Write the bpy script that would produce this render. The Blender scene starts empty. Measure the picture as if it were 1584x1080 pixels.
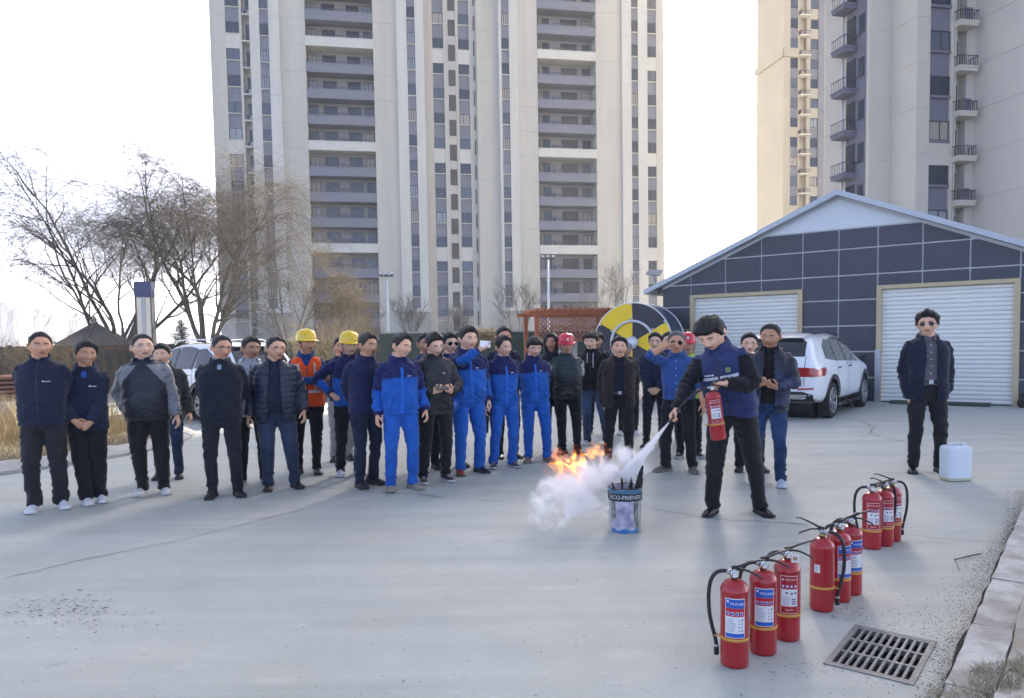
import bpy, bmesh, math, random
import numpy as np
from mathutils import Vector, Matrix, kdtree
from mathutils.bvhtree import BVHTree

# ------------------------------------------------------------------ camera, sky, sun, exposure
SC = bpy.context.scene
COL = SC.collection
rad = math.radians
CAM_H = 1.55
cam_d = bpy.data.cameras.new("camera")
cam_d.sensor_width = 36.0
cam_d.lens = 1150.0 / 1584.0 * 36.0
cam_d.shift_y = 54.0 / 1584.0
cam_d.clip_start = 0.05
cam_d.clip_end = 6000.0
cam = bpy.data.objects.new("camera", cam_d)
COL.objects.link(cam)
_p, _r = rad(3.2), rad(0.9)
_fw = Vector((0, math.cos(_p), -math.sin(_p))); _h = Vector((1, 0, 0)); _w = Vector((0, math.sin(_p), math.cos(_p)))
_cx = math.cos(_r) * _h - math.sin(_r) * _w
_cy = math.sin(_r) * _h + math.cos(_r) * _w
_m = Matrix((_cx, _cy, -_fw)).transposed().to_4x4()
_m.translation = Vector((0, 0, CAM_H))
cam.matrix_world = _m
SC.camera = cam

SUN_AZ = rad(23.0)      # to the right of the view direction, behind the towers
SUN_EL = rad(29.0)
world = bpy.data.worlds.new("World")
SC.world = world
world.use_nodes = True
wn = world.node_tree
for n in list(wn.nodes): wn.nodes.remove(n)
w_out = wn.nodes.new("ShaderNodeOutputWorld")
w_bg = wn.nodes.new("ShaderNodeBackground")
w_sky = wn.nodes.new("ShaderNodeTexSky")
w_sky.sky_type = 'NISHITA'
w_sky.sun_disc = False
w_sky.sun_elevation = SUN_EL
w_sky.sun_rotation = SUN_AZ
w_sky.altitude = 20.0
w_sky.air_density = 0.22
w_sky.dust_density = 2.0
w_sky.ozone_density = 0.0
w_bg.inputs[1].default_value = 0.15
wn.links.new(w_sky.outputs[0], w_bg.inputs[0])
wn.links.new(w_bg.outputs[0], w_out.inputs[0])

sun_d = bpy.data.lights.new("sun", 'SUN')
sun_d.energy = 3.2
sun_d.angle = rad(0.8)
sun_d.color = (1.0, 0.93, 0.82)
sun = bpy.data.objects.new("sun", sun_d)
COL.objects.link(sun)
_sd = Vector((math.sin(SUN_AZ) * math.cos(SUN_EL), math.cos(SUN_AZ) * math.cos(SUN_EL), math.sin(SUN_EL)))
sun.rotation_euler = _sd.to_track_quat('Z', 'Y').to_euler()
sun.location = (30, 60, 60)

SC.view_settings.view_transform = 'Standard'
SC.view_settings.look = 'None'
SC.view_settings.gamma = 1.0
SC.view_settings.use_curve_mapping = False
SC.view_settings.exposure = 2.78
SC.cycles.use_denoising = True
SC.cycles.max_bounces = 8
SC.cycles.transparent_max_bounces = 12
SC.cycles.volume_bounces = 6
SC.cycles.volume_step_rate = 1.0
SC.cycles.caustics_reflective = False
SC.cycles.caustics_refractive = False
SC.cycles.sample_clamp_indirect = 6.0

# ------------------------------------------------------------------ helpers
random.seed(7)
RNG = np.random.default_rng(11)

def tag(o, label=None, cat=None, group=None, kind=None):
    if label: o["label"] = label
    if cat: o["category"] = cat
    if group: o["group"] = group
    if kind: o["kind"] = kind
    return o

def empty(name, loc=(0, 0, 0), rz=0.0, scale=1.0):
    o = bpy.data.objects.new(name, None)
    o.empty_display_size = 0.2
    COL.objects.link(o)
    o.location = loc; o.rotation_euler = (0, 0, rz); o.scale = (scale,) * 3
    return o

def link(name, me, parent=None, loc=None, rz=None):
    o = bpy.data.objects.new(name, me)
    COL.objects.link(o)
    if parent is not None: o.parent = parent
    if loc is not None: o.location = loc
    if rz is not None: o.rotation_euler = (0, 0, rz)
    return o

def mkmesh(name, verts, faces, mats=None, fmat=None, smooth=False, col=None):
    me = bpy.data.meshes.new(name)
    me.from_pydata([tuple(map(float, v)) for v in verts], [], [tuple(int(i) for i in f) for f in faces])
    for m in (mats or []): me.materials.append(m)
    if fmat is not None and len(fmat): me.polygons.foreach_set("material_index", np.asarray(fmat, dtype=np.int32))
    if smooth: me.polygons.foreach_set("use_smooth", np.ones(len(me.polygons), dtype=bool))
    if col is not None:
        a = me.color_attributes.new("Col", 'FLOAT_COLOR', 'POINT')
        c = np.ones((len(verts), 4), dtype=np.float32); c[:, :3] = np.asarray(col, dtype=np.float32)
        a.data.foreach_set("color", c.ravel())
    me.update()
    return me

class MB:
    """collects simple shapes into one mesh"""
    def __init__(s): s.v = []; s.f = []; s.m = []; s.sm = []
    def add(s, verts, faces, mi=0, smooth=False):
        b = len(s.v)
        s.v.extend([tuple(map(float, v)) for v in verts])
        for f in faces:
            s.f.append(tuple(int(i) + b for i in f)); s.m.append(mi); s.sm.append(smooth)
        return s
    def box(s, lo, hi, mi=0, M=None):
        x0, y0, z0 = lo; x1, y1, z1 = hi
        v = [(x0, y0, z0), (x1, y0, z0), (x1, y1, z0), (x0, y1, z0), (x0, y0, z1), (x1, y0, z1), (x1, y1, z1), (x0, y1, z1)]
        if M is not None: v = [tuple(M @ Vector(q)) for q in v]
        return s.add(v, [(0, 3, 2, 1), (4, 5, 6, 7), (0, 1, 5, 4), (1, 2, 6, 5), (2, 3, 7, 6), (3, 0, 4, 7)], mi)
    def quad(s, a, b, c, d, mi=0): return s.add([a, b, c, d], [(0, 1, 2, 3)], mi)
    def prism(s, poly, z0, z1, mi=0, M=None):
        n = len(poly)
        v = [(x, y, z0) for x, y in poly] + [(x, y, z1) for x, y in poly]
        if M is not None: v = [tuple(M @ Vector(q)) for q in v]
        f = [tuple(range(n - 1, -1, -1)), tuple(range(n, 2 * n))] + [(i, (i + 1) % n, n + (i + 1) % n, n + i) for i in range(n)]
        return s.add(v, f, mi)
    def lathe(s, prof, seg=24, mi=0, M=None, smooth=True, cap=True):
        v = []
        for r, z in prof:
            for k in range(seg):
                a = 2 * math.pi * k / seg
                v.append((r * math.cos(a), r * math.sin(a), z))
        f = []
        for i in range(len(prof) - 1):
            for k in range(seg):
                k2 = (k + 1) % seg
                f.append((i * seg + k, i * seg + k2, (i + 1) * seg + k2, (i + 1) * seg + k))
        if M is not None: v = [tuple(M @ Vector(q)) for q in v]
        s.add(v, f, mi, smooth)
        if cap:
            b = len(s.v) - len(v)
            s.f.append(tuple(b + k for k in range(seg - 1, -1, -1))); s.m.append(mi); s.sm.append(False)
            t = b + (len(prof) - 1) * seg
            s.f.append(tuple(t + k for k in range(seg))); s.m.append(mi); s.sm.append(False)
        return s
    def tube(s, pts, rads, seg=8, mi=0, smooth=True, cap=True, up=(0, 0, 1)):
        v, f = tube(pts, rads, seg, cap, up)
        return s.add(v, f, mi, smooth)
    def mesh(s, name, mats):
        me = mkmesh(name, s.v, s.f, mats, s.m)
        me.polygons.foreach_set("use_smooth", np.asarray(s.sm, dtype=bool))
        return me
    def build(s, name, mats, parent=None, loc=None, rz=None):
        if not isinstance(mats, (list, tuple)): mats = [mats]
        return link(name, s.mesh(name, mats), parent, loc, rz)

def tube(pts, rads, seg=8, cap=True, up=(0, 0, 1)):
    """swept tube; each radius a number or (a, b) along the frame's side / normal"""
    pts = [np.asarray(p, float) for p in pts]
    n = len(pts)
    tan = []
    for i in range(n):
        a = pts[max(0, i - 1)]; b = pts[min(n - 1, i + 1)]
        t = b - a; tan.append(t / (np.linalg.norm(t) + 1e-12))
    ref = np.asarray(up, float)
    if abs(ref @ tan[0]) > 0.95: ref = np.array([0, 1.0, 0]) if abs(tan[0][1]) < 0.9 else np.array([1.0, 0, 0])
    v = []
    side = np.cross(ref, tan[0]); side /= np.linalg.norm(side)
    for i in range(n):
        side = side - (side @ tan[i]) * tan[i]; side /= (np.linalg.norm(side) + 1e-12)
        nor = np.cross(tan[i], side)
        r = rads[i] if isinstance(rads, (list, tuple, np.ndarray)) else rads
        ra, rb = r if isinstance(r, (list, tuple, np.ndarray)) else (r, r)
        for k in range(seg):
            a = 2 * math.pi * k / seg
            v.append(pts[i] + side * ra * math.cos(a) + nor * rb * math.sin(a))
    f = []
    for i in range(n - 1):
        for k in range(seg):
            k2 = (k + 1) % seg
            f.append((i * seg + k, i * seg + k2, (i + 1) * seg + k2, (i + 1) * seg + k))
    if cap:
        f.append(tuple(range(seg - 1, -1, -1)))
        f.append(tuple((n - 1) * seg + k for k in range(seg)))
    return v, f

def copy_tree(o, parent=None):
    c = o.copy(); COL.objects.link(c)
    if parent is not None: c.parent = parent
    for ch in list(o.children): copy_tree(ch, c)
    return c

def srgb(r, g, b):
    def l(c):
        c /= 255.0
        return c / 12.92 if c <= 0.04045 else ((c + 0.055) / 1.055) ** 2.4
    return (l(r), l(g), l(b))

def vnoise(p, seed=0):
    """value noise in [-1, 1] for an (N,3) array"""
    p = np.asarray(p, float)
    i = np.floor(p).astype(np.int64); f = p - i
    f = f * f * f * (f * (f * 6 - 15) + 10)
    def hsh(x, y, z):
        h = (x * 374761393 + y * 668265263 + z * 2147483647 + seed * 974711) & 0xffffffff
        h = ((h ^ (h >> 13)) * 1274126177) & 0xffffffff
        h = h ^ (h >> 16)
        return (h & 0xffff) / 32767.5 - 1.0
    r = 0
    for dx in (0, 1):
        for dy in (0, 1):
            for dz in (0, 1):
                wgt = (f[:, 0] if dx else 1 - f[:, 0]) * (f[:, 1] if dy else 1 - f[:, 1]) * (f[:, 2] if dz else 1 - f[:, 2])
                r = r + wgt * hsh(i[:, 0] + dx, i[:, 1] + dy, i[:, 2] + dz)
    return r

def sstep(a, b, x):
    t = np.clip((np.asarray(x, float) - a) / (b - a), 0, 1)
    return t * t * (3 - 2 * t)

def gs(x, c, s): return np.exp(-((x - c) / s) ** 2)

# ------------------------------------------------------------------ materials
MATS = {}
def mat(name, color=(0.5, 0.5, 0.5), rough=0.7, metal=0.0, var=0.0, vscale=3.0, bump=0.0, bscale=40.0, attr=False,
        sheen=0.0, spec=0.5, coat=0.0, alpha=1.0, stretch=None, coord="Object", col2=None, detail=5.0, rvar=0.0):
    if name in MATS: return MATS[name]
    m = bpy.data.materials.new(name); m.use_nodes = True
    nt = m.node_tree; N = nt.nodes; L = nt.links
    b = N["Principled BSDF"]
    b.inputs["Roughness"].default_value = rough
    b.inputs["Metallic"].default_value = metal
    b.inputs["Specular IOR Level"].default_value = spec
    b.inputs["Base Color"].default_value = (*color, 1)
    if sheen: b.inputs["Sheen Weight"].default_value = sheen; b.inputs["Sheen Roughness"].default_value = 0.5
    if coat: b.inputs["Coat Weight"].default_value = coat; b.inputs["Coat Roughness"].default_value = 0.08
    if alpha < 1: b.inputs["Alpha"].default_value = alpha
    tc = N.new("ShaderNodeTexCoord"); vec = tc.outputs[coord]
    if stretch:
        mp = N.new("ShaderNodeMapping"); mp.inputs["Scale"].default_value = stretch
        L.new(vec, mp.inputs[0]); vec = mp.outputs[0]
    src = None
    if attr:
        at = N.new("ShaderNodeAttribute"); at.attribute_name = "Col"; src = at.outputs["Color"]
    if var or col2:
        nz = N.new("ShaderNodeTexNoise"); nz.inputs["Scale"].default_value = vscale; nz.inputs["Detail"].default_value = detail
        nz.inputs["Roughness"].default_value = 0.6
        L.new(vec, nz.inputs["Vector"])
        if col2:
            mr = N.new("ShaderNodeMapRange"); mr.inputs["From Min"].default_value = 0.38; mr.inputs["From Max"].default_value = 0.62
            L.new(nz.outputs["Fac"], mr.inputs["Value"])
            mx = N.new("ShaderNodeMix"); mx.data_type = 'RGBA'
            L.new(mr.outputs[0], mx.inputs[0])
            mx.inputs[6].default_value = (*color, 1); mx.inputs[7].default_value = (*col2, 1)
            L.new(mx.outputs[2], b.inputs["Base Color"])
        else:
            mr = N.new("ShaderNodeMapRange"); mr.inputs["From Min"].default_value = 0.25; mr.inputs["From Max"].default_value = 0.75
            mr.inputs["To Min"].default_value = 1 - var; mr.inputs["To Max"].default_value = 1 + var
            L.new(nz.outputs["Fac"], mr.inputs["Value"])
            hs = N.new("ShaderNodeVectorMath"); hs.operation = 'SCALE'
            if src: L.new(src, hs.inputs[0])
            else: hs.inputs[0].default_value = color
            L.new(mr.outputs[0], hs.inputs["Scale"])
            L.new(hs.outputs[0], b.inputs["Base Color"])
        if rvar:
            m2 = N.new("ShaderNodeMapRange"); m2.inputs["To Min"].default_value = rough - rvar; m2.inputs["To Max"].default_value = rough + rvar
            L.new(nz.outputs["Fac"], m2.inputs["Value"]); L.new(m2.outputs[0], b.inputs["Roughness"])
    elif src:
        L.new(src, b.inputs["Base Color"])
    if bump:
        n2 = N.new("ShaderNodeTexNoise"); n2.inputs["Scale"].default_value = bscale; n2.inputs["Detail"].default_value = 4
        L.new(vec, n2.inputs["Vector"])
        bp = N.new("ShaderNodeBump"); bp.inputs["Strength"].default_value = bump; bp.inputs["Distance"].default_value = 0.02
        L.new(n2.outputs["Fac"], bp.inputs["Height"]); L.new(bp.outputs[0], b.inputs["Normal"])
    MATS[name] = m
    return m
# ================================================================== PEOPLE
TMP = bpy.data.scenes.new("tmp_remesh")

def remesh(prims, voxel, sm=3):
    V = []; Fc = []
    for v, f in prims:
        b = len(V); V.extend([tuple(map(float, q)) for q in v]); Fc.extend([tuple(i + b for i in g) for g in f])
    me = bpy.data.meshes.new("tmp"); me.from_pydata(V, [], Fc)
    ob = bpy.data.objects.new("tmp", me); TMP.collection.objects.link(ob)
    r = ob.modifiers.new("r", 'REMESH'); r.mode = 'VOXEL'; r.voxel_size = voxel; r.adaptivity = 0.0
    if sm:
        s = ob.modifiers.new("s", 'SMOOTH'); s.factor = 0.5; s.iterations = sm
    vl = TMP.view_layers[0]; vl.update()
    ev = ob.evaluated_get(vl.depsgraph); m2 = ev.to_mesh()
    n = len(m2.vertices); co = np.empty(n * 3); m2.vertices.foreach_get("co", co); co = co.reshape(-1, 3)
    no = np.empty(n * 3); m2.vertices.foreach_get("normal", no); no = no.reshape(-1, 3)
    np_ = len(m2.polygons); ls = np.empty(np_, dtype=np.int32); lt = np.empty(np_, dtype=np.int32)
    m2.polygons.foreach_get("loop_start", ls); m2.polygons.foreach_get("loop_total", lt)
    li = np.empty(len(m2.loops), dtype=np.int32); m2.loops.foreach_get("vertex_index", li)
    faces = [tuple(li[a:a + c]) for a, c in zip(ls, lt)]
    ev.to_mesh_clear(); bpy.data.objects.remove(ob); bpy.data.meshes.remove(me)
    return co, no, faces

def ring_tube(rows, seg=28, ex=2.4):
    """rows: (z, a, b, yoff) superellipse rings, closed both ends"""
    v = []; f = []
    for z, a, b, yo in rows:
        for k in range(seg):
            t = 2 * math.pi * k / seg; c, s = math.cos(t), math.sin(t)
            v.append((a * math.copysign(abs(c) ** (2 / ex), c), yo + b * math.copysign(abs(s) ** (2 / ex), s), z))
    n = len(rows)
    for i in range(n - 1):
        for k in range(seg):
            k2 = (k + 1) % seg
            f.append((i * seg + k, i * seg + k2, (i + 1) * seg + k2, (i + 1) * seg + k))
    f.append(tuple(range(seg - 1, -1, -1))); f.append(tuple((n - 1) * seg + k for k in range(seg)))
    return v, f

JACKET = [(0.78, .182, .136), (0.82, .188, .140), (0.90, .187, .140), (1.00, .180, .135), (1.08, .180, .134), (1.16, .188, .137), (1.25, .199, .140),
          (1.32, .192, .136), (1.365, .182, .124), (1.405, .155, .106), (1.435, .118, .090), (1.465, .080, .076), (1.495, .068, .070)]
def interp_rows(tab, z0, z1, n):
    zs = [r[0] for r in tab]
    out = []
    for z in np.linspace(z0, z1, n):
        out.append((float(z), float(np.interp(z, zs, [r[1] for r in tab])), float(np.interp(z, zs, [r[2] for r in tab]))))
    return out

def torso_rows(hem, infl, bulk, top=1.495, n=20, flare=0.0):
    rows = []
    for z, a, b in interp_rows(JACKET, max(hem, .78), top, n):
        belly = math.exp(-((z - 1.02) / 0.20) ** 2)
        wdt = math.exp(-((z - 1.05) / 0.32) ** 2)
        k = min(1.0, (1.5 - z) / 0.1)
        a2 = a + infl * k + bulk * 0.045 * wdt
        b2 = b + infl * k + bulk * 0.06 * belly
        if z < 0.95: a2 += flare * (0.95 - z); b2 += flare * (0.95 - z)
        rows.append((z, a2, b2, -bulk * 0.035 * belly + 0.01))
    if hem < .78:
        z, a, b, y = rows[0]
        rows = [(zz, a + flare * (0.78 - zz), b + flare * (0.78 - zz), y) for zz in np.linspace(hem, .77, 4)] + rows
    return rows

def bone_pts(a, b, c, n=14, bend=0.02):
    """points along a two-bone limb with a rounded joint"""
    a, b, c = map(lambda q: np.asarray(q, float), (a, b, c))
    out = []
    for t in np.linspace(0, 1, n):
        out.append(a + (b - a) * t)
    for t in np.linspace(0, 1, n)[1:]:
        out.append(b + (c - b) * t)
    P = np.array(out)
    for _ in range(2):
        P[1:-1] = 0.5 * P[1:-1] + 0.25 * (P[:-2] + P[2:])
    return P

def ik(a, c, l1, l2, hint):
    a = np.asarray(a, float); c = np.asarray(c, float)
    d = c - a; L = np.linalg.norm(d)
    mx = (l1 + l2) * 0.995
    if L > mx: c = a + d / L * mx; d = c - a; L = mx
    if L < abs(l1 - l2) + 0.02: L = abs(l1 - l2) + 0.02
    x = (l1 * l1 - l2 * l2 + L * L) / (2 * L)
    hgt = math.sqrt(max(0, l1 * l1 - x * x))
    dn = d / np.linalg.norm(d); hv = np.asarray(hint, float); hv = hv - (hv @ dn) * dn
    hv /= np.linalg.norm(hv) + 1e-9
    return a + dn * x + hv * hgt, c

def rotm(ax, ang):
    return np.array(Matrix.Rotation(ang, 3, ax))

class Pose:
    def __init__(s, lean=0, side=0, twist=0, sx=0, sy=0):
        s.l, s.s, s.t = rad(lean), rad(side), rad(twist); s.piv = np.array([0, 0, 0.95]); s.sh = np.array([sx, sy, 0.0])
    def __call__(s, p, w=None):
        p = np.asarray(p, float); one = p.ndim == 1
        if one: p = p[None]
        if w is None: w = sstep(0.86, 1.16, p[:, 2])
        else: w = np.full(len(p), w)
        q = p - s.piv
        a = s.t * w; c, sn = np.cos(a), np.sin(a)
        x, y, z = q[:, 0] * c - q[:, 1] * sn, q[:, 0] * sn + q[:, 1] * c, q[:, 2]
        a = s.s * w; c, sn = np.cos(a), np.sin(a)
        x, z = x * c + z * sn, -x * sn + z * c
        a = s.l * w; c, sn = np.cos(a), np.sin(a)
        y, z = y * c - z * sn, y * sn + z * c
        r = np.stack([x, y, z], 1) + s.piv + s.sh
        return r[0] if one else r
    def inv(s, p):
        q = np.asarray(p, float) - s.piv - s.sh
        w = sstep(-0.09, 0.21, q[:, 2])
        x, y, z = q.T
        a = -s.l * w; c, sn = np.cos(a), np.sin(a); y, z = y * c - z * sn, y * sn + z * c
        a = -s.s * w; c, sn = np.cos(a), np.sin(a); x, z = x * c + z * sn, -x * sn + z * c
        a = -s.t * w; c, sn = np.cos(a), np.sin(a); x, y = x * c - y * sn, x * sn + y * c
        return np.stack([x, y, z], 1) + s.piv

# ---------------- head
HR, HC = 46, 60
def head_points():
    v = []
    for i in range(HR + 1):
        el = math.pi * (i / HR) - math.pi / 2
        for k in range(HC):
            t = 2 * math.pi * k / HC - math.pi
            az = t - 0.62 * math.sin(t)          # dense around the face (az = 0 is the front)
            v.append((math.cos(el) * math.sin(az), -math.cos(el) * math.cos(az), math.sin(el)))
    f = []
    for i in range(HR):
        for k in range(HC):
            k2 = (k + 1) % HC
            f.append((i * HC + k, i * HC + k2, (i + 1) * HC + k2, (i + 1) * HC + k))
    return np.array(v), f
HD, HF = head_points()

def head_shape(d, wid=1.0, jaw=1.0, smile=0.0, fat=0.0):
    p = d * np.array([0.0765 * wid, 0.097, 0.114])
    x, y, z = p[:, 0].copy(), p[:, 1].copy(), p[:, 2].copy()
    low = sstep(0.0, -0.105, z)
    sq = 1 - 0.30 * low * (2 - jaw)
    x *= 1 + 0.10 * sstep(0.06, -0.05, z) * sstep(-0.112, -0.06, z)      # fuller jaw line than an ellipsoid
    x *= sq + 0.10 * fat * low
    x *= 1 + .065 * gs(z, .068, .040)
    # the underside runs forward to the chin, the back to the nape
    back = sstep(-0.02, 0.06, y)
    y -= back * sstep(-0.01, -0.11, z) * 0.035
    z += back * sstep(-0.05, -0.114, z) * 0.02
    front = sstep(0.0, -0.07, y)
    y += front * 0.012 * sstep(0.045, 0.10, z)
    y -= front * 0.016 * sstep(-0.055, -0.10, z) * gs(x, 0, 0.035)       # chin
    y += front * 0.006 * gs(z, -0.078, 0.010) * gs(x, 0, 0.03)           # dip under the lip
    y -= front * 0.0055 * gs(z, 0.030, 0.012) * gs(np.abs(x), 0.026, 0.022)   # brow
    y += front * 0.0105 * gs(z, 0.008, 0.012) * gs(np.abs(x), 0.031, 0.016)   # sockets
    y -= front * 0.0045 * gs(z, 0.006, 0.0065) * gs(np.abs(x), 0.031, 0.012)  # lids
    y -= front * 0.005 * gs(z, -0.022, 0.016) * gs(np.abs(x), 0.042, 0.014) * (1 + smile)  # cheekbones
    ns = np.interp(z, [-0.046, -0.036, -0.028, 0.0, 0.02, 0.035], [0, 0.016, 0.024, 0.011, 0.006, 0.0])
    nw = np.interp(z, [-0.04, -0.028, 0.0, 0.03], [0.017, 0.014, 0.008, 0.008])
    y -= front * ns * np.exp(-(x / nw) ** 2)
    y -= front * 0.006 * gs(z, -0.034, 0.006) * gs(np.abs(x), 0.013, 0.006)   # nostril wings
    y -= front * 0.007 * gs(z, -0.058, 0.010) * gs(x, 0, 0.024)          # lips
    y += front * 0.004 * gs(z, -0.0585, 0.0025) * gs(x, 0, 0.022)        # mouth line
    y += front * 0.004 * gs(z, -0.046, 0.004) * gs(x, 0, 0.006)
    return np.stack([x, y, z], 1)

def hair_mesh(hp, style, rng, seed):
    d = HD; x, y, z = hp[:, 0], hp[:, 1], hp[:, 2]
    az = np.abs(np.arctan2(d[:, 0], -d[:, 1]))              # 0 front .. pi back
    st = dict(top=0.018, side=0.008, line=0.086, fringe=0.0, nape=-0.048, rough=0.004, long=0)
    st.update(style)
    ln = st['line']
    zl = np.interp(az, [0, 0.35, 0.62, 0.85, 1.0, 1.12, 1.24, 1.40, 1.55, 1.72, 2.0, 2.4, math.pi],
                   [ln, ln - .001, ln - .006, min(ln - .010, .062), .047, .030, .004, -.014, .010, 0.028, -0.008, st['nape'], st['nape'] - 0.006])
    if st['long']: zl = np.interp(az, [0, 0.6, 0.9, 1.1, math.pi], [ln, ln - .01, 0.0, -0.2, -0.2])
    zl = zl + 0.005 * vnoise(np.stack([az * 14, z * 0, d[:, 0] * 9], 1), seed) + .003 * vnoise(np.stack([az * 33, z * 0, d[:, 0] * 20], 1), seed + 1)
    m = z - zl
    up = sstep(0.015, 0.068, z)
    th = st['side'] + (st['top'] - st['side']) * up
    part = vnoise(np.stack([x * 70, y * 18, z * 22], 1), seed + 3) * 0.6 + vnoise(np.stack([x * 150, y * 40, z * 40], 1), seed + 4) * 0.4
    off = (0.0025 + th * (1 + 0.0 * part)) * sstep(-0.001, 0.013 if st['top'] > .015 else .03, m) * (1 + .35 * gs(az, 0, .9) * gs(m, .014, .02) * (st['top'] > .015)) + 1.6 * part * st['rough'] * sstep(0, 0.02, m) * (0.35 + 0.65 * up)
    nrm = hp / np.linalg.norm(hp, axis=1)[:, None]
    q = hp + nrm * (off[:, None] + 0.001)
    if st['fringe'] > 0:
        fr = np.exp(-(az / 0.75) ** 2)
        band = sstep(0.03, 0.0, m) * sstep(-0.001, 0.004, m)
        jag = 0.75 + 0.4 * vnoise(np.stack([x * 60, x * 0, x * 0], 1), seed + 9)
        q[:, 2] -= fr * band * st['fringe'] * jag
        q[:, 1] -= fr * sstep(0.05, 0.0, m) * (0.010 + 0.10 * st['fringe'])
    keep = m > -0.0005
    fs = [f for f in HF if any(keep[i] for i in f)]
    q[~keep] = hp[~keep] - nrm[~keep] * 0.006
    if st['long']:
        bk = sstep(0.8, 1.3, az)
        dn = sstep(-0.02, -0.1, z)
        q[:, 2] -= bk * dn * 0.10; q[:, 0] *= 1 + 0.15 * bk * dn
    used = sorted({i for f in fs for i in f}); mp = {u: k for k, u in enumerate(used)}
    fade = (1 - sstep(.005, .072, z)) * (.62 if st['side'] < .004 else (.38 if st['side'] < .006 else .12))
    hc = np.array([.011, .0095, .009]) * (1 - fade[:, None]) + fade[:, None] * np.array([.085, .058, .045])
    Q = list(q[used]); FS = [tuple(mp[i] for i in f) for f in fs]; HC = list(hc[used])
    if st['top'] > .015:
        cand = np.where((m > .004) & (z > .0))[0]
        for i in rng.choices(list(cand), k=260):
            t = np.array([rng.uniform(-1, 1), rng.uniform(-1, 1), rng.uniform(-.8, .2)]); t = t - (t @ nrm[i]) * nrm[i]; t /= np.linalg.norm(t) + 1e-9
            w_ = np.cross(t, nrm[i]) * .0035; L_ = .008 + .5 * st['top'] * rng.uniform(.5, 1.2)
            b0 = len(Q); p = q[i] - nrm[i] * .004
            Q += [p - w_, p + w_, p + t * L_ + nrm[i] * rng.uniform(.004, .011)]; FS.append((b0, b0 + 1, b0 + 2)); HC += [hc[i]] * 3
    return np.array(Q), FS, np.array(HC)

def strip_on(bvh, pts, wid, off, dirv=(0, 1, 0)):
    """thin strip of quads following pts (x,z) on the face"""
    v = []; f = []
    n = len(pts)
    for i, (x, z) in enumerate(pts):
        w = wid[i] if isinstance(wid, (list, tuple)) else wid
        for s in (-1, 1):
            h = bvh.ray_cast(Vector((x, -0.4, z + s * w)), Vector((0, 1, 0)))
            yy = h[0].y if h[0] is not None else -0.07
            v.append((x, yy - off, z + s * w))
    for i in range(n - 1): f.append((2 * i, 2 * i + 2, 2 * i + 3, 2 * i + 1))
    return v, f

def make_face(rng, wid, jaw, smile, fat):
    hp = head_shape(HD, wid, jaw, smile, fat)
    V = [tuple(q) for q in hp]; Fc = list(HF); Mi = [0] * len(HF)
    bvh = BVHTree.FromPolygons([Vector(q) for q in V], Fc)
    def add(v, f, mi):
        b = len(V); V.extend(v); Fc.extend([tuple(i + b for i in g) for g in f]); Mi.extend([mi] * len(f))
    bt = rng.uniform(-0.0015, 0.0025)
    for s in (-1, 1):
        # eye white, iris, upper lid line, brow
        c = 0.0315 * s
        t = np.linspace(-1, 1, 9)
        v, f = strip_on(bvh, [(c + 0.0135 * q, 0.0045 + 0.0008 * (1 - q * q)) for q in t], [0.0008 + 0.0034 * (1 - abs(q) ** 2.2) for q in t], 0.0006); add(v, f, 1)
        t = np.linspace(-1, 1, 6)
        v, f = strip_on(bvh, [(c + 0.0002 + 0.0044 * q, 0.0052) for q in t], [0.0004 + 0.0036 * math.sqrt(max(0, 1 - q * q)) for q in t], 0.0014); add(v, f, 2)
        t = np.linspace(-1, 1, 9)
        v, f = strip_on(bvh, [(c + 0.0155 * q, 0.0088 - 0.0030 * q * q - 0.001 * q * s) for q in t], [0.0005 + 0.0008 * (1 - q * q) for q in t], 0.0018); add(v, f, 2)
        v, f = strip_on(bvh, [(c * 1.02 + 0.019 * q, 0.0265 + bt + 0.002 * (1 - q * q) - 0.002 * q * s) for q in t], [0.0014 + 0.0030 * (1 - abs(q * s * 0.8 + 0.15) ** 2) for q in t], 0.0012); add(v, f, 2)
    t = np.linspace(-1, 1, 11)
    cz = -0.0585
    sm = 0.006 * smile
    v, f = strip_on(bvh, [(0.0235 * q * (1 + 0.2 * smile), cz + sm * q * q + 0.0042) for q in t], [0.0004 + 0.0030 * (1 - q * q) for q in t], 0.0010); add(v, f, 3)
    v, f = strip_on(bvh, [(0.0235 * q * (1 + 0.2 * smile), cz + sm * q * q - 0.0050) for q in t], [0.0004 + 0.0038 * (1 - q * q) for q in t], 0.0010); add(v, f, 3)
    wl = 0.0028 if smile > 0.6 else 0.0009
    v, f = strip_on(bvh, [(0.0235 * q * (1 + 0.2 * smile), cz + sm * q * q) for q in t], [0.0004 + wl * (1 - q * q) for q in t], 0.0016); add(v, f, 1 if smile > 0.6 else 4)
    # ears
    for s in (-1, 1):
        ev = []; ef = []
        for i in range(7):
            a = i / 6 * math.pi * 2
            ev.append((s * (0.0765 * wid + 0.002), 0.012 + 0.012 * math.cos(a) * (1 if math.cos(a) > 0 else 0.8), -0.004 + 0.031 * math.sin(a)))
        n = len(ev)
        rim = [(x + s * 0.013, y + 0.010 + 0.004 * (q / n), z * 1.03) for q, (x, y, z) in enumerate(ev)]
        inn = [(x + s * 0.012, y * 0.8 + 0.012, z * 0.7) for (x, y, z) in ev]
        allv = [(x - s * 0.006, y, z) for x, y, z in ev] + rim + inn
        for i in range(n - 1):
            ef.append((i, i + 1, n + i + 1, n + i)); ef.append((n + i, n + i + 1, 2 * n + i + 1, 2 * n + i))
        ef.append(tuple(range(2 * n, 3 * n - 1)))
        add(allv, ef, 0)
    return hp, V, Fc, Mi, bvh

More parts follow.
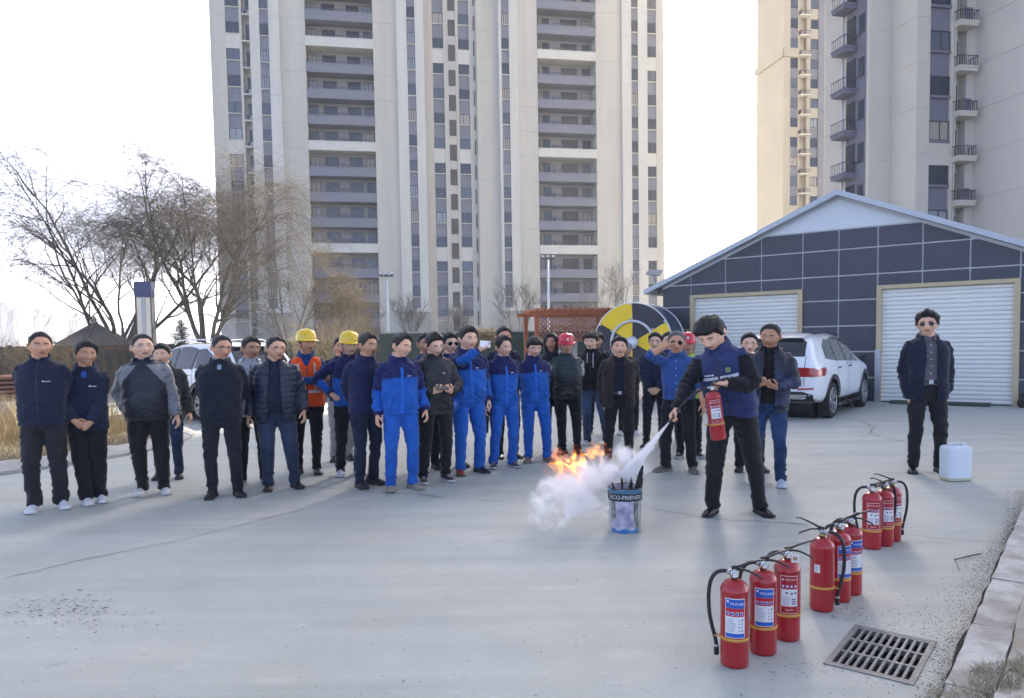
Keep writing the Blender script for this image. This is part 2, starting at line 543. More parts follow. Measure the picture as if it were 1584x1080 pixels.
# ---------------- hand
def hand(wrist, fdir, palm, right, curl=0.4, thumb=0.3, spread=0.0, sc=1.0, curls=None):
    x = np.asarray(fdir, float); x /= np.linalg.norm(x)
    z = -np.asarray(palm, float); z = z - (z @ x) * x; z /= np.linalg.norm(z) + 1e-9
    y = np.cross(z, x) if right else np.cross(x, z)          # thumb side
    M = np.stack([x, y, z], 1)
    W = np.asarray(wrist, float)
    prims = []
    rows = [(-0.025, .027, .021), (0.0, .027, .019), (.02, .032, .0175), (.045, .038, .0165), (.07, .041, .0145), (.088, .040, .012), (.096, .036, .008)]
    v = []; f = []; seg = 12
    for (px_, a, b) in rows:
        for k in range(seg):
            t = 2 * math.pi * k / seg
            v.append((px_, a * math.copysign(abs(math.cos(t)) ** 0.8, math.cos(t)), b * math.sin(t)))
    for i in range(len(rows) - 1):
        for k in range(seg):
            k2 = (k + 1) % seg; f.append((i * seg + k, i * seg + k2, (i + 1) * seg + k2, (i + 1) * seg + k))
    f.append(tuple(range(seg - 1, -1, -1))); f.append(tuple((len(rows) - 1) * seg + k for k in range(seg)))
    prims.append((v, f))
    for q, (yy, ln) in enumerate([(.029, .068), (.0095, .077), (-.010, .071), (-.0285, .056)]):
        c = (curls[q] if curls else curl) * (1 + 0.08 * q)
        p = np.array([.080, yy, 0.001]); ang = 0.0
        pts = [p]; rr = [.0098]
        az = spread * (1.5 - q) * 0.12
        for sgi, (fr, bend) in enumerate([(.48, .8), (.29, 1.05), (.23, .75)]):
            ang += bend * c
            dd = np.array([math.cos(ang) * math.cos(az), math.sin(az), -math.sin(ang)])
            pts.append(pts[-1] + dd * ln * fr); rr.append([.0088, .0080, .0066][sgi])
        pts.append(pts[-1] + dd * 0.005); rr.append(.003)
        prims.append(tube(pts, rr, 8, True, (0, 1, 0)))
    b = np.array([.022, .022, -.004]); d1 = np.array([.62, .70, -.35 - 0.5 * thumb]); d1 /= np.linalg.norm(d1)
    d2 = np.array([.85, .40 - 0.6 * thumb, -.35 - 0.6 * thumb]); d2 /= np.linalg.norm(d2)
    d3 = np.array([.9, .15 - 0.9 * thumb, -.35 - 0.6 * thumb]); d3 /= np.linalg.norm(d3)
    pts = [b, b + d1 * .036, b + d1 * .036 + d2 * .033, b + d1 * .036 + d2 * .033 + d3 * .026]
    prims.append(tube(pts, [.014, .0115, .0098, .0065], 8, True, (0, 0, 1)))
    out = []
    for vv, ff in prims:
        out.append(((np.asarray(vv) * sc) @ M.T + W, ff))
    return out

# ---------------- shoes
def shoe_mesh(kind):
    """toe to -y, ankle at origin, ground z=0; (upper, sole)"""
    sn = kind == 'sneaker'
    L0, L1 = -0.185, 0.085
    rows = 14; seg = 14
    V = []; Fq = []
    for i in range(rows):
        t = i / (rows - 1); y = L1 + (L0 - L1) * t
        w = np.interp(t, [0, .08, .3, .5, .72, .9, 1], [.020, .034, .036, .037, .047, .036, .012])
        if not sn: w *= np.interp(t, [0, .7, 1], [1, .96, .85])
        h = np.interp(t, [0, .06, .25, .42, .6, .8, .95, 1], [.070, .098, .100, .090, .068, .052, .042, .030] if sn else [.065, .085, .090, .078, .058, .045, .034, .024])
        zb = .020 if sn else .014
        for k in range(seg):
            a = math.pi * k / (seg - 1)
            V.append((w * math.cos(a) * (1.0 if math.sin(a) < .5 else .97), y, zb + (h - zb) * max(0.0, math.sin(a)) ** 0.75))
    for i in range(rows - 1):
        for k in range(seg - 1): Fq.append((i * seg + k, (i + 1) * seg + k, (i + 1) * seg + k + 1, i * seg + k + 1))
    Fq.append(tuple(range(seg))); Fq.append(tuple((rows - 1) * seg + k for k in range(seg - 1, -1, -1)))
    S = []; SF = []
    out = []
    for t in np.linspace(0, 1, 13):
        y = L1 + .004 + (L0 - L1 - .010) * t
        w = np.interp(t, [0, .06, .3, .5, .72, .9, .97, 1], [.018, .036, .039, .039, .051, .042, .026, .010])
        out.append((w, y))
    poly = [(w, y) for w, y in out] + [(-w, y) for w, y in reversed(out)]
    n = len(poly); hh = .030 if sn else .018
    for (zz, sc) in ((0, .96), (.006, 1.0), (hh, 1.0)):
        for (x, y) in poly:
            lift = 0.012 * max(0, (-y - .13) / .055) if zz < .01 else 0.006 * max(0, (-y - .13) / .055)
            S.append((x * sc, y, zz + lift))
    for r in range(2):
        for k in range(n): SF.append((r * n + k, r * n + (k + 1) % n, (r + 1) * n + (k + 1) % n, (r + 1) * n + k))
    SF.append(tuple(range(n - 1, -1, -1))); SF.append(tuple(2 * n + k for k in range(n)))
    lac = []
    if sn:
        for q in range(4):
            y = -0.045 - q * 0.021; z = float(np.interp(-y, [.0, .05, .12], [.098, .080, .056])) + 0.001
            lac.append(tube([(-.017, y, z - .006), (0, y - .002, z + .002), (.017, y, z - .006)], [.003] * 3, 5, True))
    return (V, Fq), (S, SF), lac
SHOES = {k: shoe_mesh(k) for k in ('sneaker', 'leather')}

M_SKIN = [mat("skin_a", srgb(206, 157, 127), 0.55, var=0.10, vscale=18, bump=0.04, bscale=160),
          mat("skin_b", srgb(186, 136, 106), 0.55, var=0.10, vscale=18, bump=0.04, bscale=160),
          mat("skin_c", srgb(216, 171, 143), 0.55, var=0.10, vscale=18, bump=0.04, bscale=160)]
for _m in M_SKIN:
    _b = _m.node_tree.nodes["Principled BSDF"]; _b.inputs["Subsurface Weight"].default_value = 0.12
    _b.inputs["Subsurface Radius"].default_value = (0.012, 0.005, 0.003)
    _nt = _m.node_tree; _ln = _b.inputs["Base Color"].links[0]; _src = _ln.from_socket
    _oi = _nt.nodes.new("ShaderNodeObjectInfo"); _mr = _nt.nodes.new("ShaderNodeMapRange"); _mr.inputs["To Min"].default_value = .92; _mr.inputs["To Max"].default_value = 1.22
    _nt.links.new(_oi.outputs["Random"], _mr.inputs["Value"]); _vm = _nt.nodes.new("ShaderNodeVectorMath"); _vm.operation = 'SCALE'
    _nt.links.new(_src, _vm.inputs[0]); _nt.links.new(_mr.outputs[0], _vm.inputs["Scale"]); _nt.links.new(_vm.outputs[0], _b.inputs["Base Color"])
M_EYEW = mat("eye_white", srgb(205, 198, 190), 0.35)
M_EYED = mat("eye_dark", (0.012, 0.009, 0.008), 0.45)
M_LIP = mat("lip", srgb(158, 96, 84), 0.5)
M_MOUTH = mat("mouth_line", srgb(90, 48, 42), 0.6)
M_HAIR = mat("hair_black", (0.012, 0.010, 0.010), 0.5, attr=True, var=0.5, vscale=60, bump=0.6, bscale=220, stretch=(1, .35, .35))
M_HAIRG = mat("hair_grey", (0.10, 0.098, 0.096), 0.55, var=0.5, vscale=60, bump=0.6, bscale=220, stretch=(1, .35, .35))
M_CLOTH = mat("cloth", rough=0.85, attr=True, var=0.26, vscale=7, bump=0.22, bscale=120, sheen=0.12, spec=0.25)
M_NYLON = mat("nylon", rough=0.5, attr=True, var=0.12, vscale=7, bump=0.18, bscale=45, spec=0.45)
for _m in (M_CLOTH, M_NYLON):      # creases: ridged relief under the weave
    _nt = _m.node_tree; _b = _nt.nodes["Principled BSDF"]; _bp = _b.inputs["Normal"].links[0].from_node
    _tc = _nt.nodes.new("ShaderNodeTexCoord"); _mp = _nt.nodes.new("ShaderNodeMapping"); _mp.inputs["Scale"].default_value = (1.0, 1.0, 1.5); _mp.inputs["Rotation"].default_value = (.3, .5, 0)
    _nz = _nt.nodes.new("ShaderNodeTexNoise"); _nz.noise_type = 'RIDGED_MULTIFRACTAL'; _nz.inputs["Scale"].default_value = 5.5; _nz.inputs["Detail"].default_value = 2.5; _nz.inputs["Distortion"].default_value = .6
    _b2 = _nt.nodes.new("ShaderNodeBump"); _b2.inputs["Strength"].default_value = .55; _b2.inputs["Distance"].default_value = .022
    _nt.links.new(_tc.outputs["Object"], _mp.inputs[0]); _nt.links.new(_mp.outputs[0], _nz.inputs["Vector"]); _nt.links.new(_nz.outputs["Fac"], _b2.inputs["Height"]); _nt.links.new(_b2.outputs[0], _bp.inputs["Normal"])
M_LEATHER = mat("leather_black", (0.012, 0.012, 0.013), 0.28, var=0.3, vscale=20, bump=0.1, bscale=80)
M_BLACKP = mat("plastic_black", (0.015, 0.015, 0.016), 0.4)
M_LENS = mat("sunglass_lens", (0.010, 0.008, 0.009), 0.08)
M_FRAME = mat("glasses_frame", (0.03, 0.028, 0.028), 0.3)
M_WIRE = mat("glasses_wire", (0.25, 0.24, 0.23), 0.3, metal=0.8)
M_WHITE = mat("white_print", (0.75, 0.75, 0.75), 0.7)
M_METAL = mat("zip_metal", (0.45, 0.45, 0.46), 0.35, metal=0.9)
M_REFL = mat("reflective_tape", (0.50, 0.52, 0.54), 0.35, var=.1, vscale=40)
def flat(name, c, rough=0.8): return mat(name, c, rough, var=0.1, vscale=25, bump=0.1, bscale=90)

NAVY = (0.012, 0.016, 0.037); BLACK = (0.011, 0.0115, 0.014); DNAVY = (0.011, 0.014, 0.027); ROYAL = (0.012, 0.095, 0.39); WORKNAVY = (0.014, 0.018, 0.085)
JEANS = (0.016, 0.030, 0.066); CHAR = (0.020, 0.020, 0.024)

ARMS = {  # wrist target, elbow hint, finger direction (None: along the forearm), palm direction, curl ; for the person's left, mirrored for the right
    'down': ((.265, -.045, .83), (.25, 1, 0), None, (-1, .25, 0), .45),
    'down2': ((.285, .0, .84), (.5, 1, 0), None, (-1, .45, 0), .5),
    'behind': ((.055, .205, .93), (1, .55, 0), (-.8, .1, -.5), (0, 1, 0), .5),
    'pocket': ((.195, -.035, .875), (.45, 1, 0), (-.12, .05, -1), (-1, 0, 0), .2),
    'jpocket': ((.165, -.080, .965), (.6, 1, -.1), (-.9, .05, -.5), (0, 1, 0), .2),
    'clasp': ((.075, -.205, .90), (.9, .6, 0), (-.75, -.25, -.55), (0, 1, .3), .8),
    'front': ((.095, -.265, 1.07), (.8, .3, -.5), (-.55, -.6, .25), (-.3, .3, .9), .7),
    'cross': ((-.13, -.215, 1.165), (.8, -.1, -.6), (-.95, .2, .1), (0, 1, 0), .5),
    'hip': ((.205, -.02, 1.00), (1, .35, 0), (-.4, -.8, -.35), (-.2, .4, -1), .3),
}

def person(label, pos, height, yaw, o, group="people watching the fire drill"):
    """o: options. Returns the person object (one skin mesh) with clothes as children."""
    seed = o.get('seed', abs(hash(label)) % 9973 if False else sum(ord(c) * (i + 3) for i, c in enumerate(label)) % 9973)
    rng = random.Random(seed)
    sc = height / 1.74
    P = Pose(o.get('lean', rng.uniform(-1.5, 3.5)), o.get('side', rng.uniform(-2.5, 2.5)), o.get('twist', rng.uniform(-6, 6)), o.get('sx', rng.uniform(-.04, .04)), o.get('sy', 0))
    bulk = o.get('bulk', 0.2)
    vox = o.get('vox', 0.0125)
    # --- feet and legs
    st = o.get('stance', rng.uniform(.095, .15))
    ft = o.get('feet', {'L': (st, rng.uniform(-.04, .02), rng.uniform(8, 22)), 'R': (-st, rng.uniform(-.04, .02), -rng.uniform(8, 22))})
    legs = {}
    for s, sd in ((1, 'L'), (-1, 'R')):
        fx, fy, fyaw = ft[sd]
        hip = np.array([s * (.092 + bulk * .012) + P.sh[0], P.sh[1], .893])
        ank = np.array([fx, fy + .02, .085])
        a = rad(fyaw); fdir = np.array([math.sin(a), -math.cos(a), 0])
        knee, ank = ik(hip, ank, .42, .402, fdir * .5 + np.array([s * .05, -1.0, 0]))
        legs[sd] = (hip, knee, ank, fyaw)
    # --- arms
    arms = {}
    al = o.get('arms', ('down', 'down'))
    for s, sd, spec in ((1, 'L', al[0]), (-1, 'R', al[1])):
        sh = P(np.array([s * (.176 + bulk * .014), .012, 1.362]), 1.0)
        if isinstance(spec, str):
            w, hint, fd, pm, cu = ARMS[spec]
            mir = np.array([s, 1, 1])
            w = np.array(w) * mir; hint = np.array(hint) * mir; pm = np.array(pm) * mir
            w[0] += s * bulk * .03 if abs(w[0]) > .15 else 0
            if w[1] < -.1: w[1] -= bulk * .06
            if w[1] > .1: w[1] += bulk * .02
            w += np.array([rng.uniform(-.012, .012), rng.uniform(-.012, .012), rng.uniform(-.02, .02)]) if spec[:4] != 'down' else np.array([s * rng.uniform(-.03, .025), rng.uniform(-.09, .04), rng.uniform(-.01, .05)])
            w = P(w)
            fd = None if fd is None else np.array(fd) * mir
            ex = {}
        else:
            w, hint, fd, pm, cu = [None if q is None else (np.array(q, float) if not np.isscalar(q) else q) for q in spec[:5]]
            ex = spec[5] if len(spec) > 5 else {}
        el, w = ik(sh, w, .285, .255, hint)
        fdir = (w - el) / np.linalg.norm(w - el) if fd is None else fd
        arms[sd] = (sh, el, w, fdir, pm, cu, ex)
    # --- skin body
    sk = []; smat = []
    rows = [(z, a * .80 + bulk * .03 * math.exp(-((z - 1.05) / .3) ** 2), b * .80, .005) for z, a, b in interp_rows(JACKET, .93, 1.36, 10)] + [(1.40, .11, .075, .006), (1.43, .066, .066, .006), (1.47, .064 + .010 * bulk, .065, .002), (1.53, .062 + .010 * bulk, .063, -.006)]
    tv, tf = ring_tube(rows, 20, 2.1)
    tv = P(np.array(tv))
    hy, hpi, hro = o.get('head', (0, 0, 0)); hro += rng.uniform(-4, 4); hpi += rng.uniform(-2, 3)
    hscale = 1.125 + 0.04 * o.get('fat', 0)
    face = make_face(rng, 1.0 + 0.06 * o.get('fat', 0) + rng.uniform(-.02, .03), 1.0 + rng.uniform(-.15, .2), o.get('smile', 0.0), o.get('fat', 0))
    hp, hv, hf, hm, hbvh = face
    HM = rotm('Z', rad(hy)) @ rotm('X', rad(hpi)) @ rotm('Y', rad(hro))
    up = P(np.array([[0, 0, 1.5], [0, 0, 1.6], [1, 0, 1.5], [0, 1, 1.5]]), 1.0) if False else None
    cen0 = np.array([0, .0, 1.482])
    def head_tf(v):
        q = (np.asarray(v, float) * hscale * np.array([1.055, 1.0, .955]) + np.array([0, -.022, .114])) @ HM.T + cen0
        return P(q, 1.0)
    V = [tuple(q) for q in tv]; Fc = list(tf); Mi = [0] * len(tf)
    def add(v, f, mi=0):
        b = len(V); V.extend([tuple(q) for q in v]); Fc.extend([tuple(i + b for i in g) for g in f]); Mi.extend(mi if isinstance(mi, list) else [mi] * len(f))
    add(head_tf(hv), hf, hm)
    for sd in ('L', 'R'):
        sh, el, w, fdir, pm, cu, ex = arms[sd]
        pts = bone_pts(sh, el, w, 6)
        add(*tube(pts, list(np.interp(np.linspace(0, 1, len(pts)), [0, .3, .5, .65, 1], [.034, .040, .037, .041, .028])), 12, True, (0, 1, 0)))
        for hvv, hff in hand(w, fdir, pm, sd == 'R', cu, ex.get('thumb', .35), ex.get('spread', 0), ex.get('hs', 1.0), ex.get('curls')): add(hvv, hff)
        hip, knee, ank, fyaw = legs[sd]
        pts = bone_pts(hip, knee, ank, 6)
        add(*tube(pts, list(np.interp(np.linspace(0, 1, len(pts)), [0, .5, .7, 1], [.078, .05, .05, .036])), 12, True, (0, 1, 0)))
    skin = o.get('skin', rng.choice([0, 1, 2]))
    me = mkmesh("person", V, Fc, [M_SKIN[skin], M_EYEW, M_EYED, M_LIP, M_MOUTH], Mi, True)
    root = link("person", me, None, (pos[0], pos[1], 0.0), rad(yaw))
    root.scale = (sc, sc, sc)
    tag(root, label, "person", group)

    # --- hair / hat
    hs = o.get('hair', {})
    helm = o.get('helmet')
    if not o.get('bald'):
        q, fs, hcol = hair_mesh(hp, hs if not helm else dict(top=.004, side=.006, line=.07), rng, seed)
        link("hair", mkmesh("hair", head_tf(q), fs, [M_HAIRG if o.get('grey') else M_HAIR], None, True, hcol), root)
    if helm: make_helmet(root, head_tf, helm)
    if o.get('cap'): make_cap(root, head_tf, o['cap'])
    if o.get('glasses'): make_glasses(root, head_tf, hbvh, o['glasses'])

    # --- trousers
    lc = np.array(o.get('legs', BLACK)); baggy = o.get('baggy', 0.0)
    prims = []
    rows = [(z, a, b, y) for z, a, b, y in [(1.02, .150 + bulk * .045, .115 + bulk * .04, .0), (.95, .165 + bulk * .04, .125 + bulk * .03, .005), (.88, .172 + bulk * .03, .128 + bulk * .02, .01), (.82, .168 + bulk * .03, .122 + bulk * .02, .012), (.785, .12, .085, .01)]]
    v, f = ring_tube(rows, 24, 2.3); v = np.array(v) + P.sh
    prims.append((P(v), f) if False else (v, f))
    for sd in ('L', 'R'):
        hip, knee, ank, fyaw = legs[sd]
        a2 = ank.copy(); a2[2] = .055
        pts = bone_pts(hip + np.array([0, .0, -.01]), knee, a2, 10)
        tt = np.linspace(0, 1, len(pts))
        r = np.interp(tt, [0, .12, .3, .5, .7, .9, 1], [.093, .094, .084, .069, .062, .057, .060]) + bulk * .012 * (1 - tt) + baggy * np.interp(tt, [0, .3, 1], [.004, .012, .018])
        prims.append(tube(pts, [(q, q * 1.04) for q in r], 16, True, (0, 1, 0)))
    co, no, fs = remesh(prims, vox * 1.12, 3)
    # folds
    amp = np.zeros(len(co)); val = np.zeros(len(co))
    for sd in ('L', 'R'):
        hip, knee, ank, fyaw = legs[sd]
        sgn = 1 if sd == 'L' else -1
        w_ = sstep(-.02, .02, (co[:, 0] - P.sh[0]) * sgn)
        z = co[:, 2]
        A = .005 + .013 * gs(z, knee[2] - .03, .12) + .018 * gs(z, .13, .10) + .010 * gs(z, .76, .10)
        qq = np.stack([co[:, 0] * 5 + seed, co[:, 1] * 5, z * 17 + sgn * co[:, 0] * 9 + co[:, 1] * 6], 1)
        nz = 1.2 * (1 - np.abs(vnoise(qq, seed % 97))) ** 2 - .5
        q2 = np.stack([co[:, 0] * 9 + seed, co[:, 1] * 9, z * 3], 1)
        val += w_ * (A * nz * .85 + .004 * vnoise(q2, seed % 89))
    co = co + no * val[:, None]
    bt = .035
    co[:, 2] = np.maximum(co[:, 2], bt)
    if callable(o.get('legcol')): lcol = o['legcol'](co, legs)
    else: lcol = np.tile(lc, (len(co), 1))
    fade = o.get('fade', 0)
    if fade:
        k = 1 + fade * gs(co[:, 2], .62, .16) * sstep(.0, -.06, co[:, 1])
        lcol = lcol * k[:, None]
    tro = link("trousers", mkmesh("trousers", co, fs, [M_CLOTH], None, True, lcol), root)
    # --- shoes
    sh_k, up_c, so_c = o.get('shoes', ('leather', BLACK, BLACK))[:3]
    (uv, uf), (sv, sf), lac = SHOES[sh_k]
    for sd in ('L', 'R'):
        hip, knee, ank, fyaw = legs[sd]
        R3 = rotm('Z', rad(fyaw))
        base = np.array([ank[0], ank[1], 0])
        uc = o['shoes2'] if (sd == 'R' and 'shoes2' in o) else up_c
        um = M_LEATHER if sh_k == 'leather' and max(uc) < .05 else flat("shoe_upper_%d_%d_%d" % tuple(int(c * 999) for c in uc), uc, .6)
        om = link("shoe", mkmesh("shoe", (np.array(uv) * 1.06) @ R3.T + base, uf, [um], None, True), root)
        link("sole", mkmesh("sole", (np.array(sv) * 1.06) @ R3.T + base, sf, [flat("sole_%d_%d_%d" % tuple(int(c * 999) for c in so_c), so_c, .7)]), om)
        if lac:
            lv = []; lf = []
            for a, b in lac:
                bb = len(lv); lv += list((np.array(a) * 1.06) @ R3.T + base); lf += [tuple(i + bb for i in g) for g in b]
            link("laces", mkmesh("laces", lv, lf, [flat("lace_%d" % int(so_c[0] * 999), so_c, .8)], None, True), om)

    # --- tops
    T = o['top']
    bv = {}
    def make_top(name, spec):
        loose = spec.get('loose', .0); hem = spec.get('hem', .82); puff = spec.get('puff', 0)
        flare = spec.get('flare', 0)
        prims = []
        rows = torso_rows(hem, loose, bulk, spec.get('top', 1.485), 20, flare)
        v, f = ring_tube(rows, 30, 2.5); v = P(np.array(v)); prims.append((v, f))
        kd = []; lab = []
        tor_n = len(v)
        sl = spec.get('sleeve', 1.0)
        pl = {}
        if sl > 0:
            for s, sd in ((1, 'L'), (-1, 'R')):
                sh, el, w, fdir, pm, cu, ex = arms[sd]
                w2 = el + (w - el) * spec.get('cuff_' + sd, .99)
                root_p = P(np.array([s * .09, .012, 1.375]), 1.0)
                full = bone_pts(sh, el, w2, 12)
                if sl < 1: full = full[:max(3, int(len(full) * sl))]
                pts = [root_p] + list(full)
                tt = np.linspace(0, sl, len(full))
                r = np.interp(tt, [0, .1, .3, .5, .75, .97, 1], [.055, .061, .059, .052, .049, .044, .041]) + loose * .45 + bulk * .008
                r = [.046] + list(r)
                prims.append(tube(pts, [(q, q * 1.03) for q in r], 16, True, (0, 1, 0)))
                pl[sd] = full
        co, no, fs = remesh(prims, spec.get('vox', vox), 6)
        # classify: sleeve or torso
        part = np.zeros(len(co), dtype=int); tpar = np.zeros(len(co)); alo = np.zeros(len(co))
        dist_t = np.full(len(co), 9.)
        for s, sd in ((1, 'L'), (-1, 'R')):
            if sd not in pl: continue
            A = pl[sd]
            seg_a, seg_b = A[:-1], A[1:]
            best = np.full(len(co), 9.); bt_ = np.zeros(len(co))
            n = len(seg_a)
            for i in range(n):
                d = seg_b[i] - seg_a[i]; L = d @ d
                t = np.clip(((co - seg_a[i]) @ d) / L, 0, 1)
                dd = np.linalg.norm(co - (seg_a[i] + t[:, None] * d), axis=1)
                m = dd < best
                best[m] = dd[m]; bt_[m] = ((i + t[m]) / n) * sl
            rr = np.interp(bt_, [0, .1, .3, .5, .75, 1], [.066, .071, .066, .057, .053, .045]) + loose * .55 + .016 + bulk * .008
            m = (best < rr) & (bt_ > .05)
            part[m] = s; tpar[m] = bt_[m]
        rest = P.inv(co)
        x, y, z = rest.T
        tor = part == 0
        # folds
        d = np.zeros(len(co))
        if puff:
            d += np.where(tor, puff * (np.abs(np.sin(np.pi * z / .062)) ** .6 - .6), 0)
            d += np.where(~tor, puff * .8 * (np.abs(np.sin(np.pi * tpar * 9)) ** .6 - .6), 0)
        fold = spec.get('fold', 1.0)
        q = np.stack([x * 6 + seed, y * 6, z * 4.2 + x * 3], 1)
        q2 = np.stack([x * 4 + seed, y * 4, z * 21 + np.abs(x) * 14], 1)
        q3 = np.stack([x * 13 + seed, y * 13, z * 5], 1)
        dt = .010 * vnoise(q, 5) + .010 * (.9 * (1 - np.abs(vnoise(q2, 6))) ** 3 - .3) * (.35 + gs(z, 1.0, .14) + .8 * gs(z, 1.33, .10)) + .007 * vnoise(q3, 8) * sstep(1.2, .85, z)
        d += np.where(tor, dt * fold, 0)
        for s, sd in ((1, 'L'), (-1, 'R')):
            if sd not in pl: continue
            m = part == s
            if not m.any(): continue
            sh, el, w = arms[sd][:3]
            q4 = np.stack([tpar[m] * 17 + seed + 1.5 * vnoise(co[m] * 6, 3), co[m][:, 0] * 6, co[m][:, 1] * 6 + co[m][:, 2] * 2], 1)
            A = .006 + .013 * gs(tpar[m], .5, .15) + .009 * gs(tpar[m], .9, .10) + .007 * gs(tpar[m], .1, .1)
            d[m] += fold * A * (1.2 * (1 - np.abs(vnoise(q4, 11))) ** 2 - .5) + .003 * fold * vnoise(co[m] * 14, 12)
        if spec.get('rib', True) and hem > .7:
            d += np.where(tor, -.006 * gs(z, hem + .045, .010) * fold, 0)
        co = co + no * d[:, None]
        rest = P.inv(co); x, y, z = rest.T
        c = spec['col']
        col = c(part, tpar, x, y, z) if callable(c) else np.tile(np.array(c), (len(co), 1))
        col = np.asarray(col, float)
        # open front
        op = spec.get('open')
        mth = M_NYLON if spec.get('nylon') else M_CLOTH
        if op:
            w_ = op(z)
            fr = tor & (y < 0.02)
            ax = np.abs(x)
            sn = fr & (np.abs(ax - w_) < .008)
            # snap near vertices to the edge (in rest space the front is flat enough to do it in place)
            dxr = np.where(sn, np.sign(x) * w_ - x, 0)
            co = co + np.outer(dxr, (P(np.array([1., 0, 1.3]), 1.) - P(np.array([0., 0, 1.3]), 1.)))
            x = x + dxr
            gone = fr & (np.abs(x) < w_ - .0005)
            if spec.get('vneck'): pass
            fs = [f for f in fs if not any(gone[i] for i in f)]
        me = mkmesh(name, co, fs, [mth], None, True, col)
        if op:
            bm = bmesh.new(); bm.from_mesh(me)
            loose_v = [v for v in bm.verts if not v.link_faces]
            bmesh.ops.delete(bm, geom=loose_v, context='VERTS')
            bm.to_mesh(me); bm.free()
        ob = link(name, me, root)
        if op:
            so = ob.modifiers.new("thick", 'SOLIDIFY'); so.thickness = .009; so.offset = -1
        tf_ = [f for f in fs if tor[f[0]] and tor[f[2]]]
        bvh = BVHTree.FromPolygons([Vector(q) for q in co], tf_)
        return ob, bvh
    if o.get('inner'):
        sp = dict(o['inner']); sp.setdefault('loose', -.014); sp.setdefault('sleeve', 0); sp.setdefault('fold', .6); sp.setdefault('hem', .93); sp.setdefault('vox', .014)
        io, ibvh = make_top(sp.get('name', 'shirt'), sp)
        bv['inner'] = (io, ibvh)
    to, tbvh = make_top(T.get('name', 'jacket'), T)
    bv['top'] = (to, tbvh)

    # --- decals laid on the front (patches follow the cloth)
    def to_front(x, z, yoff=-.9, b=tbvh, off=.003):
        a = P(np.array([x, -.6, z])); e = P(np.array([x, .2, z]))
        dv = Vector(e - a).normalized()
        h = b.ray_cast(Vector(a), dv)
        if h[0] is None or P.inv(np.array([h[0][:]]))[0][1] > .03: return P(np.array([x, -.06, z]))
        return np.array(h[0] - dv * off)
    def patch(name, x0, x1, z0, z1, m, parent, b=tbvh, nx=5, nz=5, off=.003, skew=0.0, th=None):
        v = []; f = []
        for j in range(nz + 1):
            for i in range(nx + 1):
                xx = x0 + (x1 - x0) * i / nx + skew * (j / nz); zz = z0 + (z1 - z0) * j / nz
                v.append(to_front(xx, zz, b=b, off=off))
        for j in range(nz):
            for i in range(nx):
                a = j * (nx + 1) + i; f.append((a, a + 1, a + nx + 2, a + nx + 1))
        return link(name, mkmesh(name, v, f, [m], None, True), parent)
    fn = o.get('details')
    ctx = dict(patch=patch, to_front=to_front, root=root, top=to, bv=bv, P=P, arms=arms, legs=legs, head_tf=head_tf, sc=sc)
    zc = T.get('hem', .82)
    M_WELT = mat("pocket_welt", (.006, .006, .008), .8)
    if T.get('sleeve', 1) and not o.get('noweld'):
        for s in (-1, 1):
            xa = s * (.118 + .02 * bulk)
            patch("pocket_welt", xa - .003, xa + .003, max(zc + .05, .87), max(zc + .05, .87) + .13, M_WELT, to, nx=1, nz=5, skew=s * -.022)
        if not T.get('zip') and not T.get('open') and not T.get('dec') and not T.get('buttons'): T['zip'] = 1.42
    if T.get('zip'):
        patch("zip", -.005, .005, zc + .01, T.get('zip'), T.get('zipm', M_BLACKP), to, nx=1, nz=26, off=.003)
    for d in T.get('dec', []):
        patch(*d[:5], d[5], to, nx=d[6] if len(d) > 6 else 4, nz=d[7] if len(d) > 7 else 4)
    if o.get('inner'):
        for d in o['inner'].get('dec', []):
            patch(*d[:5], d[5], bv['inner'][0], b=bv['inner'][1])
        if o['inner'].get('buttons'):
            for zz in np.arange(1.0, 1.38, .075):
                q = to_front(0.0, zz, b=bv['inner'][1], off=.002)
                mb = MB(); mb.lathe([(.0065, 0), (.0065, .003), (.004, .004)], 10, 0, Matrix.Translation(Vector(q)) @ Matrix.Rotation(rad(90), 4, 'X'))
                mb.build("button", flat("button_pale", (.55, .55, .58)), bv['inner'][0])
    if T.get('buttons'):
        for zz in np.arange(.95, 1.4, .085):
            q = to_front(0.0, zz, off=.002)
            mb = MB(); mb.lathe([(.0065, 0), (.0065, .003), (.004, .004)], 10, 0, Matrix.Translation(Vector(q)) @ Matrix.Rotation(rad(90), 4, 'X'))
            mb.build("button", flat("button_pale", (.55, .55, .58)), to)
    # --- collar
    def collar(name, rr, z0, hgt, colr, gap, parent, flare=.012, fold=False, nylon=False, tilt=.018):
        v = []; f = []
        N = 26
        prof = [(0, 0), (flare * .5, hgt * .6), (flare, hgt)] if not fold else [(0, 0), (.004, hgt), (.016, hgt * .92), (.030, hgt * .1), (.034, -.008)]
        for i in range(N + 1):
            a = gap + (2 * math.pi - 2 * gap) * i / N           # 0 = front
            for (dr, dz) in prof:
                r = rr + dr
                fz = -tilt * math.cos(a)
                v.append((r * math.sin(a), -r * 1.04 * math.cos(a) + .004, z0 + dz + fz - (0.012 * math.cos(a) if fold else 0)))
        m_ = len(prof)
        for i in range(N):
            for k in range(m_ - 1): f.append((i * m_ + k, (i + 1) * m_ + k, (i + 1) * m_ + k + 1, i * m_ + k + 1))
        me = mkmesh(name, P(np.array(v), 1.0), f, [M_NYLON if nylon else M_CLOTH], None, True, np.tile(np.array(colr), (len(v), 1)))
        ob = link(name, me, parent)
        so = ob.modifiers.new("thick", 'SOLIDIFY'); so.thickness = .006; so.offset = 0
        return ob
    for cs in o.get('collars', []):
        collar(*cs[:6], bv[cs[6]][0] if cs[6] in bv else to, **(cs[7] if len(cs) > 7 else {}))
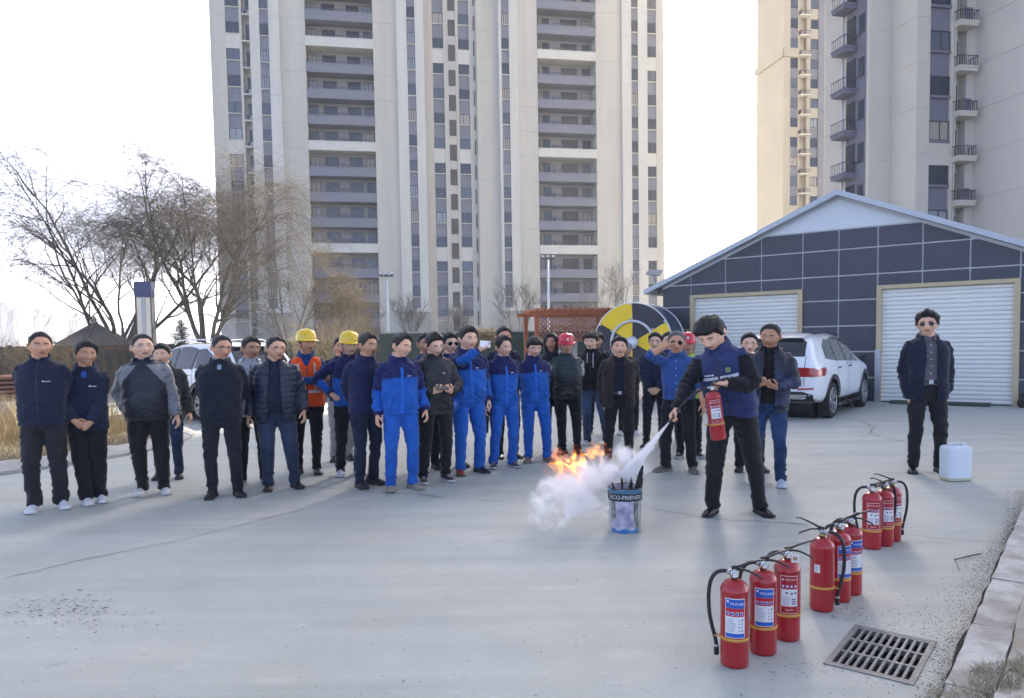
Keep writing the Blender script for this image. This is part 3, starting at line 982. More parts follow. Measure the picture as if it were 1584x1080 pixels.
    if T.get('hood') is not None:
        hv_ = []; hf_ = []
        for i in range(17):
            a = math.pi * (i / 16) * 1.5 + math.pi * .25
            r0 = .105
            cx_, cy_ = r0 * math.sin(a), -r0 * math.cos(a) + .012
            thk = .030 + .028 * max(0, -math.cos(a))
            zz = 1.445 - .030 * max(0, -math.cos(a)) + .012 * math.cos(a)
            for k in range(10):
                b = 2 * math.pi * k / 10
                rr = r0 + thk * .75 * math.cos(b)
                hv_.append((rr * math.sin(a), -rr * math.cos(a) + .012 + (.02 if math.cos(a) < 0 else 0), zz + thk * math.sin(b) * 1.1))
        for i in range(16):
            for k in range(10): hf_.append((i * 10 + k, i * 10 + (k + 1) % 10, (i + 1) * 10 + (k + 1) % 10, (i + 1) * 10 + k))
        hf_.append(tuple(range(10))); hf_.append(tuple(160 + k for k in range(9, -1, -1)))
        q = P(np.array(hv_), 1.0)
        q = q + .006 * vnoise(q * 22, 5)[:, None]
        link("hood", mkmesh("hood", q, hf_, [M_NYLON if T.get('nylon') else M_CLOTH], None, True, np.tile(np.array(T['hood']), (len(q), 1))), to)
    # belt
    if o.get('belt'):
        z = .985; v = []; f = []
        for i in range(33):
            a = 2 * math.pi * i / 32
            A, B = .152 + bulk * .05, .124 + bulk * .055
            for zz in (z - .018, z + .018): v.append((A * math.cos(a), B * math.sin(a) - bulk * .02, zz))
        for i in range(32): f.append((2 * i, 2 * i + 2, 2 * i + 3, 2 * i + 1))
        bo = link("belt", mkmesh("belt", np.array(v) + P.sh, f, [M_LEATHER], None, True), root)
        mb = MB(); mb.box((-.02, -B - .006 - bulk * .02, z - .02), (.02, -B - bulk * .02 + .002, z + .02))
        mb.build("buckle", M_METAL, bo)
    if fn: fn(ctx)
    return root, ctx

def make_helmet(root, head_tf, c):
    m = mat("helmet_%s" % c[0], c[1], 0.35, var=.08, vscale=30, coat=.3)
    z0 = .040
    rows = []
    v = []; f = []; seg = 36
    prof = [(1.035, .0), (1.03, .02), (1.0, .05), (.93, .077), (.80, .098), (.58, .113), (.30, .121), (.0, .123)]
    for (r, dz) in prof:
        for k in range(seg):
            a = 2 * math.pi * k / seg
            ridge = .007 * math.exp(-(math.sin(a) * r * .095 / .016) ** 2) * (1 if dz > .03 else dz / .03)
            v.append((r * .095 * math.sin(a), -r * .118 * math.cos(a) + .006, z0 + dz + ridge))
    for i in range(len(prof) - 1):
        for k in range(seg):
            k2 = (k + 1) % seg; f.append((i * seg + k, i * seg + k2, (i + 1) * seg + k2, (i + 1) * seg + k))
    sh = link("hard_hat", mkmesh("hard_hat", head_tf(v), f, [m], None, True), root)
    bv_ = []; bf = []
    for k in range(seg + 1):
        a = 2 * math.pi * k / seg
        ext = .010 + .030 * max(0, math.cos(a)) ** 1.5
        for (e, dz) in ((-.004, .004), (ext, -.004 - .012 * max(0, math.cos(a))), (ext, -.008 - .012 * max(0, math.cos(a))), (-.004, -.004)):
            bv_.append(((.098 + e) * math.sin(a), -(.121 + e) * math.cos(a) + .006, z0 + dz))
    for k in range(seg):
        for j in range(3): bf.append((k * 4 + j, (k + 1) * 4 + j, (k + 1) * 4 + j + 1, k * 4 + j + 1))
    link("brim", mkmesh("brim", head_tf(bv_), bf, [m], None, True), sh)
    # chin strap
    sv = []; 
    for t in np.linspace(0, 1, 13):
        a = math.pi * (t - .5)
        sv.append((.083 * math.sin(a), -.035 - .030 * math.cos(a) * .6, z0 - .165 * math.cos(a) ** .7 if math.cos(a) > 0 else z0))
    tv, tf = tube([tuple(q) for q in head_tf(sv)], [.004] * 13, 5)
    link("chin_strap", mkmesh("chin_strap", tv, tf, [M_BLACKP], None, True), sh)
    if c[0] == 'red':
        mb = MB()
        for (x0, x1, q0, q1) in ((-.004, .004, .045, .075), (-.014, .014, .056, .064), (-.012, .012, .038, .043)):
            vv = []
            for (x, z) in ((x0, q0), (x1, q0), (x1, q1), (x0, q1)):
                yy = -.118 * math.sqrt(max(0, 1 - ((z - .02) / .108) ** 2)) - .004
                vv.append((x, yy, z0 + z))
            mb.add(head_tf(vv), [(0, 1, 2, 3)])
        mb.build("badge", M_WHITE, sh)

def make_cap(root, head_tf, c):
    v = []; f = []; seg = 28
    prof = [(1.06, .02), (1.06, .05), (.98, .085), (.75, .113), (.4, .126), (0, .129)]
    for (r, dz) in prof:
        for k in range(seg):
            a = 2 * math.pi * k / seg
            v.append((r * .082 * math.sin(a), -r * .102 * math.cos(a), dz))
    for i in range(len(prof) - 1):
        for k in range(seg):
            k2 = (k + 1) % seg; f.append((i * seg + k, i * seg + k2, (i + 1) * seg + k2, (i + 1) * seg + k))
    b = len(v)
    for k in range(9):
        a = -1.0 + 2.0 * k / 8
        for e, dz in ((0, .03), (.055 * math.cos(a * .9), .018)):
            v.append(((.085 + e * .5) * math.sin(a), -(.104 + e) * math.cos(a), dz))
    for k in range(8): f.append((b + 2 * k, b + 2 * k + 2, b + 2 * k + 3, b + 2 * k + 1))
    link("cap", mkmesh("cap", head_tf(v), f, [flat("cap_grey", c)], None, True), root)

def make_glasses(root, head_tf, bvh, kind):
    sung = kind == 'sun'
    fm = M_WIRE if kind == 'wire' else (M_FRAME)
    mb = MB(); ln = MB()
    y0 = -.097
    for s in (-1, 1):
        c = .0315 * s
        ax, az_ = (.0245, .0185) if sung else (.0235, .0155)
        ring = []
        for k in range(20):
            a = 2 * math.pi * k / 20
            ex = .75
            ring.append((c + ax * math.copysign(abs(math.cos(a)) ** ex, math.cos(a)), y0 + abs(c + ax * math.cos(a)) * .20, .002 + az_ * math.copysign(abs(math.sin(a)) ** ex, math.sin(a))))
        mb.tube(ring + [ring[0], ring[1]], .0019 if kind != 'wire' else .0012, 5, cap=False)
        if sung: ln.add(head_tf(ring), [tuple(range(20))])
        mb.tube([(c + s * ax, y0 + .010, .008), (s * .074, -.06, .010), (s * .0795, 0.0, .008), (s * .079, .018, -.004)], .002, 5)
    mb.tube([(-.0085, y0 - .001, .004), (0, y0 - .003, .007), (.0085, y0 - .001, .004)], .0018, 5)
    mb.v = [tuple(q) for q in head_tf(mb.v)]
    g = mb.build("sunglasses" if sung else "glasses", fm, root)
    if sung: ln.build("lens", M_LENS, g)
# ================================================================== GROUND
def node_mat(name):
    m = bpy.data.materials.new(name); m.use_nodes = True
    return m, m.node_tree.nodes, m.node_tree.links, m.node_tree.nodes["Principled BSDF"]

def concrete_plaza():
    m, N, L, b = node_mat("plaza_concrete")
    tc = N.new("ShaderNodeTexCoord")
    def noise(scale, detail, st=None, rot=0.0, rough=.6):
        v = tc.outputs["Object"]
        if st or rot:
            mp = N.new("ShaderNodeMapping")
            mp.inputs["Rotation"].default_value = (0, 0, rot)
            mp.inputs["Scale"].default_value = st or (1, 1, 1)
            L.new(v, mp.inputs[0]); v = mp.outputs[0]
        n = N.new("ShaderNodeTexNoise"); n.inputs["Scale"].default_value = scale; n.inputs["Detail"].default_value = detail; n.inputs["Roughness"].default_value = rough
        L.new(v, n.inputs["Vector"]); return n.outputs["Fac"]
    def mr(v, a, b_, c, d):
        r = N.new("ShaderNodeMapRange"); r.inputs["From Min"].default_value = a; r.inputs["From Max"].default_value = b_
        r.inputs["To Min"].default_value = c; r.inputs["To Max"].default_value = d; L.new(v, r.inputs["Value"]); return r.outputs[0]
    def mul(a, c):
        q = N.new("ShaderNodeMath"); q.operation = 'MULTIPLY'; L.new(a, q.inputs[0]); L.new(c, q.inputs[1]); return q.outputs[0]
    big = mr(noise(.28, 5), .3, .7, .90, 1.09)
    mid = mr(noise(1.6, 6, None, .4), .3, .7, .955, 1.045)
    drag = mr(noise(1.1, 6, (.22, 3.2, 1), .55), .30, .75, 1.06, .91)      # swept, dragged marks
    tyre = mr(noise(.7, 4, (.08, 2.0, 1), -.35), .54, .70, 1.0, .88)
    tyre2 = mr(noise(.9, 4, (.06, 2.6, 1), .95), .58, .72, 1.0, .90)
    pal = mr(noise(2.4, 5, (1, 1.7, 1), 1.2), .60, .74, 1.0, 1.13)         # pale worn spots
    fine = mr(noise(60, 3), .3, .7, .94, 1.06)
    speck = mr(noise(26, 2, None, .2, .4), .715, .76, 1.0, .58)            # small dark specks
    blot = mr(noise(5.5, 3), .66, .76, 1.0, .84)
    v = mul(mul(mul(mul(big, mid), mul(drag, tyre)), mul(mul(fine, speck), mul(blot, tyre2))), pal)
    mx = N.new("ShaderNodeVectorMath"); mx.operation = 'SCALE'
    mc = N.new("ShaderNodeMix"); mc.data_type = 'RGBA'
    mc.inputs[6].default_value = (*srgb(167, 173, 166), 1); mc.inputs[7].default_value = (*srgb(172, 173, 163), 1)
    L.new(mr(noise(.5, 3, None, 2.0), .35, .65, 0, 1), mc.inputs[0])
    L.new(mc.outputs[2], mx.inputs[0]); L.new(v, mx.inputs["Scale"])
    L.new(mx.outputs[0], b.inputs["Base Color"])
    L.new(mr(noise(3.0, 4), .3, .7, .62, .82), b.inputs["Roughness"])
    b.inputs["Specular IOR Level"].default_value = .35
    bp = N.new("ShaderNodeBump"); bp.inputs["Strength"].default_value = .18; bp.inputs["Distance"].default_value = .01
    L.new(noise(90, 4), bp.inputs["Height"]); L.new(bp.outputs[0], b.inputs["Normal"])
    return m
M_PLAZA = concrete_plaza()
M_SOIL = mat("soil", (.10, .078, .055), .95, col2=(.15, .12, .085), vscale=4, bump=.5, bscale=30)
M_EARTH = mat("far_earth", (.12, .11, .09), .95, col2=(.17, .155, .125), vscale=.15)
M_KERB = mat("kerb_concrete", srgb(168, 166, 160), .85, var=.16, vscale=6, bump=.25, bscale=60)
M_SLAB = mat("worn_slab_concrete", srgb(182, 182, 176), .85, col2=srgb(146, 143, 134), vscale=5, bump=.5, bscale=40, detail=8)
M_CRACK = mat("crack_dark", (.06, .058, .055), .95)

G1 = Vector((.62, .785, 0)).normalized(); G2 = Vector((.785, -.62, 0)).normalized()   # along / across the right kerb
GC = Vector((1.795, 3.57, 0)); GL, GW = .60, .385
tag(MB().quad((-2500, -300, -.16), (2500, -300, -.16), (2500, 4500, -.16), (-2500, 4500, -.16)).build("ground", M_EARTH), kind="structure")

# the plaza sheet, with a rectangular opening for the drain
_h = [GC + G1 * (a * GL / 2 - a * .012) + G2 * (c * GW / 2 - c * .012) for a, c in ((1, -1), (1, 1), (-1, 1), (-1, -1))]
def plaza_sheet():
    bm = bmesh.new()
    # outline in the kerb-aligned frame around the drain
    U = [-90, -8, -2, -.288, .288, 2, 8, 130]; W_ = [-70, -12, -3, -.1805, .1805, 3, 12, 110]
    vs = [[bm.verts.new(GC + G1 * u + G2 * w) for w in W_] for u in U]
    for i in range(len(U) - 1):
        for j in range(len(W_) - 1):
            if i == 3 and j == 3: continue
            bm.faces.new((vs[i][j], vs[i][j + 1], vs[i + 1][j + 1], vs[i + 1][j]))
    bmesh.ops.recalc_face_normals(bm, faces=bm.faces)
    for f in bm.faces:
        if f.normal.z < 0: f.normal_flip()
    me = bpy.data.meshes.new("plaza"); bm.to_mesh(me); bm.free(); me.materials.append(M_PLAZA)
    o = link("plaza", me); tag(o, kind="structure"); return o
plaza = plaza_sheet()

# cracks and slab joints: thin jagged strips
def crack(pts, w, name="crack", jag=.02, parent=plaza, m=None, z=.004):
    rr = random.Random(len(pts) * 31 + int(pts[0][0] * 100))
    P2 = []
    for (x0, y0), (x1, y1) in zip(pts[:-1], pts[1:]):
        d = math.hypot(x1 - x0, y1 - y0); n = max(2, int(d / .09))
        for k in range(n):
            t = k / n; P2.append((x0 + (x1 - x0) * t + rr.uniform(-jag, jag), y0 + (y1 - y0) * t + rr.uniform(-jag, jag)))
    P2.append(pts[-1])
    mb = MB(); V = []; F_ = []
    for i, (x, y) in enumerate(P2):
        a = P2[max(0, i - 1)]; c = P2[min(len(P2) - 1, i + 1)]
        dx, dy = c[0] - a[0], c[1] - a[1]; l = math.hypot(dx, dy) + 1e-9
        ww = w * rr.uniform(.25, 1.0) * (1 if 0 < i < len(P2) - 1 else .2)
        V += [(x - dy / l * ww / 2, y + dx / l * ww / 2, z), (x + dy / l * ww / 2, y - dx / l * ww / 2, z)]
    for i in range(len(P2) - 1): F_.append((2 * i, 2 * i + 1, 2 * i + 3, 2 * i + 2))
    mb.add(V, F_)
    return mb.build(name, m or M_CRACK, parent)

def gp(u, v, z=0.0):
    """the ground point seen at a pixel of the photograph (survey helper)"""
    d = _fw + _cx * ((u - 792.) / 1150.) - _cy * ((v - 594.) / 1150.)
    t = (z - CAM_H) / d.z
    q = Vector((0, 0, CAM_H)) + d * t
    return (q.x, q.y)
crack([gp(640, 764), gp(700, 772), gp(790, 776)], .013)
crack([gp(1000, 786), gp(1100, 803), gp(1190, 808), gp(1262, 812)], .016)
crack([gp(1385, 826), gp(1470, 835), gp(1560, 842)], .014)
crack([gp(0, 897), gp(120, 868), gp(280, 836), gp(400, 806), gp(470, 788)], .010, "slab_joint", .004)
crack([gp(1330, 650), gp(1352, 662), gp(1345, 672), gp(1400, 684), gp(1440, 690)], .025)
crack([gp(1455, 664), gp(1520, 668), gp(1584, 676)], .018)
crack([gp(460, 752), gp(520, 757), gp(600, 764), gp(640, 764)], .010)
crack([gp(1500, 770), gp(1560, 778)], .010)

# flaking patch of the surface, low left, and scattered chips
def flakes():
    rr = random.Random(5); mb = MB()
    def fl(x, y, s):
        n = rr.randint(4, 6); a0 = rr.uniform(0, 6.28); e = rr.uniform(.25, .6)
        mb.add([(x + s * math.cos(a0 + 6.283 * k / n) * rr.uniform(.6, 1), y + s * e * math.sin(a0 + 6.283 * k / n) * rr.uniform(.6, 1), .004) for k in range(n)], [tuple(range(n))])
    for _ in range(230):
        x, y = gp(100 + rr.gauss(0, 55), 945 + rr.gauss(0, 14)); fl(x, y, rr.uniform(.006, .018))
    for _ in range(230):
        x, y = gp(rr.uniform(0, 1560), rr.uniform(770, 1080)); fl(x, y, rr.uniform(.003, .010))
    o = mb.build("surface_flakes", mat("flake_grey", (.17, .17, .165), .95), plaza); tag(o, kind="stuff"); return o
flakes()

# --- drain: pit, frame, grate with three rows of ten slots
def drain():
    root = empty("drain_grate", tuple(GC), math.atan2(G1.y, G1.x))
    tag(root, "slotted metal drain grate set in the concrete beside the kerb", "drain grate")
    M_G = mat("grate_metal", srgb(126, 126, 123), .6, metal=.3, var=.18, vscale=14, bump=.2, bscale=60)
    M_PIT = mat("pit_dark", (.015, .014, .013), .95)
    # local x along G1 (depth), local y = left of it (-G2)
    pit = MB()
    a, c, dz = .286, .179, -.15
    for v in ([(-a, -c, dz), (a, -c, dz), (a, c, dz), (-a, c, dz)], [(-a, -c, dz), (-a, -c, 0), (a, -c, 0), (a, -c, dz)], [(-a, c, dz), (a, c, dz), (a, c, 0), (-a, c, 0)],
              [(-a, -c, dz), (-a, c, dz), (-a, c, 0), (-a, -c, 0)], [(a, -c, dz), (a, -c, 0), (a, c, 0), (a, c, dz)]):
        pit.quad(*v)
    pit.build("pit", M_PIT, root)
    X0, X1, Y0, Y1 = -.272, .272, -.166, .166
    xs = [X0]; rows = 3; gap = .019; sl = (X1 - X0 - gap * (rows + 1)) / rows
    fr = MB()
    for (lo, hi) in (((-.300, -.1925), (.300, Y0)), ((-.300, Y1), (.300, .1925)), ((-.300, Y0), (X0, Y1)), ((X1, Y0), (.300, Y1))):
        fr.box((lo[0], lo[1], -.03), (hi[0], hi[1], .006))
    fr.build("frame", M_G, root)
    for r in range(rows + 1):
        x = X0 + r * (sl + gap)
        MB().box((x, Y0, -.025), (x + gap, Y1, .004)).build("cross_bar", M_G, root)
    n = 10; bw = .0125; sw = (Y1 - Y0 - bw * (n - 1)) / n
    for k in range(n - 1):
        y = Y0 + (k + 1) * sw + k * bw
        for r in range(rows):
            x = X0 + gap + r * (sl + gap)
            MB().box((x, y, -.012), (x + sl, y + bw, .003)).build("bar", M_G, root)
    # rounded slot ends: little fillet blocks are below a pixel; leave square
drain()

# --- right kerb: worn slabs, a gutter joint, a broken edge
def right_kerb():
    k0 = Vector((2.23, 3.63, 0))
    root = empty("kerb", tuple(k0), math.atan2(G1.y, G1.x))
    tag(root, "worn pale concrete kerb slabs along the right edge", "kerb", kind="structure")
    rr = random.Random(3)
    x = -3.0
    # local y negative = away from the plaza (to the right)
    def slab(x0, x1, y0, y1, z0, z1, jagged=False, tilt=0):
        n = 7; V = []; F_ = []
        top = []
        pts = [(x0 + (x1 - x0) * i / n, y0 + rr.uniform(-.006, .006)) for i in range(n + 1)] + [(x1 - (x1 - x0) * i / n, y1 + (rr.uniform(-.05, .05) if jagged else rr.uniform(-.008, .008))) for i in range(n + 1)]
        if pts[0][1] < pts[-1][1]: pts = pts[::-1]
        m = len(pts)
        for (x_, y_) in pts: V.append((x_, y_, -.1))
        for (x_, y_) in pts: V.append((x_, y_, z1 + tilt * (x_ - x0) + rr.uniform(-.003, .003)))
        cx_ = sum(p[0] for p in pts) / m; cy_ = sum(p[1] for p in pts) / m
        F_ = [(i, (i + 1) % m, m + (i + 1) % m, m + i) for i in range(m)] + [tuple(range(m, 2 * m))]
        mb = MB(); mb.add(V, F_); return mb.build("kerb_slab", M_SLAB, root)
    for i in range(9):
        L_ = [.62, .8, .95, .85, .9, .9, .9, 1, 1][i]
        if i != 4 or True:
            slab(x, x + L_ - .012, -.015, -.19, 0, .055 + rr.uniform(-.008, .008), False, rr.uniform(-.01, .01))
        x += L_
    # sloping broken concrete behind the slabs
    V = []; F_ = []; nx, ny = 70, 12
    for i in range(nx + 1):
        for j in range(ny + 1):
            xx = -3.2 + 8.6 * i / nx; yy = -.20 - 2.0 * (j / ny) ** 1.3
            h = .055 + .10 * (j / ny) + .03 * math.sin(xx * 2.1 + 1) * (j / ny) + .02 * math.sin(xx * 5.3 + yy * 4)
            V.append((xx, yy, h))
    Vn = np.array(V); Vn[:, 2] += .022 * vnoise(Vn * np.array([4, 5, 0]), 3) + .012 * vnoise(Vn * np.array([13, 15, 0]), 4)
    for i in range(nx):
        for j in range(ny): F_.append((i * (ny + 1) + j, (i + 1) * (ny + 1) + j, (i + 1) * (ny + 1) + j + 1, i * (ny + 1) + j + 1))
    F_ = [f[::-1] for f in F_]
    o = link("broken_apron", mkmesh("broken_apron", Vn, F_, [mat("apron_concrete", srgb(184, 183, 177), .9, col2=srgb(146, 140, 126), vscale=1.6, bump=.6, bscale=22, detail=8)], None, True), root)
    soil = MB(); soil.box((-6, -30, -.1), (30, -2.15, .15)); soil.build("verge_soil", M_SOIL, root)
    # gutter grit band on the plaza side
    rr = random.Random(9); mb = MB(); N_ = 7000
    for _ in range(N_):
        if rr.random() < .72:
            xx = rr.uniform(-1.9, 4.6); yy = abs(rr.gauss(0, .07)) * (1 + .5 * math.sin(xx * 1.7)) + .005
        else:
            xx = rr.gauss(-.18, .33); yy = rr.uniform(0, .85); 
            if (k0 + G1 * xx - G2 * yy - GC).dot(G2) < .19 and abs((k0 + G1 * xx - G2 * yy - GC).dot(G1)) < .31: continue
        s = rr.uniform(.0016, .0065) * (1.5 if rr.random() < .06 else 1); a = rr.uniform(0, 6.28); e = rr.uniform(.3, .7)
        ca, sa = math.cos(a), math.sin(a)
        q = [(s, 0), (0, s * e), (-s, 0), (0, -s * e)]
        mb.add([(xx + u * ca - v * sa, yy + u * sa + v * ca, .006 + rr.uniform(0, .004)) for u, v in q], [(0, 1, 2, 3)], rr.choice([0, 0, 1]))
    o = mb.build("gutter_litter", [mat("litter_dark", (.075, .068, .058), .95), mat("litter_tan", (.20, .165, .115), .95)], root); tag(o, kind="stuff")
    crack([(-.9, .012), (-.5, .0), (.0, .01), (.6, .0), (1.6, .006), (3.2, .0)], .03, "gutter_gap", .008, root, mat("gap_black", (.02, .019, .018), .95), .0045)
    return root, k0
rkerb, RK0 = right_kerb()

def blades(name, spots, m, parent=None, lean=(0, 0)):
    """grass: spots = list of (x, y, z, height, width, leanx, leany)"""
    n = len(spots); V = np.zeros((n, 5, 3)); F_ = []
    for i, (x, y, z, h, w, lx, ly) in enumerate(spots):
        a = random.uniform(0, 6.283); c, s = math.cos(a) * w, math.sin(a) * w
        V[i] = [(x - c, y - s, z), (x + c, y + s, z), (x + lx * .35 + c * .8, y + ly * .35 + s * .8, z + h * .6), (x + lx * .35 - c * .8, y + ly * .35 - s * .8, z + h * .6), (x + lx, y + ly, z + h)]
        b = i * 5; F_ += [(b, b + 1, b + 2, b + 3), (b + 3, b + 2, b + 4)]
    o = link(name, mkmesh(name, V.reshape(-1, 3), F_, m if isinstance(m, list) else [m]), parent)
    return o
M_STRAW = mat("straw", (.30, .235, .125), .85, var=.35, vscale=3)
M_STRAW2 = mat("dead_grass", (.33, .29, .195), .9, var=.4, vscale=9)
M_REED = mat("dry_reed", (.34, .27, .15), .85, var=.35, vscale=2)

def verge_grass():
    rr = random.Random(21); sp = []
    def clump(xl, yl, r, n, h):
        for _ in range(n):
            a = rr.uniform(0, 6.28); d = r * math.sqrt(rr.random())
            u, w = xl + d * math.cos(a), yl + d * math.sin(a)
            p = RK0 + G1 * u - G2 * w
            hh = h * rr.uniform(.4, 1.1); b = rr.uniform(0, 6.28); ll = hh * rr.uniform(.5, 1.9)
            sp.append((p.x, p.y, .06 + .05 * min(1, max(0, -w - .3)), hh, rr.uniform(.001, .002), ll * math.cos(b), ll * math.sin(b)))
    for (u, w, r, n, h) in ((-.50, -.36, .28, 2200, .04), (-.85, -.28, .30, 2000, .04), (-.28, -.50, .28, 2400, .045), (-.1, -.8, .28, 2400, .06), (-.6, -.55, .34, 2200, .055), (.25, -1.1, .3, 1500, .06), (1.05, -.36, .15, 700, .045), (1.3, -.45, .16, 900, .05), (2.15, -.32, .18, 900, .05), (2.5, -.4, .25, 1100, .06), (3.4, -.4, .3, 1100, .06), (-1.2, -.6, .4, 1500, .06), (1.7, -1.0, .3, 900, .06)):
        clump(u, w, r, n, h)
    o = blades("dead_grass_verge", sp, M_STRAW2)
    tag(o, "matted dead grass on the verge at the lower right", "grass", kind="stuff")
verge_grass()

# --- left: curved kerb of separate stones, bed of dry grass
KL = [(-9.2, 6.2), (-7.6, 7.5), (-6.55, 8.75), (-5.94, 9.72), (-5.5, 10.6), (-5.3, 11.5), (-5.35, 12.6), (-5.75, 13.7), (-6.6, 14.6), (-7.8, 15.1), (-9.4, 15.3), (-12, 15.3)]
def smooth_path(pts, n):
    P_ = np.array(pts, float)
    d = np.concatenate([[0], np.cumsum(np.linalg.norm(np.diff(P_, axis=0), axis=1))])
    t = np.linspace(0, d[-1], n)
    q = np.stack([np.interp(t, d, P_[:, 0]), np.interp(t, d, P_[:, 1])], 1)
    for _ in range(6): q[1:-1] = .5 * q[1:-1] + .25 * (q[:-2] + q[2:])
    return q
def left_kerb():
    root = empty("bed_kerb", (0, 0, 0))
    tag(root, "curved row of pale kerbstones round the dry grass bed", "kerb", kind="structure")
    q = smooth_path(KL, 33)
    rr = random.Random(2)
    for a, b in zip(q[:-1], q[1:]):
        d = b - a; l = np.linalg.norm(d); d = d / l; n = np.array([-d[1], d[0]])      # to the left of travel = bed side
        a2 = a + d * .012; b2 = b - d * .012
        dz = rr.uniform(-.012, .012)
        prof = [(0, -.05), (.0, .04 + dz), (.05, .075 + dz), (.17, .13 + dz), (.20, .135 + dz), (.30, .135 + dz), (.31, -.05)]
        V = [(a2[0] + n[0] * u, a2[1] + n[1] * u, z) for u, z in prof] + [(b2[0] + n[0] * u, b2[1] + n[1] * u, z + rr.uniform(-.004, .004)) for u, z in prof]
        m = len(prof)
        F_ = [(i, m + i, m + i + 1, i + 1) for i in range(m - 1)] + [tuple(range(m)), tuple(range(2 * m - 1, m - 1, -1))]
        MB().add(V, F_).build("kerbstone", M_KERB, root)
    inn = [(p[0] + (-(q[min(i + 1, len(q) - 1)] - q[max(i - 1, 0)])[1]) / np.linalg.norm(q[min(i + 1, len(q) - 1)] - q[max(i - 1, 0)]) * .3,
            p[1] + ((q[min(i + 1, len(q) - 1)] - q[max(i - 1, 0)])[0]) / np.linalg.norm(q[min(i + 1, len(q) - 1)] - q[max(i - 1, 0)]) * .3) for i, p in enumerate(q)]
    poly = inn + [(-40, 15.3), (-40, 6.2)]
    me = mkmesh("bed_soil", [(x, y, .11) for x, y in poly], [tuple(range(len(poly)))], [mat("bed_soil_tan", (.17, .135, .085), .95, col2=(.24, .20, .12), vscale=2.2, bump=.6, bscale=25)])
    o = link("planting_bed", me); tag(o, kind="structure")
    return q, inn
KQ, BED = left_kerb()
def inside(x, y, poly):
    c = False; n = len(poly); j = n - 1
    for i in range(n):
        if ((poly[i][1] > y) != (poly[j][1] > y)) and (x < (poly[j][0] - poly[i][0]) * (y - poly[i][1]) / (poly[j][1] - poly[i][1]) + poly[i][0]): c = not c
        j = i
    return c
def bed_grass():
    rr = random.Random(8)
    poly = BED + [(-40, 15.3), (-40, 6.2)]
    low = []; reed = []
    n = 0
    while n < 26000:
        x = rr.uniform(-12.5, -5.4); y = rr.uniform(7.5, 15.2)
        if not inside(x, y, poly): continue
        n += 1
        h = rr.uniform(.03, .12); a = rr.uniform(0, 6.28); l = h * rr.uniform(.3, 1.3)
        low.append((x, y, .11, h, rr.uniform(.002, .005), l * math.cos(a), l * math.sin(a)))
    n = 0
    while n < 9000:
        x = rr.uniform(-13, -6.6); y = rr.uniform(9.8, 15.0)
        if not inside(x, y, poly) or not inside(x + .9, y - .7, poly): continue
        if vnoise(np.array([[x * 1.1, y * 1.1, 0]]), 3)[0] < -.25: continue
        n += 1
        h = rr.uniform(.25, .75); a = rr.uniform(0, 6.28); l = h * rr.uniform(.1, .5)
        reed.append((x, y, .11, h, rr.uniform(.0025, .005), l * math.cos(a), l * math.sin(a)))
    tag(blades("bed_grass", low, M_STRAW), "short dry straw grass in the kerbed bed on the left", "grass", kind="stuff")
    tag(blades("dry_reeds", reed, M_REED), "tall dry tan reeds at the back of the left bed", "reeds", kind="stuff")
bed_grass()

# a bent dry twig on the plaza, by the kerb
def ground_twig():
    a, b, c = gp(1517, 859), gp(1476, 868), gp(1482, 884)
    mb = MB(); mb.tube([(a[0], a[1], .012), ((a[0] + b[0]) / 2, (a[1] + b[1]) / 2 - .01, .016), (b[0], b[1], .010)], [.004, .005, .003], 6)
    mb.tube([(b[0], b[1], .010), ((c[0] + b[0]) / 2 + .01, (c[1] + b[1]) / 2, .008), (c[0], c[1], .005)], [.002, .0018, .001], 5)
    tag(mb.build("fallen_twig", mat("twig_dark", (.05, .045, .04), .9)), "bent dry twig lying on the concrete near the right kerb", "twig")
ground_twig()
# ================================================================== BUILDINGS
M_BEIGE = mat("tower_render_beige", srgb(190, 184, 170), .85, var=.10, vscale=.9, stretch=(1, 1, .07))
M_BEIGE2 = mat("tower_render_pale", srgb(200, 196, 184), .85, var=.07, vscale=.9, stretch=(1, 1, .07))
M_PURP = mat("tower_spandrel_grey", srgb(122, 122, 130), .8, var=.05, vscale=.5)
M_YELL = mat("tower_render_cream", srgb(172, 164, 148), .85, var=.05, vscale=.3)
M_STONE = mat("tower_plinth_stone", srgb(158, 152, 142), .85, var=.10, vscale=1.5)
M_WFRAME = mat("window_frame_dark", srgb(52, 54, 62), .5)
def glass_mat(name, c, r=.06):
    m = mat(name, c, r, spec=.45, var=.0)
    return m
M_GLASS = glass_mat("window_glass", srgb(50, 57, 70))
M_GLASS2 = glass_mat("window_glass_pale", srgb(84, 92, 104))
M_GLASS3 = glass_mat("window_glass_blind", srgb(140, 144, 150), .25)
M_GLASS4 = glass_mat("window_curtain", srgb(158, 148, 136), .3)
M_DARKROOM = mat("dark_glass", srgb(44, 46, 54), .1, spec=.6)
M_LOUV = mat("louver_brown", srgb(82, 76, 76), .7)
M_RAIL = mat("rail_dark", srgb(60, 58, 62), .5)
FLR = 2.9; F0 = .6

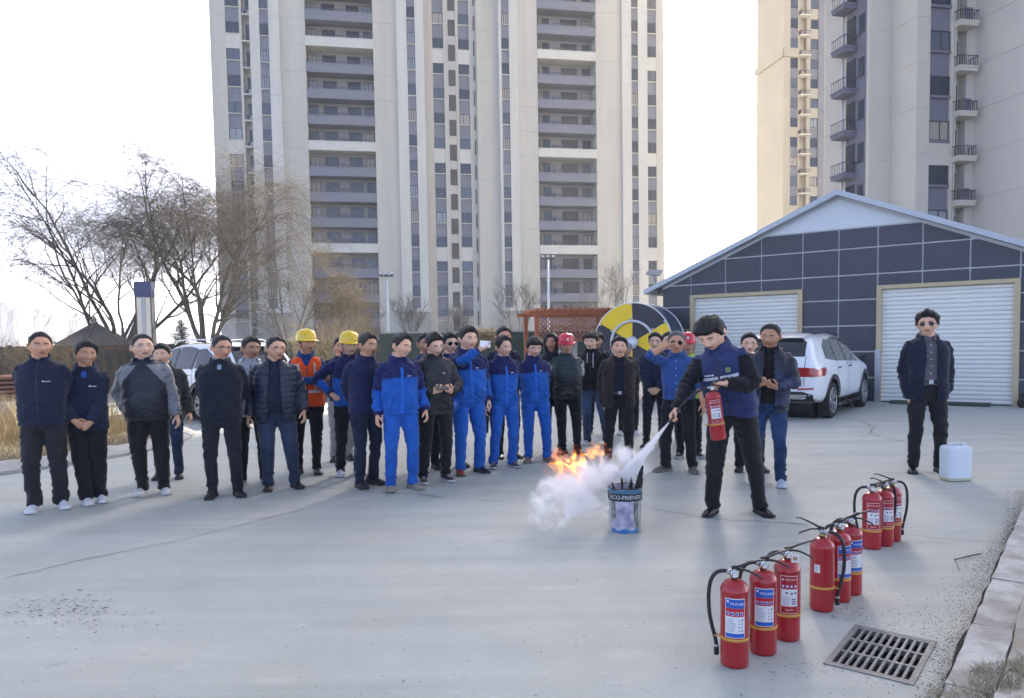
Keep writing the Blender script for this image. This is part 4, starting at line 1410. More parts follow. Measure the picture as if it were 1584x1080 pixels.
def win_mesh(name, w, h, panes, d=.10):
    """frame with mullions, front at y=0 going back; origin bottom-left"""
    mb = MB(); t = .06
    mb.box((0, 0, 0), (w, d, t)); mb.box((0, 0, h - t), (w, d, h))
    mb.box((0, 0, t), (t, d, h - t)); mb.box((w - t, 0, t), (w, d, h - t))
    for p in panes: mb.box((w * p - t * .5, .01, t), (w * p + t * .5, d, h - t))
    fm = mb.mesh(name, [M_WFRAME])
    gl = MB(); gl.box((t, .04, t), (w - t, .06, h - t))
    gms = [gl.mesh("pane", [g]) for g in (M_GLASS, M_GLASS2, M_GLASS3, M_GLASS4)]
    return fm, gms
def put_win(root, fm, gms, x, y, z, rr, rz=0.0):
    o = link("window", fm, root, (x, y, z), rz)
    link("pane", rr.choices(gms, [.52, .26, .12, .10])[0], o)
    return o
def strip(root, name, x0, x1, y0, y1, z0, z1, m, step=FLR, z_off=F0 + .02, joint=.022):
    """stack of facade panels with recessed joints, as one bay"""
    mb = MB(); z = z0
    cuts = [z0] + [z_off + step * k for k in range(-1, 60) if z0 + .3 < z_off + step * k < z1 - .3] + [z1]
    for a, b in zip(cuts[:-1], cuts[1:]):
        mb.box((x0, y0, a + (joint if a > z0 else 0)), (x1, y1, b))
    mb.box((x0 + .03, y0 + .03, z0), (x1 - .03, y1 - .03, z1 - .05))
    return mb.build(name, m, root)

def centre_tower():
    a = rad(10.5); rr = random.Random(4)
    root = empty("apartment_tower", (-20, 86.5, 0), a)
    tag(root, "tall beige apartment tower with grey balcony bays behind the crowd", "building")
    H_ = 81.8; VIS = 15
    back = 17.0
    W = lambda x0, x1, y0=0.0, m=M_BEIGE: strip(root, "facade_bay", x0, x1, y0, back, .0, H_, m)
    PR = -.35
    W(-12.97, -11.32, .0); W(-9.88, -9.60, .02); W(-8.73, -7.67, PR, M_BEIGE2); W(-6.70, -5.53, PR, M_BEIGE2); W(-5.53, -2.78, -.05)
    W(4.74, 7.40, -.05); W(7.40, 8.58, PR, M_BEIGE2); W(9.52, 10.52, PR, M_BEIGE2); W(10.52, 11.61, .9)
    W(12.91, 13.39, .85); W(14.35, 14.64, .85); W(15.94, 16.74, .9); W(16.74, 19.32, .35)
    W(19.32, 19.64, PR, M_BEIGE2); W(20.56, 21.60, PR, M_BEIGE2); W(21.60, 24.02, -.05)
    W(31.30, 34.50, -.05); W(34.50, 35.70, PR, M_BEIGE2); W(36.58, 37.79, PR + .1, M_BEIGE2); W(39.02, 40.01, .0)
    # window columns: recessed grey spandrel wall, windows, beige band every fourth floor
    cols = [(-11.32, -9.88, .0, .92, 1.25, (.5,), True), (-7.67, -6.70, PR, .72, 1.30, (.35, .65), False), (8.58, 9.52, PR, .72, 1.30, (.35, .65), False),
            (11.61, 12.91, .9, .85, 1.22, (.62,), True), (14.64, 15.94, .9, .85, 1.22, (.38,), True), (19.64, 20.56, PR, .72, 1.30, (.35, .65), False),
            (35.70, 36.58, PR + .05, .78, 1.40, (.35, .65), False), (37.79, 39.02, .0, .85, 1.30, (.5,), True)]
    for (x0, x1, y, zo, h, pn, band) in cols:
        strip(root, "spandrel_column", x0, x1, y + .16, back, 4.8, H_, M_PURP, joint=.0)
        strip(root, "base_panel", x0, x1, y + .05, back, 0, 4.8, M_STONE, joint=.02)
        fm, gms = win_mesh("window", x1 - x0 - .06, h, pn)
        for k in range(1, VIS):
            z = F0 + FLR * k + zo
            put_win(root, fm, gms, x0 + .03, y + .06, z, rr)
            MB().box((x0, y - .05, z - .09), (x1, y + .158, z - .005)).build("sill", M_BEIGE2, root)
            if band and k % 4 == 0:
                MB().box((x0, y + .02, z - FLR + h + .004), (x1, y + .15, z - .095)).build("floor_band", M_BEIGE2, root)
    # small ground-floor windows
    for x in (-7.4, 8.8, 19.9):
        fm, gms = win_mesh("window", .75, 1.25, ())
        put_win(root, fm, gms, x, -.33 - .08, 2.9, rr)
    # louvre column between the stair windows
    strip(root, "louver_column", 13.39, 14.35, .93, back, 0, H_, M_BEIGE, joint=.0)
    lm = MB(); lm.box((0, 0, 0), (.80, .10, 1.85))
    for k in range(12): lm.box((.05, -.02, .08 + k * .145), (.75, 0, .15 + k * .145))
    lme = lm.mesh("louver", [M_LOUV])
    for k in range(1, VIS): link("louver", lme, root, (13.47, .86, F0 + FLR * k + .03 - .55))
    # air-conditioner recess with ledges
    strip(root, "recess_wall", -9.60, -8.73, 1.0, back, 0, H_, M_BEIGE, joint=.0)
    ledge = MB(); ledge.box((0, -.05, 0), (.86, .98, .14)); lg = ledge.mesh("ledge", [M_BEIGE2])
    rl = MB()
    for k in range(6): rl.box((.02 + k * .16, -.04, .14), (.045 + k * .16, -.01, .62))
    rl.box((.0, -.05, .60), (.86, -.005, .65)); rlm = rl.mesh("railing", [M_RAIL])
    ac = MB(); ac.box((.08, .15, .15), (.78, .50, .70)); ac.lathe([(.2, 0), (.2, .012), (.17, .014)], 16, 1, Matrix.Translation((.36, .15, .42)) @ Matrix.Rotation(rad(90), 4, 'X'))
    acm = ac.mesh("air_conditioner", [mat("ac_white", srgb(190, 190, 186), .6), M_RAIL])
    dw = MB(); dw.box((.30, .93, .5), (.75, .99, 2.2)); dwm = dw.mesh("recess_window", [M_DARKROOM])
    for k in range(1, VIS):
        z = F0 + FLR * k + .05
        o = link("ledge", lg, root, (-9.6, 0, z)); link("railing", rlm, o)
        if rr.random() < .6: link("air_conditioner", acm, o)
        link("recess_window", dwm, root, (-9.6, 0, z))
    # pipe in the second recess
    for k in range(1, VIS): MB().box((16.44, .78, F0 + FLR * k + .2), (16.56, .895, F0 + FLR * k + 1.9)).build("down_pipe", M_RAIL, root)
    # balcony bays
    for bay, (x0, x1) in enumerate(((-2.78, 4.74), (24.02, 31.30))):
        wdt = x1 - x0
        strip(root, "balcony_back_wall", x0, x1, 1.75, back, 0, H_, mat("balcony_wall", srgb(148, 144, 142), .85), joint=.0)
        par = {}
        for key, m in (("g", M_PURP), ("b", M_BEIGE2)):
            p = MB(); p.box((0.002, -.12, 0), (wdt - .002, .06, .98)); p.box((-.0, -.16, .98), (wdt, .10, 1.06)); p.box((.002, .06, 0), (wdt - .002, 1.748, .14)); par[key] = p.mesh("balcony_parapet", [m])
        lay = [(.08, 1.05, .75, .55), (1.72, 1.55, .75, 2.2), (4.50, 1.50, .75, 2.2), (6.42, 1.0, .75, .9)] if bay == 0 else [(.03, .50, .75, .6), (1.0, .90, .75, 2.1), (3.32, 2.05, .75, 2.2), (6.0, 1.05, .75, 1.2)]
        mesh_l = []
        for (x, w, z, kind) in lay:
            fm, gms = win_mesh("window", w, 1.80, () if w < 1 else (.5,), .08)
            mesh_l.append((x, z, fm, gms, kind > 2))
        acs = MB(); acs.box((3.35 if bay == 0 else 2.2, 1.0, .14), (4.35 if bay == 0 else 3.2, 1.7, 1.75)); acme = acs.mesh("partition_cupboard", [mat("cupboard_grey", srgb(104, 102, 112), .7)])
        rl2 = MB(); rl2.box((0, -.03, 1.32), (wdt, 0, 1.35))
        for xx in np.linspace(0.02, wdt - .04, 6): rl2.box((xx, -.03, 1.06), (xx + .02, 0, 1.32))
        rlme = rl2.mesh("railing", [M_RAIL])
        for k in range(0, VIS):
            z = F0 + FLR * k
            o = link("balcony_parapet", par["b" if k % 4 == 0 else "g"], root, (x0, 0, z))
            link("railing", rlme, o)
            link("partition_cupboard", acme, root, (x0, 0, z))
            for (x, zz, fm, gms, dark) in mesh_l:
                w_ = link("window", fm, root, (x0 + x, 1.66, z + zz))
                link("pane", gms[0] if dark else rr.choice(gms), w_)
        MB().box((x0, .0, F0 + FLR * VIS), (x1, 1.74, H_)).build("upper_bay", M_PURP, root)
    # plinth and cornice mouldings on the pilasters
    for x0, x1 in ((-8.9, -5.4), (7.25, 10.65), (19.2, 21.75), (34.4, 37.9)):
        MB().box((x0, PR - .28, 0), (x1, PR - .004, 5.3)).build("plinth", M_STONE, root)
        MB().box((x0 - .12, PR - .42, 5.3), (x1 + .12, PR - .003, 5.75)).build("plinth_cap", M_BEIGE2, root)
    # side balconies seen edge-on along the left edge
    for k in range(2, VIS): 
        o = MB().box((-13.6, 5.0, F0 + FLR * k), (-12.972, 6.6, F0 + FLR * k + .18)).build("side_ledge", M_PURP, root)
        MB().box((-13.6, 5.0, F0 + FLR * k + .18), (-13.5, 6.6, F0 + FLR * k + .75)).build("ledge_rail", M_RAIL, o)
    return root
centre_tower()

def cream_tower():
    a = rad(10.5); rr = random.Random(14)
    root = empty("apartment_tower", (42.79, 113.28, 0), a)
    tag(root, "cream apartment tower rising behind the gabled workshop", "building")
    H_ = 92.0
    z1 = 52.0
    S = lambda x0, x1, y0, m=M_YELL, n="facade_bay": strip(root, n, x0, x1, y0, 8.0, 0, H_, m)
    S(-1.68, -.59, 0); S(.66, .95, .02); S(2.1, 2.70, .02); S(3.97, 4.95, -.06, M_PURP); S(4.95, 34, .1)
    S(.95, 2.1, .7, M_YELL, "recess_wall")
    for (x0, x1, zz) in ((-.59, .66, 0), (2.70, 3.97, 0)):
        strip(root, "spandrel_column", x0, x1, .18, 8, 0, H_, M_PURP, joint=0)
        fm, gms = win_mesh("window", x1 - x0 - .06, 1.36, (.5,))
        k = 6
        for k in range(6, 18):
            z = 44.73 - FLR * 15 + FLR * k
            put_win(root, fm, gms, x0 + .03, .08, z, rr)
            if x0 > 0 and (k % 4 == 0 or k % 4 == 1):
                MB().box((x0, .03, z - 1.5), (x1, .175, z - .03)).build("floor_band", M_YELL, root)
            if x0 < 0 and k % 4 == 3:
                MB().box((x0, .03, z - 1.5), (x1, .175, z - .03)).build("floor_band", M_YELL, root)
    sl = MB(); sl.box((-.25, -.75, 0), (1.45, .69, .16)); slm = sl.mesh("ledge", [mat("ledge_white", srgb(206, 200, 188), .8)])
    rl = MB()
    for q in range(8): rl.box((-.23 + q * .23, -.72, .16), (-.20 + q * .23, -.69, .72))
    rl.box((-.25, -.74, .70), (1.45, -.68, .75)); rl.box((-.25, -.74, .16), (-.2, -.1, .75)); rlm = rl.mesh("railing", [M_RAIL])
    for k in range(6, 18):
        z = 44.17 - FLR * 15 + FLR * k - .75
        o = link("ledge", slm, root, (.95, 0, z)); link("railing", rlm, o)
    # string course wrapping the corner
    MB().box((-1.95, -.25, 43.3), (2.1, -.003, 44.3)).build("string_course", M_YELL, root)
    MB().box((-1.95, -.25, 43.3), (-1.684, 8.2, 44.3)).build("string_course", M_YELL, root)
cream_tower()

def right_tower():
    """stepped plan; u to the right and back, v away; corner (26.72, 49.51) is local (0,0)"""
    a = rad(10.5); rr = random.Random(24)
    root = empty("apartment_tower", (26.72, 49.51, 0), a)
    tag(root, "grey stepped apartment tower at the upper right with small balconies", "building")
    M_G = mat("tower_render_grey", srgb(200, 191, 176), .85, var=.05, vscale=.3)
    M_G2 = mat("tower_render_mauve", srgb(196, 188, 176), .85, var=.05, vscale=.3)
    M_P2 = mat("tower_spandrel_mauve", srgb(114, 112, 122), .8, var=.05, vscale=.5)
    H_ = 81.0
    zo = 11.52 - 2 * FLR - .85      # joints follow the floors
    S = lambda x0, x1, y0, y1, m=M_G, n="facade_bay", j=.03: strip(root, n, x0, x1, y0, y1, 0, H_, m, FLR, zo, j)
    BK = 7.54
    S(0, .97, 0, BK)                          # left of the window column
    S(2.52, 2.75, 0, BK)
    strip(root, "spandrel_column", .97, 2.52, .16, BK, 0, H_, M_P2, joint=0)
    S(-1.66, -.003, 2.46, BK)                 # next step back
    S(-1.66, -.95, 2.44, 2.459, M_G, "corner_pilaster")
    MB().box((-1.70, 2.80, 0), (-1.663, 4.92, H_)).build("mauve_bay", M_P2, root)
    S(2.755, 3.9, .9, BK, M_G2, "recess_wall", 0)
    S(4.55, 40, -16, BK, M_G2)                # the wide wall coming forward on the right
    S(3.905, 4.547, .25, BK, M_G2, "facade_bay")
    fm, gms = win_mesh("window", 1.49, 1.27, (.55,))
    for k in range(1, 12):
        z = 11.52 + FLR * (k - 3)
        put_win(root, fm, gms, 1.0, .06, z, rr)
        MB().box((.97, -.04, z - .16), (2.52, .155, z - .01)).build("sill", M_P2, root)
        if k == 4 or k == 8: MB().box((.97, .03, z - FLR + 1.28), (2.52, .15, z - .17)).build("floor_band", M_G, root)
    # small balconies over the recess
    sl = MB(); sl.prism([(0, -.55), (1.35, -.55), (1.35, .88), (0, .88)], 0, .22); sl.box((-.05, -.6, .22), (1.4, .88, .34)); slm = sl.mesh("balcony_slab", [M_G])
    rl = MB()
    for q in range(9): rl.box((-.02 + q * .165, -.56, .34), (.005 + q * .165, -.535, .98))
    for q in range(4): rl.box((-.02, -.5 + q * .3, .34), (.005, -.475 + q * .3, .98)); rl.box((1.345, -.5 + q * .3, .34), (1.37, -.475 + q * .3, .98))
    rl.box((-.04, -.57, .96), (1.39, -.53, 1.0)); rl.box((-.04, -.53, .96), (0, .85, 1.0)); rl.box((1.35, -.53, .96), (1.39, .85, 1.0)); rlm = rl.mesh("railing", [M_RAIL])
    dr = MB(); dr.box((.45, .80, .35), (1.0, .895, 2.4)); drm = dr.mesh("balcony_door", [M_DARKROOM])
    pn = MB(); pn.box((.40, -.5, .34), (.95, -.44, 1.15)); pnm = pn.mesh("screen", [M_P2])
    for k in range(1, 12):
        z = 21.705 + FLR * (k - 7)
        o = link("balcony_slab", slm, root, (2.72, 0, z)); link("railing", rlm, o); link("balcony_door", drm, root, (2.72, 0, z))
        if k % 2: link("screen", pnm, o)
    MB().box((2.80, -.02, 0), (2.92, .10, H_)).build("down_pipe", M_G, root)
    MB().box((3.25, .70, 0), (3.33, .78, H_)).build("down_pipe", M_G, root)
    # balconies and windows on the wall that faces left
    sb = MB(); sb.prism([(-1.0, 0), (.0, 0), (0, 1.45), (-1.0, 1.45)], 0, .22); sb.box((-1.05, -.05, .22), (0, 1.5, .36)); sbm = sb.mesh("balcony_slab", [M_P2])
    rb = MB()
    for q in range(6): rb.box((-1.0 + q * .18, -.02, .36), (-.98 + q * .18, .0, 1.05)); 
    for q in range(8): rb.box((-1.0, q * .2, .36), (-.98, .02 + q * .2, 1.05))
    rb.box((-1.02, -.03, 1.03), (0, .01, 1.08)); rb.box((-1.02, .01, 1.03), (-.98, 1.47, 1.08)); rbm = rb.mesh("railing", [M_RAIL])
    wm = MB(); wm.box((-.03, 0, 0), (.05, .62, 1.35)); wmm = wm.mesh("window", [M_WFRAME]); wg = MB(); wg.box((-.05, .06, .06), (-.032, .56, 1.29)); wgm = wg.mesh("pane", [M_GLASS])
    dm = MB(); dm.box((-.03, 0, 0), (.05, 1.0, 2.1)); dmm = dm.mesh("balcony_door", [M_DARKROOM])
    for k in range(1, 12):
        z = 21.4 + FLR * (k - 7)
        o = link("balcony_slab", sbm, root, (-1.703, 3.75, z)); link("railing", rbm, o)
        link("balcony_door", dmm, root, (-1.702, 3.9, z + .36))
        w_ = link("window", wmm, root, (-1.702, 2.95, z + .95)); link("pane", wgm, w_)
    MB().box((-1.80, 5.3, 0), (-1.68, 5.42, H_)).build("down_pipe", mat("pipe_white", srgb(206, 206, 206), .6), root)
right_tower()

# ------------------------------------------------------------------ gabled workshop with two roller doors
def workshop():
    al = rad(54); d = Vector((math.sin(al), -math.cos(al), 0)); away = Vector((math.cos(al), math.sin(al), 0))
    org = Vector((8.635, 17.59, 0))
    root = empty("workshop", tuple(org), math.atan2(d.y, d.x))     # local x along the front, local y into the building
    tag(root, "gabled workshop clad in dark panels with two white roller doors", "building")
    M_PAN = mat("cladding_dark", srgb(60, 60, 70), .48, var=.07, vscale=.8)
    M_JNT = mat("cladding_joint", srgb(205, 206, 208), .5)
    M_WHT = mat("gable_white", srgb(205, 210, 214), .7, var=.03, vscale=.6)
    M_TRIM = mat("roof_trim", srgb(178, 184, 190), .5)
    M_DFR = mat("door_frame_tan", srgb(186, 168, 132), .6, var=.08, vscale=3)
    M_SLAT = mat("roller_white", srgb(222, 221, 212), .5)
    XL, XR, XC, EV, RG = -5.45, 3.73, -.86, 3.08, 5.02
    sl = (RG - EV) / (XC - XL)
    roof_z = lambda x: RG - abs(x - XC) * sl
    doors = [(-4.62, -1.70, 2.66), (0.0, 2.78, 2.66)]
    # core behind the panels (light joints), split round the doors
    core = MB()
    def core_box(x0, x1, z0, top):
        n = 8
        for i in range(n):
            a, b = x0 + (x1 - x0) * i / n, x0 + (x1 - x0) * (i + 1) / n
            ta, tb = (top(a), top(b))
            core.add([(a, .03, z0), (b, .03, z0), (b, .03, tb), (a, .03, ta), (a, .2, z0), (b, .2, z0), (b, .2, tb), (a, .2, ta)], [(0, 1, 2, 3), (7, 6, 5, 4), (3, 2, 6, 7), (0, 4, 5, 1)])
    cap = lambda x: roof_z(x) - .06
    xs = [XL, doors[0][0], doors[0][1], doors[1][0], doors[1][1], XR]
    core_box(xs[0], xs[1], 0, cap); core_box(xs[2], XC, 0, cap); core_box(XC, xs[3], 0, cap); core_box(xs[4], xs[5], 0, cap)
    core_box(xs[1], xs[2], doors[0][2], cap); core_box(xs[3], xs[4], doors[1][2], cap)
    core.build("wall_core", M_JNT, root)
    side = MB()
    side.box((XL, .2, 0), (XL + .15, 16, EV - .05)); side.box((XR - .15, .2, 0), (XR, 16, EV - .05)); side.box((XL, 15.8, 0), (XR, 16, EV - .05))
    side.build("side_wall", M_PAN, root)
    # panels: grid clipped by the roof line and the doors
    cols = [XL, -4.62, -3.66, -2.72, -1.70, -.86, 0.0, .93, 1.86, 2.78, XR]
    rows = [0, .62, 1.27, 1.92, 2.66, 3.04, 3.72, 4.12]
    rows = [0, .58, 1.20, 1.82, 2.44, 3.03, 3.66, 4.14]
    g = .016
    def clip(poly, f):
        out = []
        for i in range(len(poly)):
            a, b = poly[i], poly[(i + 1) % len(poly)]
            fa, fb = f(a), f(b)
            if fa >= 0: out.append(a)
            if (fa >= 0) != (fb >= 0):
                t = fa / (fa - fb); out.append((a[0] + (b[0] - a[0]) * t, a[1] + (b[1] - a[1]) * t))
        return out
    for i in range(len(cols) - 1):
        x0, x1 = cols[i] + g, cols[i + 1] - g
        for j in range(len(rows) - 1):
            z0, z1 = rows[j] + g, rows[j + 1] - g
            segs = [(x0, x1, z0, z1)]
            for (dx0, dx1, dz) in doors:
                if x0 > dx0 - .05 and x1 < dx1 + .05:
                    if z1 < dz + .07: segs = []
                    elif z0 < dz + .1: segs = [(x0, x1, dz + .09, z1)]
            for (a, b, c, e) in segs:
                poly = [(a, c), (b, c), (b, e), (a, e)]
                poly = clip(poly, lambda p: (cap(p[0]) - .10) - p[1])
                if len(poly) < 3 or max(p[1] for p in poly) - min(p[1] for p in poly) < .05: continue
                V = [(x, .0, z) for x, z in poly] + [(x, .028, z) for x, z in poly]; n = len(poly)
                MB().add(V, [tuple(range(n)), tuple(range(2 * n - 1, n - 1, -1))] + [((k + 1) % n, k, n + k, n + (k + 1) % n) for k in range(n)]).build("cladding_panel", M_PAN, root)
    # white gable triangle
    zt = 4.15
    xl = XC - (RG - .16 - zt) / sl; xr = XC + (RG - .16 - zt) / sl
    MB().add([(xl, -.006, zt), (xr, -.006, zt), (XC, -.006, RG - .16), (xl, .026, zt), (xr, .026, zt), (XC, .026, RG - .16)], [(0, 1, 2), (0, 3, 4, 1), (1, 4, 5, 2), (2, 5, 3, 0)]).build("gable_panel", M_WHT, root)
    # roof: two slopes with overhang, edge trim
    for s, xe in ((-1, XL - .42), (1, XR + .42)):
        ze = roof_z(xe)
        th = .10
        V = [(XC, -.24, RG + .02), (xe, -.24, ze + .02), (xe, 16.3, ze + .02), (XC, 16.3, RG + .02)]
        V2 = [(x, y, z - th) for x, y, z in V]
        MB().add(V + V2, [(0, 1, 2, 3) if s < 0 else (3, 2, 1, 0), (7, 6, 5, 4) if s < 0 else (4, 5, 6, 7), (0, 4, 5, 1), (1, 5, 6, 2), (2, 6, 7, 3)]).build("roof_slope", M_TRIM, root)
        V = [(XC, -.265, RG + .045), (xe - s * -.03, -.265, ze + .045), (xe - s * -.03, -.265, ze - .085), (XC, -.265, RG - .085)]
        V2 = [(x, -.242, z) for x, y, z in V]
        MB().add(V + V2, [(0, 1, 2, 3) if s > 0 else (3, 2, 1, 0), (0, 4, 5, 1), (3, 2, 6, 7), (7, 6, 5, 4)]).build("barge_board", M_TRIM, root)
    # doors
    for (x0, x1, zt_) in doors:
        fr = MB(); t = .10
        fr.box((x0 - .01, -.05, 0), (x0 + t, .14, zt_ + .09)); fr.box((x1 - t, -.05, 0), (x1 + .01, .14, zt_ + .09)); fr.box((x0 + t, -.05, zt_), (x1 - t, .14, zt_ + .09))
        fr.build("door_frame", M_DFR, root)
        n = 27; h = (zt_ - .02) / n
        sm = MB()
        prof = [(.07, 0), (.045, .012), (.038, h * .5), (.045, h - .014), (.07, h - .006)]
        V = [(0, y, z) for y, z in prof] + [(x1 - x0 - 2 * t, y, z) for y, z in prof]
        m = len(prof)
        sm.add(V, [(q, m + q, m + q + 1, q + 1) for q in range(m - 1)], 0, False)
        sme = sm.mesh("slat", [M_SLAT])
        door = MB().box((x0 + t, .072, 0), (x1 - t, .10, zt_)).build("roller_door", M_SLAT, root)
        for q in range(n): link("slat", sme, door, (x0 + t, 0, .02 + q * h))
        MB().box((x0 + t, .02, 0.002), (x1 - t, .071, .02)).build("bottom_rail", M_RAIL, door)
    # stainless lower sleeve on the right door's left jamb
    MB().box((-.03, -.062, 0), (.09, -.052, 1.25)).build("jamb_guard", mat("jamb_steel", (.45, .46, .47), .35, metal=.8), root)
    # lamp with solar panel and a camera at the left eave
    lo = MB(); M3 = Matrix.Translation((XL - .15, -.20, EV + .34)) @ Matrix.Rotation(rad(35), 4, 'X') @ Matrix.Rotation(rad(10), 4, 'Y'); lo.box((-.20, -.13, -.015), (.20, .13, .015), 0, M3)
    lo.tube([(XL - .15, -.2, EV + .32), (XL - .15, -.2, EV + .15), (XL - .1, -.05, EV - .05)], .018, 6)
    lo.build("solar_panel", mat("solar_panel_grey", srgb(120, 122, 128), .4), root)
    cm = MB(); cm.lathe([(.0, -.07), (.06, -.05), (.075, 0), (.075, .07), (.05, .08)], 14, 0, Matrix.Translation((XL - .06, -.14, EV - .18))); cm.build("camera_dome", M_RAIL, root)
    # green rubber mats and threshold
    return root, d, away, org
WORK, WD, WA, WORG = workshop()
def rubber_mat():
    root = WORG + WD * .35 - WA * .42
    mb = MB(); mb.prism([(0, 0), (1.95, 0), (1.95, .35), (0, .35)], .0, .07)
    o = mb.build("threshold_mat", mat("mat_green", srgb(62, 74, 66), .85, var=.2, vscale=8), None, tuple(root), math.atan2(WD.y, WD.x))
    tag(o, "dark green ramp mat lying along the right roller door", "mat")
rubber_mat()
def black_bag():
    p = WORG + WD * 2.92 - WA * .25
    prims = [ring_tube([(.0, .10, .09, 0), (.04, .13, .12, 0), (.14, .14, .12, 0), (.22, .11, .10, .01), (.27, .05, .05, .01), (.31, .02, .02, 0)], 16)]
    co, no, fs = remesh(prims, .02, 2); co = co + no * (.022 * vnoise(co * 16, 3))[:, None]; co[:, 2] = np.maximum(co[:, 2], 0)
    o = link("rubbish_bag", mkmesh("rubbish_bag", co, fs, [mat("bag_black", (.012, .012, .013), .35)], None, True), None, tuple(p))
    tag(o, "black rubbish bag against the wall at the far right", "bag")
# ================================================================== TREES, FENCES, GARDEN THINGS
black_bag()
M_BARK = mat("bark_willow", (.12, .104, .086), .95, var=.3, vscale=6, bump=.5, bscale=25)
M_TWIG = mat("twig_willow", (.20, .165, .115), .9, var=.3, vscale=2)
M_TWIGY = mat("twig_yellow", (.22, .165, .085), .9, var=.3, vscale=2)
M_TWIGG = mat("twig_grey", (.17, .145, .115), .9, var=.25, vscale=2)

class Twigs:
    def __init__(s): s.v = []; s.f = []; s.n = 0
    def add(s, P_, R_, seg=3):
        P_ = np.asarray(P_, float); n = len(P_)
        t = np.gradient(P_, axis=0); t /= np.linalg.norm(t, axis=1)[:, None] + 1e-9
        ref = np.array([.31, .95, .12]); a = np.cross(t, ref); a /= np.linalg.norm(a, axis=1)[:, None] + 1e-9
        b = np.cross(t, a)
        R_ = np.broadcast_to(np.asarray(R_, float), (n,))
        ang = 2 * np.pi * np.arange(seg) / seg
        ring = P_[:, None] + R_[:, None, None] * (a[:, None] * np.cos(ang)[None, :, None] + b[:, None] * np.sin(ang)[None, :, None])
        s.v.append(ring.reshape(-1, 3))
        i = np.arange(n - 1)[:, None] * seg; k = np.arange(seg)[None, :]; k2 = (k + 1) % seg
        q = np.stack([i + k, i + k2, i + seg + k2, i + seg + k], -1).reshape(-1, 4) + s.n
        s.f.append(q); s.n += n * seg
    def build(s, name, m, parent):
        v = np.concatenate(s.v); f = np.concatenate(s.f)
        me = bpy.data.meshes.new(name)
        me.vertices.add(len(v)); me.vertices.foreach_set("co", v.astype(np.float32).ravel())
        me.loops.add(len(f) * 4); me.loops.foreach_set("vertex_index", f.astype(np.int32).ravel())
        me.polygons.add(len(f)); me.polygons.foreach_set("loop_start", (np.arange(len(f)) * 4).astype(np.int32))
        me.polygons.foreach_set("use_smooth", np.ones(len(f), dtype=bool))
        me.materials.append(m); me.update(calc_edges=True)
        return link(name, me, parent)

def wander(rng, p, d, L, n, wob, grav, up=0.0):
    pts = [np.array(p, float)]; d = np.array(d, float); d /= np.linalg.norm(d)
    for k in range(n):
        d = d + rng.normal(0, wob, 3) + np.array([0, 0, -grav + up]); d /= np.linalg.norm(d)
        pts.append(pts[-1] + d * L / n)
    return np.array(pts), d

def bare_tree(name, label, base, h, spread, seed, limbs, tw_n, tw_len, droop, m_tw, trunk_r, split=.16, cat="tree", group=None, nsub=5, lean=(0, 0), twr=.0045, bark=None, uprite=.0):
    rng = np.random.default_rng(seed)
    root = empty(name, base)
    tag(root, label, cat, group)
    tr = Twigs(); cr = Twigs()
    th = h * split
    trunk, td = wander(rng, (0, 0, -.1), (lean[0], lean[1], 1), th + .1, 6, .05, 0)
    tr.add(trunk, np.linspace(trunk_r * 1.25, trunk_r * .9, len(trunk)), 10)
    tips = []
    for i in range(limbs):
        a = 2 * math.pi * (i + rng.uniform(-.25, .25)) / limbs
        out = rng.uniform(.35, .95) * spread
        d = np.array([math.cos(a) * out, math.sin(a) * out, 1.0])
        L = h * rng.uniform(.62, .85)
        P_, dd = wander(rng, trunk[-1] - np.array([0, 0, .05]), d, L, 14, .09, .0, .035 + uprite)
        r0 = trunk_r * rng.uniform(.30, .52)
        R_ = r0 * (1 - np.linspace(0, 1, 15) ** 1.1) + .008
        tr.add(P_, R_, 7)
        for j in range(nsub * 2):
            k = int(rng.integers(3, 14)); 
            a2 = rng.uniform(0, 6.283)
            d2 = (P_[k] - P_[k - 1]); d2 = d2 / np.linalg.norm(d2) + np.array([math.cos(a2), math.sin(a2), rng.uniform(-.1, .5)]) * rng.uniform(.6, 1.1)
            L2 = L * rng.uniform(.22, .5) * (1.25 - k / 15)
            Q, qd = wander(rng, P_[k], d2, L2 + .3, 9, .13, .0 if droop < .3 else .02, .02 + uprite)
            r2 = min(R_[k] * .55, .035)
            tr.add(Q, r2 * (1 - np.linspace(0, 1, 10)) + .005, 5)
            for q in range(3, 10): tips.append((Q[q], Q[q] - Q[q - 1], 1.0))
            for jj in range(2):
                k3 = int(rng.integers(3, 9)); a3 = rng.uniform(0, 6.283)
                d3 = (Q[k3] - Q[k3 - 1]); d3 = d3 / np.linalg.norm(d3) + np.array([math.cos(a3), math.sin(a3), rng.uniform(0, .5)]) * .9
                S_, sd = wander(rng, Q[k3], d3, L2 * rng.uniform(.3, .6) + .15, 6, .15, .02 if droop > .3 else 0, uprite)
                tr.add(S_, np.linspace(max(.006, r2 * .4), .004, 7), 4)
                for q in range(2, 7): tips.append((S_[q], S_[q] - S_[q - 1], .8))
        for q in range(9, 15): tips.append((P_[q], P_[q] - P_[q - 1], 1.0))
    idx = rng.integers(0, len(tips), tw_n)
    for ii in idx:
        p, d, w = tips[ii]
        d = d / (np.linalg.norm(d) + 1e-9)
        a3 = rng.uniform(0, 6.283)
        d0 = d * .7 + np.array([math.cos(a3), math.sin(a3), rng.uniform(-.2, .6)]) * .8
        L = tw_len * rng.uniform(.45, 1.25)
        n = 6 if droop > .2 else 4
        Q, _ = wander(rng, p, d0, L, n, .10 if droop > .3 else .16, droop * rng.uniform(.5, 1.3), 0 if droop > .3 else .05 + uprite)
        cr.add(Q, np.linspace(twr, twr * .45, n + 1), 3)
    tr.build("trunk", bark or M_BARK, root)
    cr.build("crown", m_tw, root)
    return root

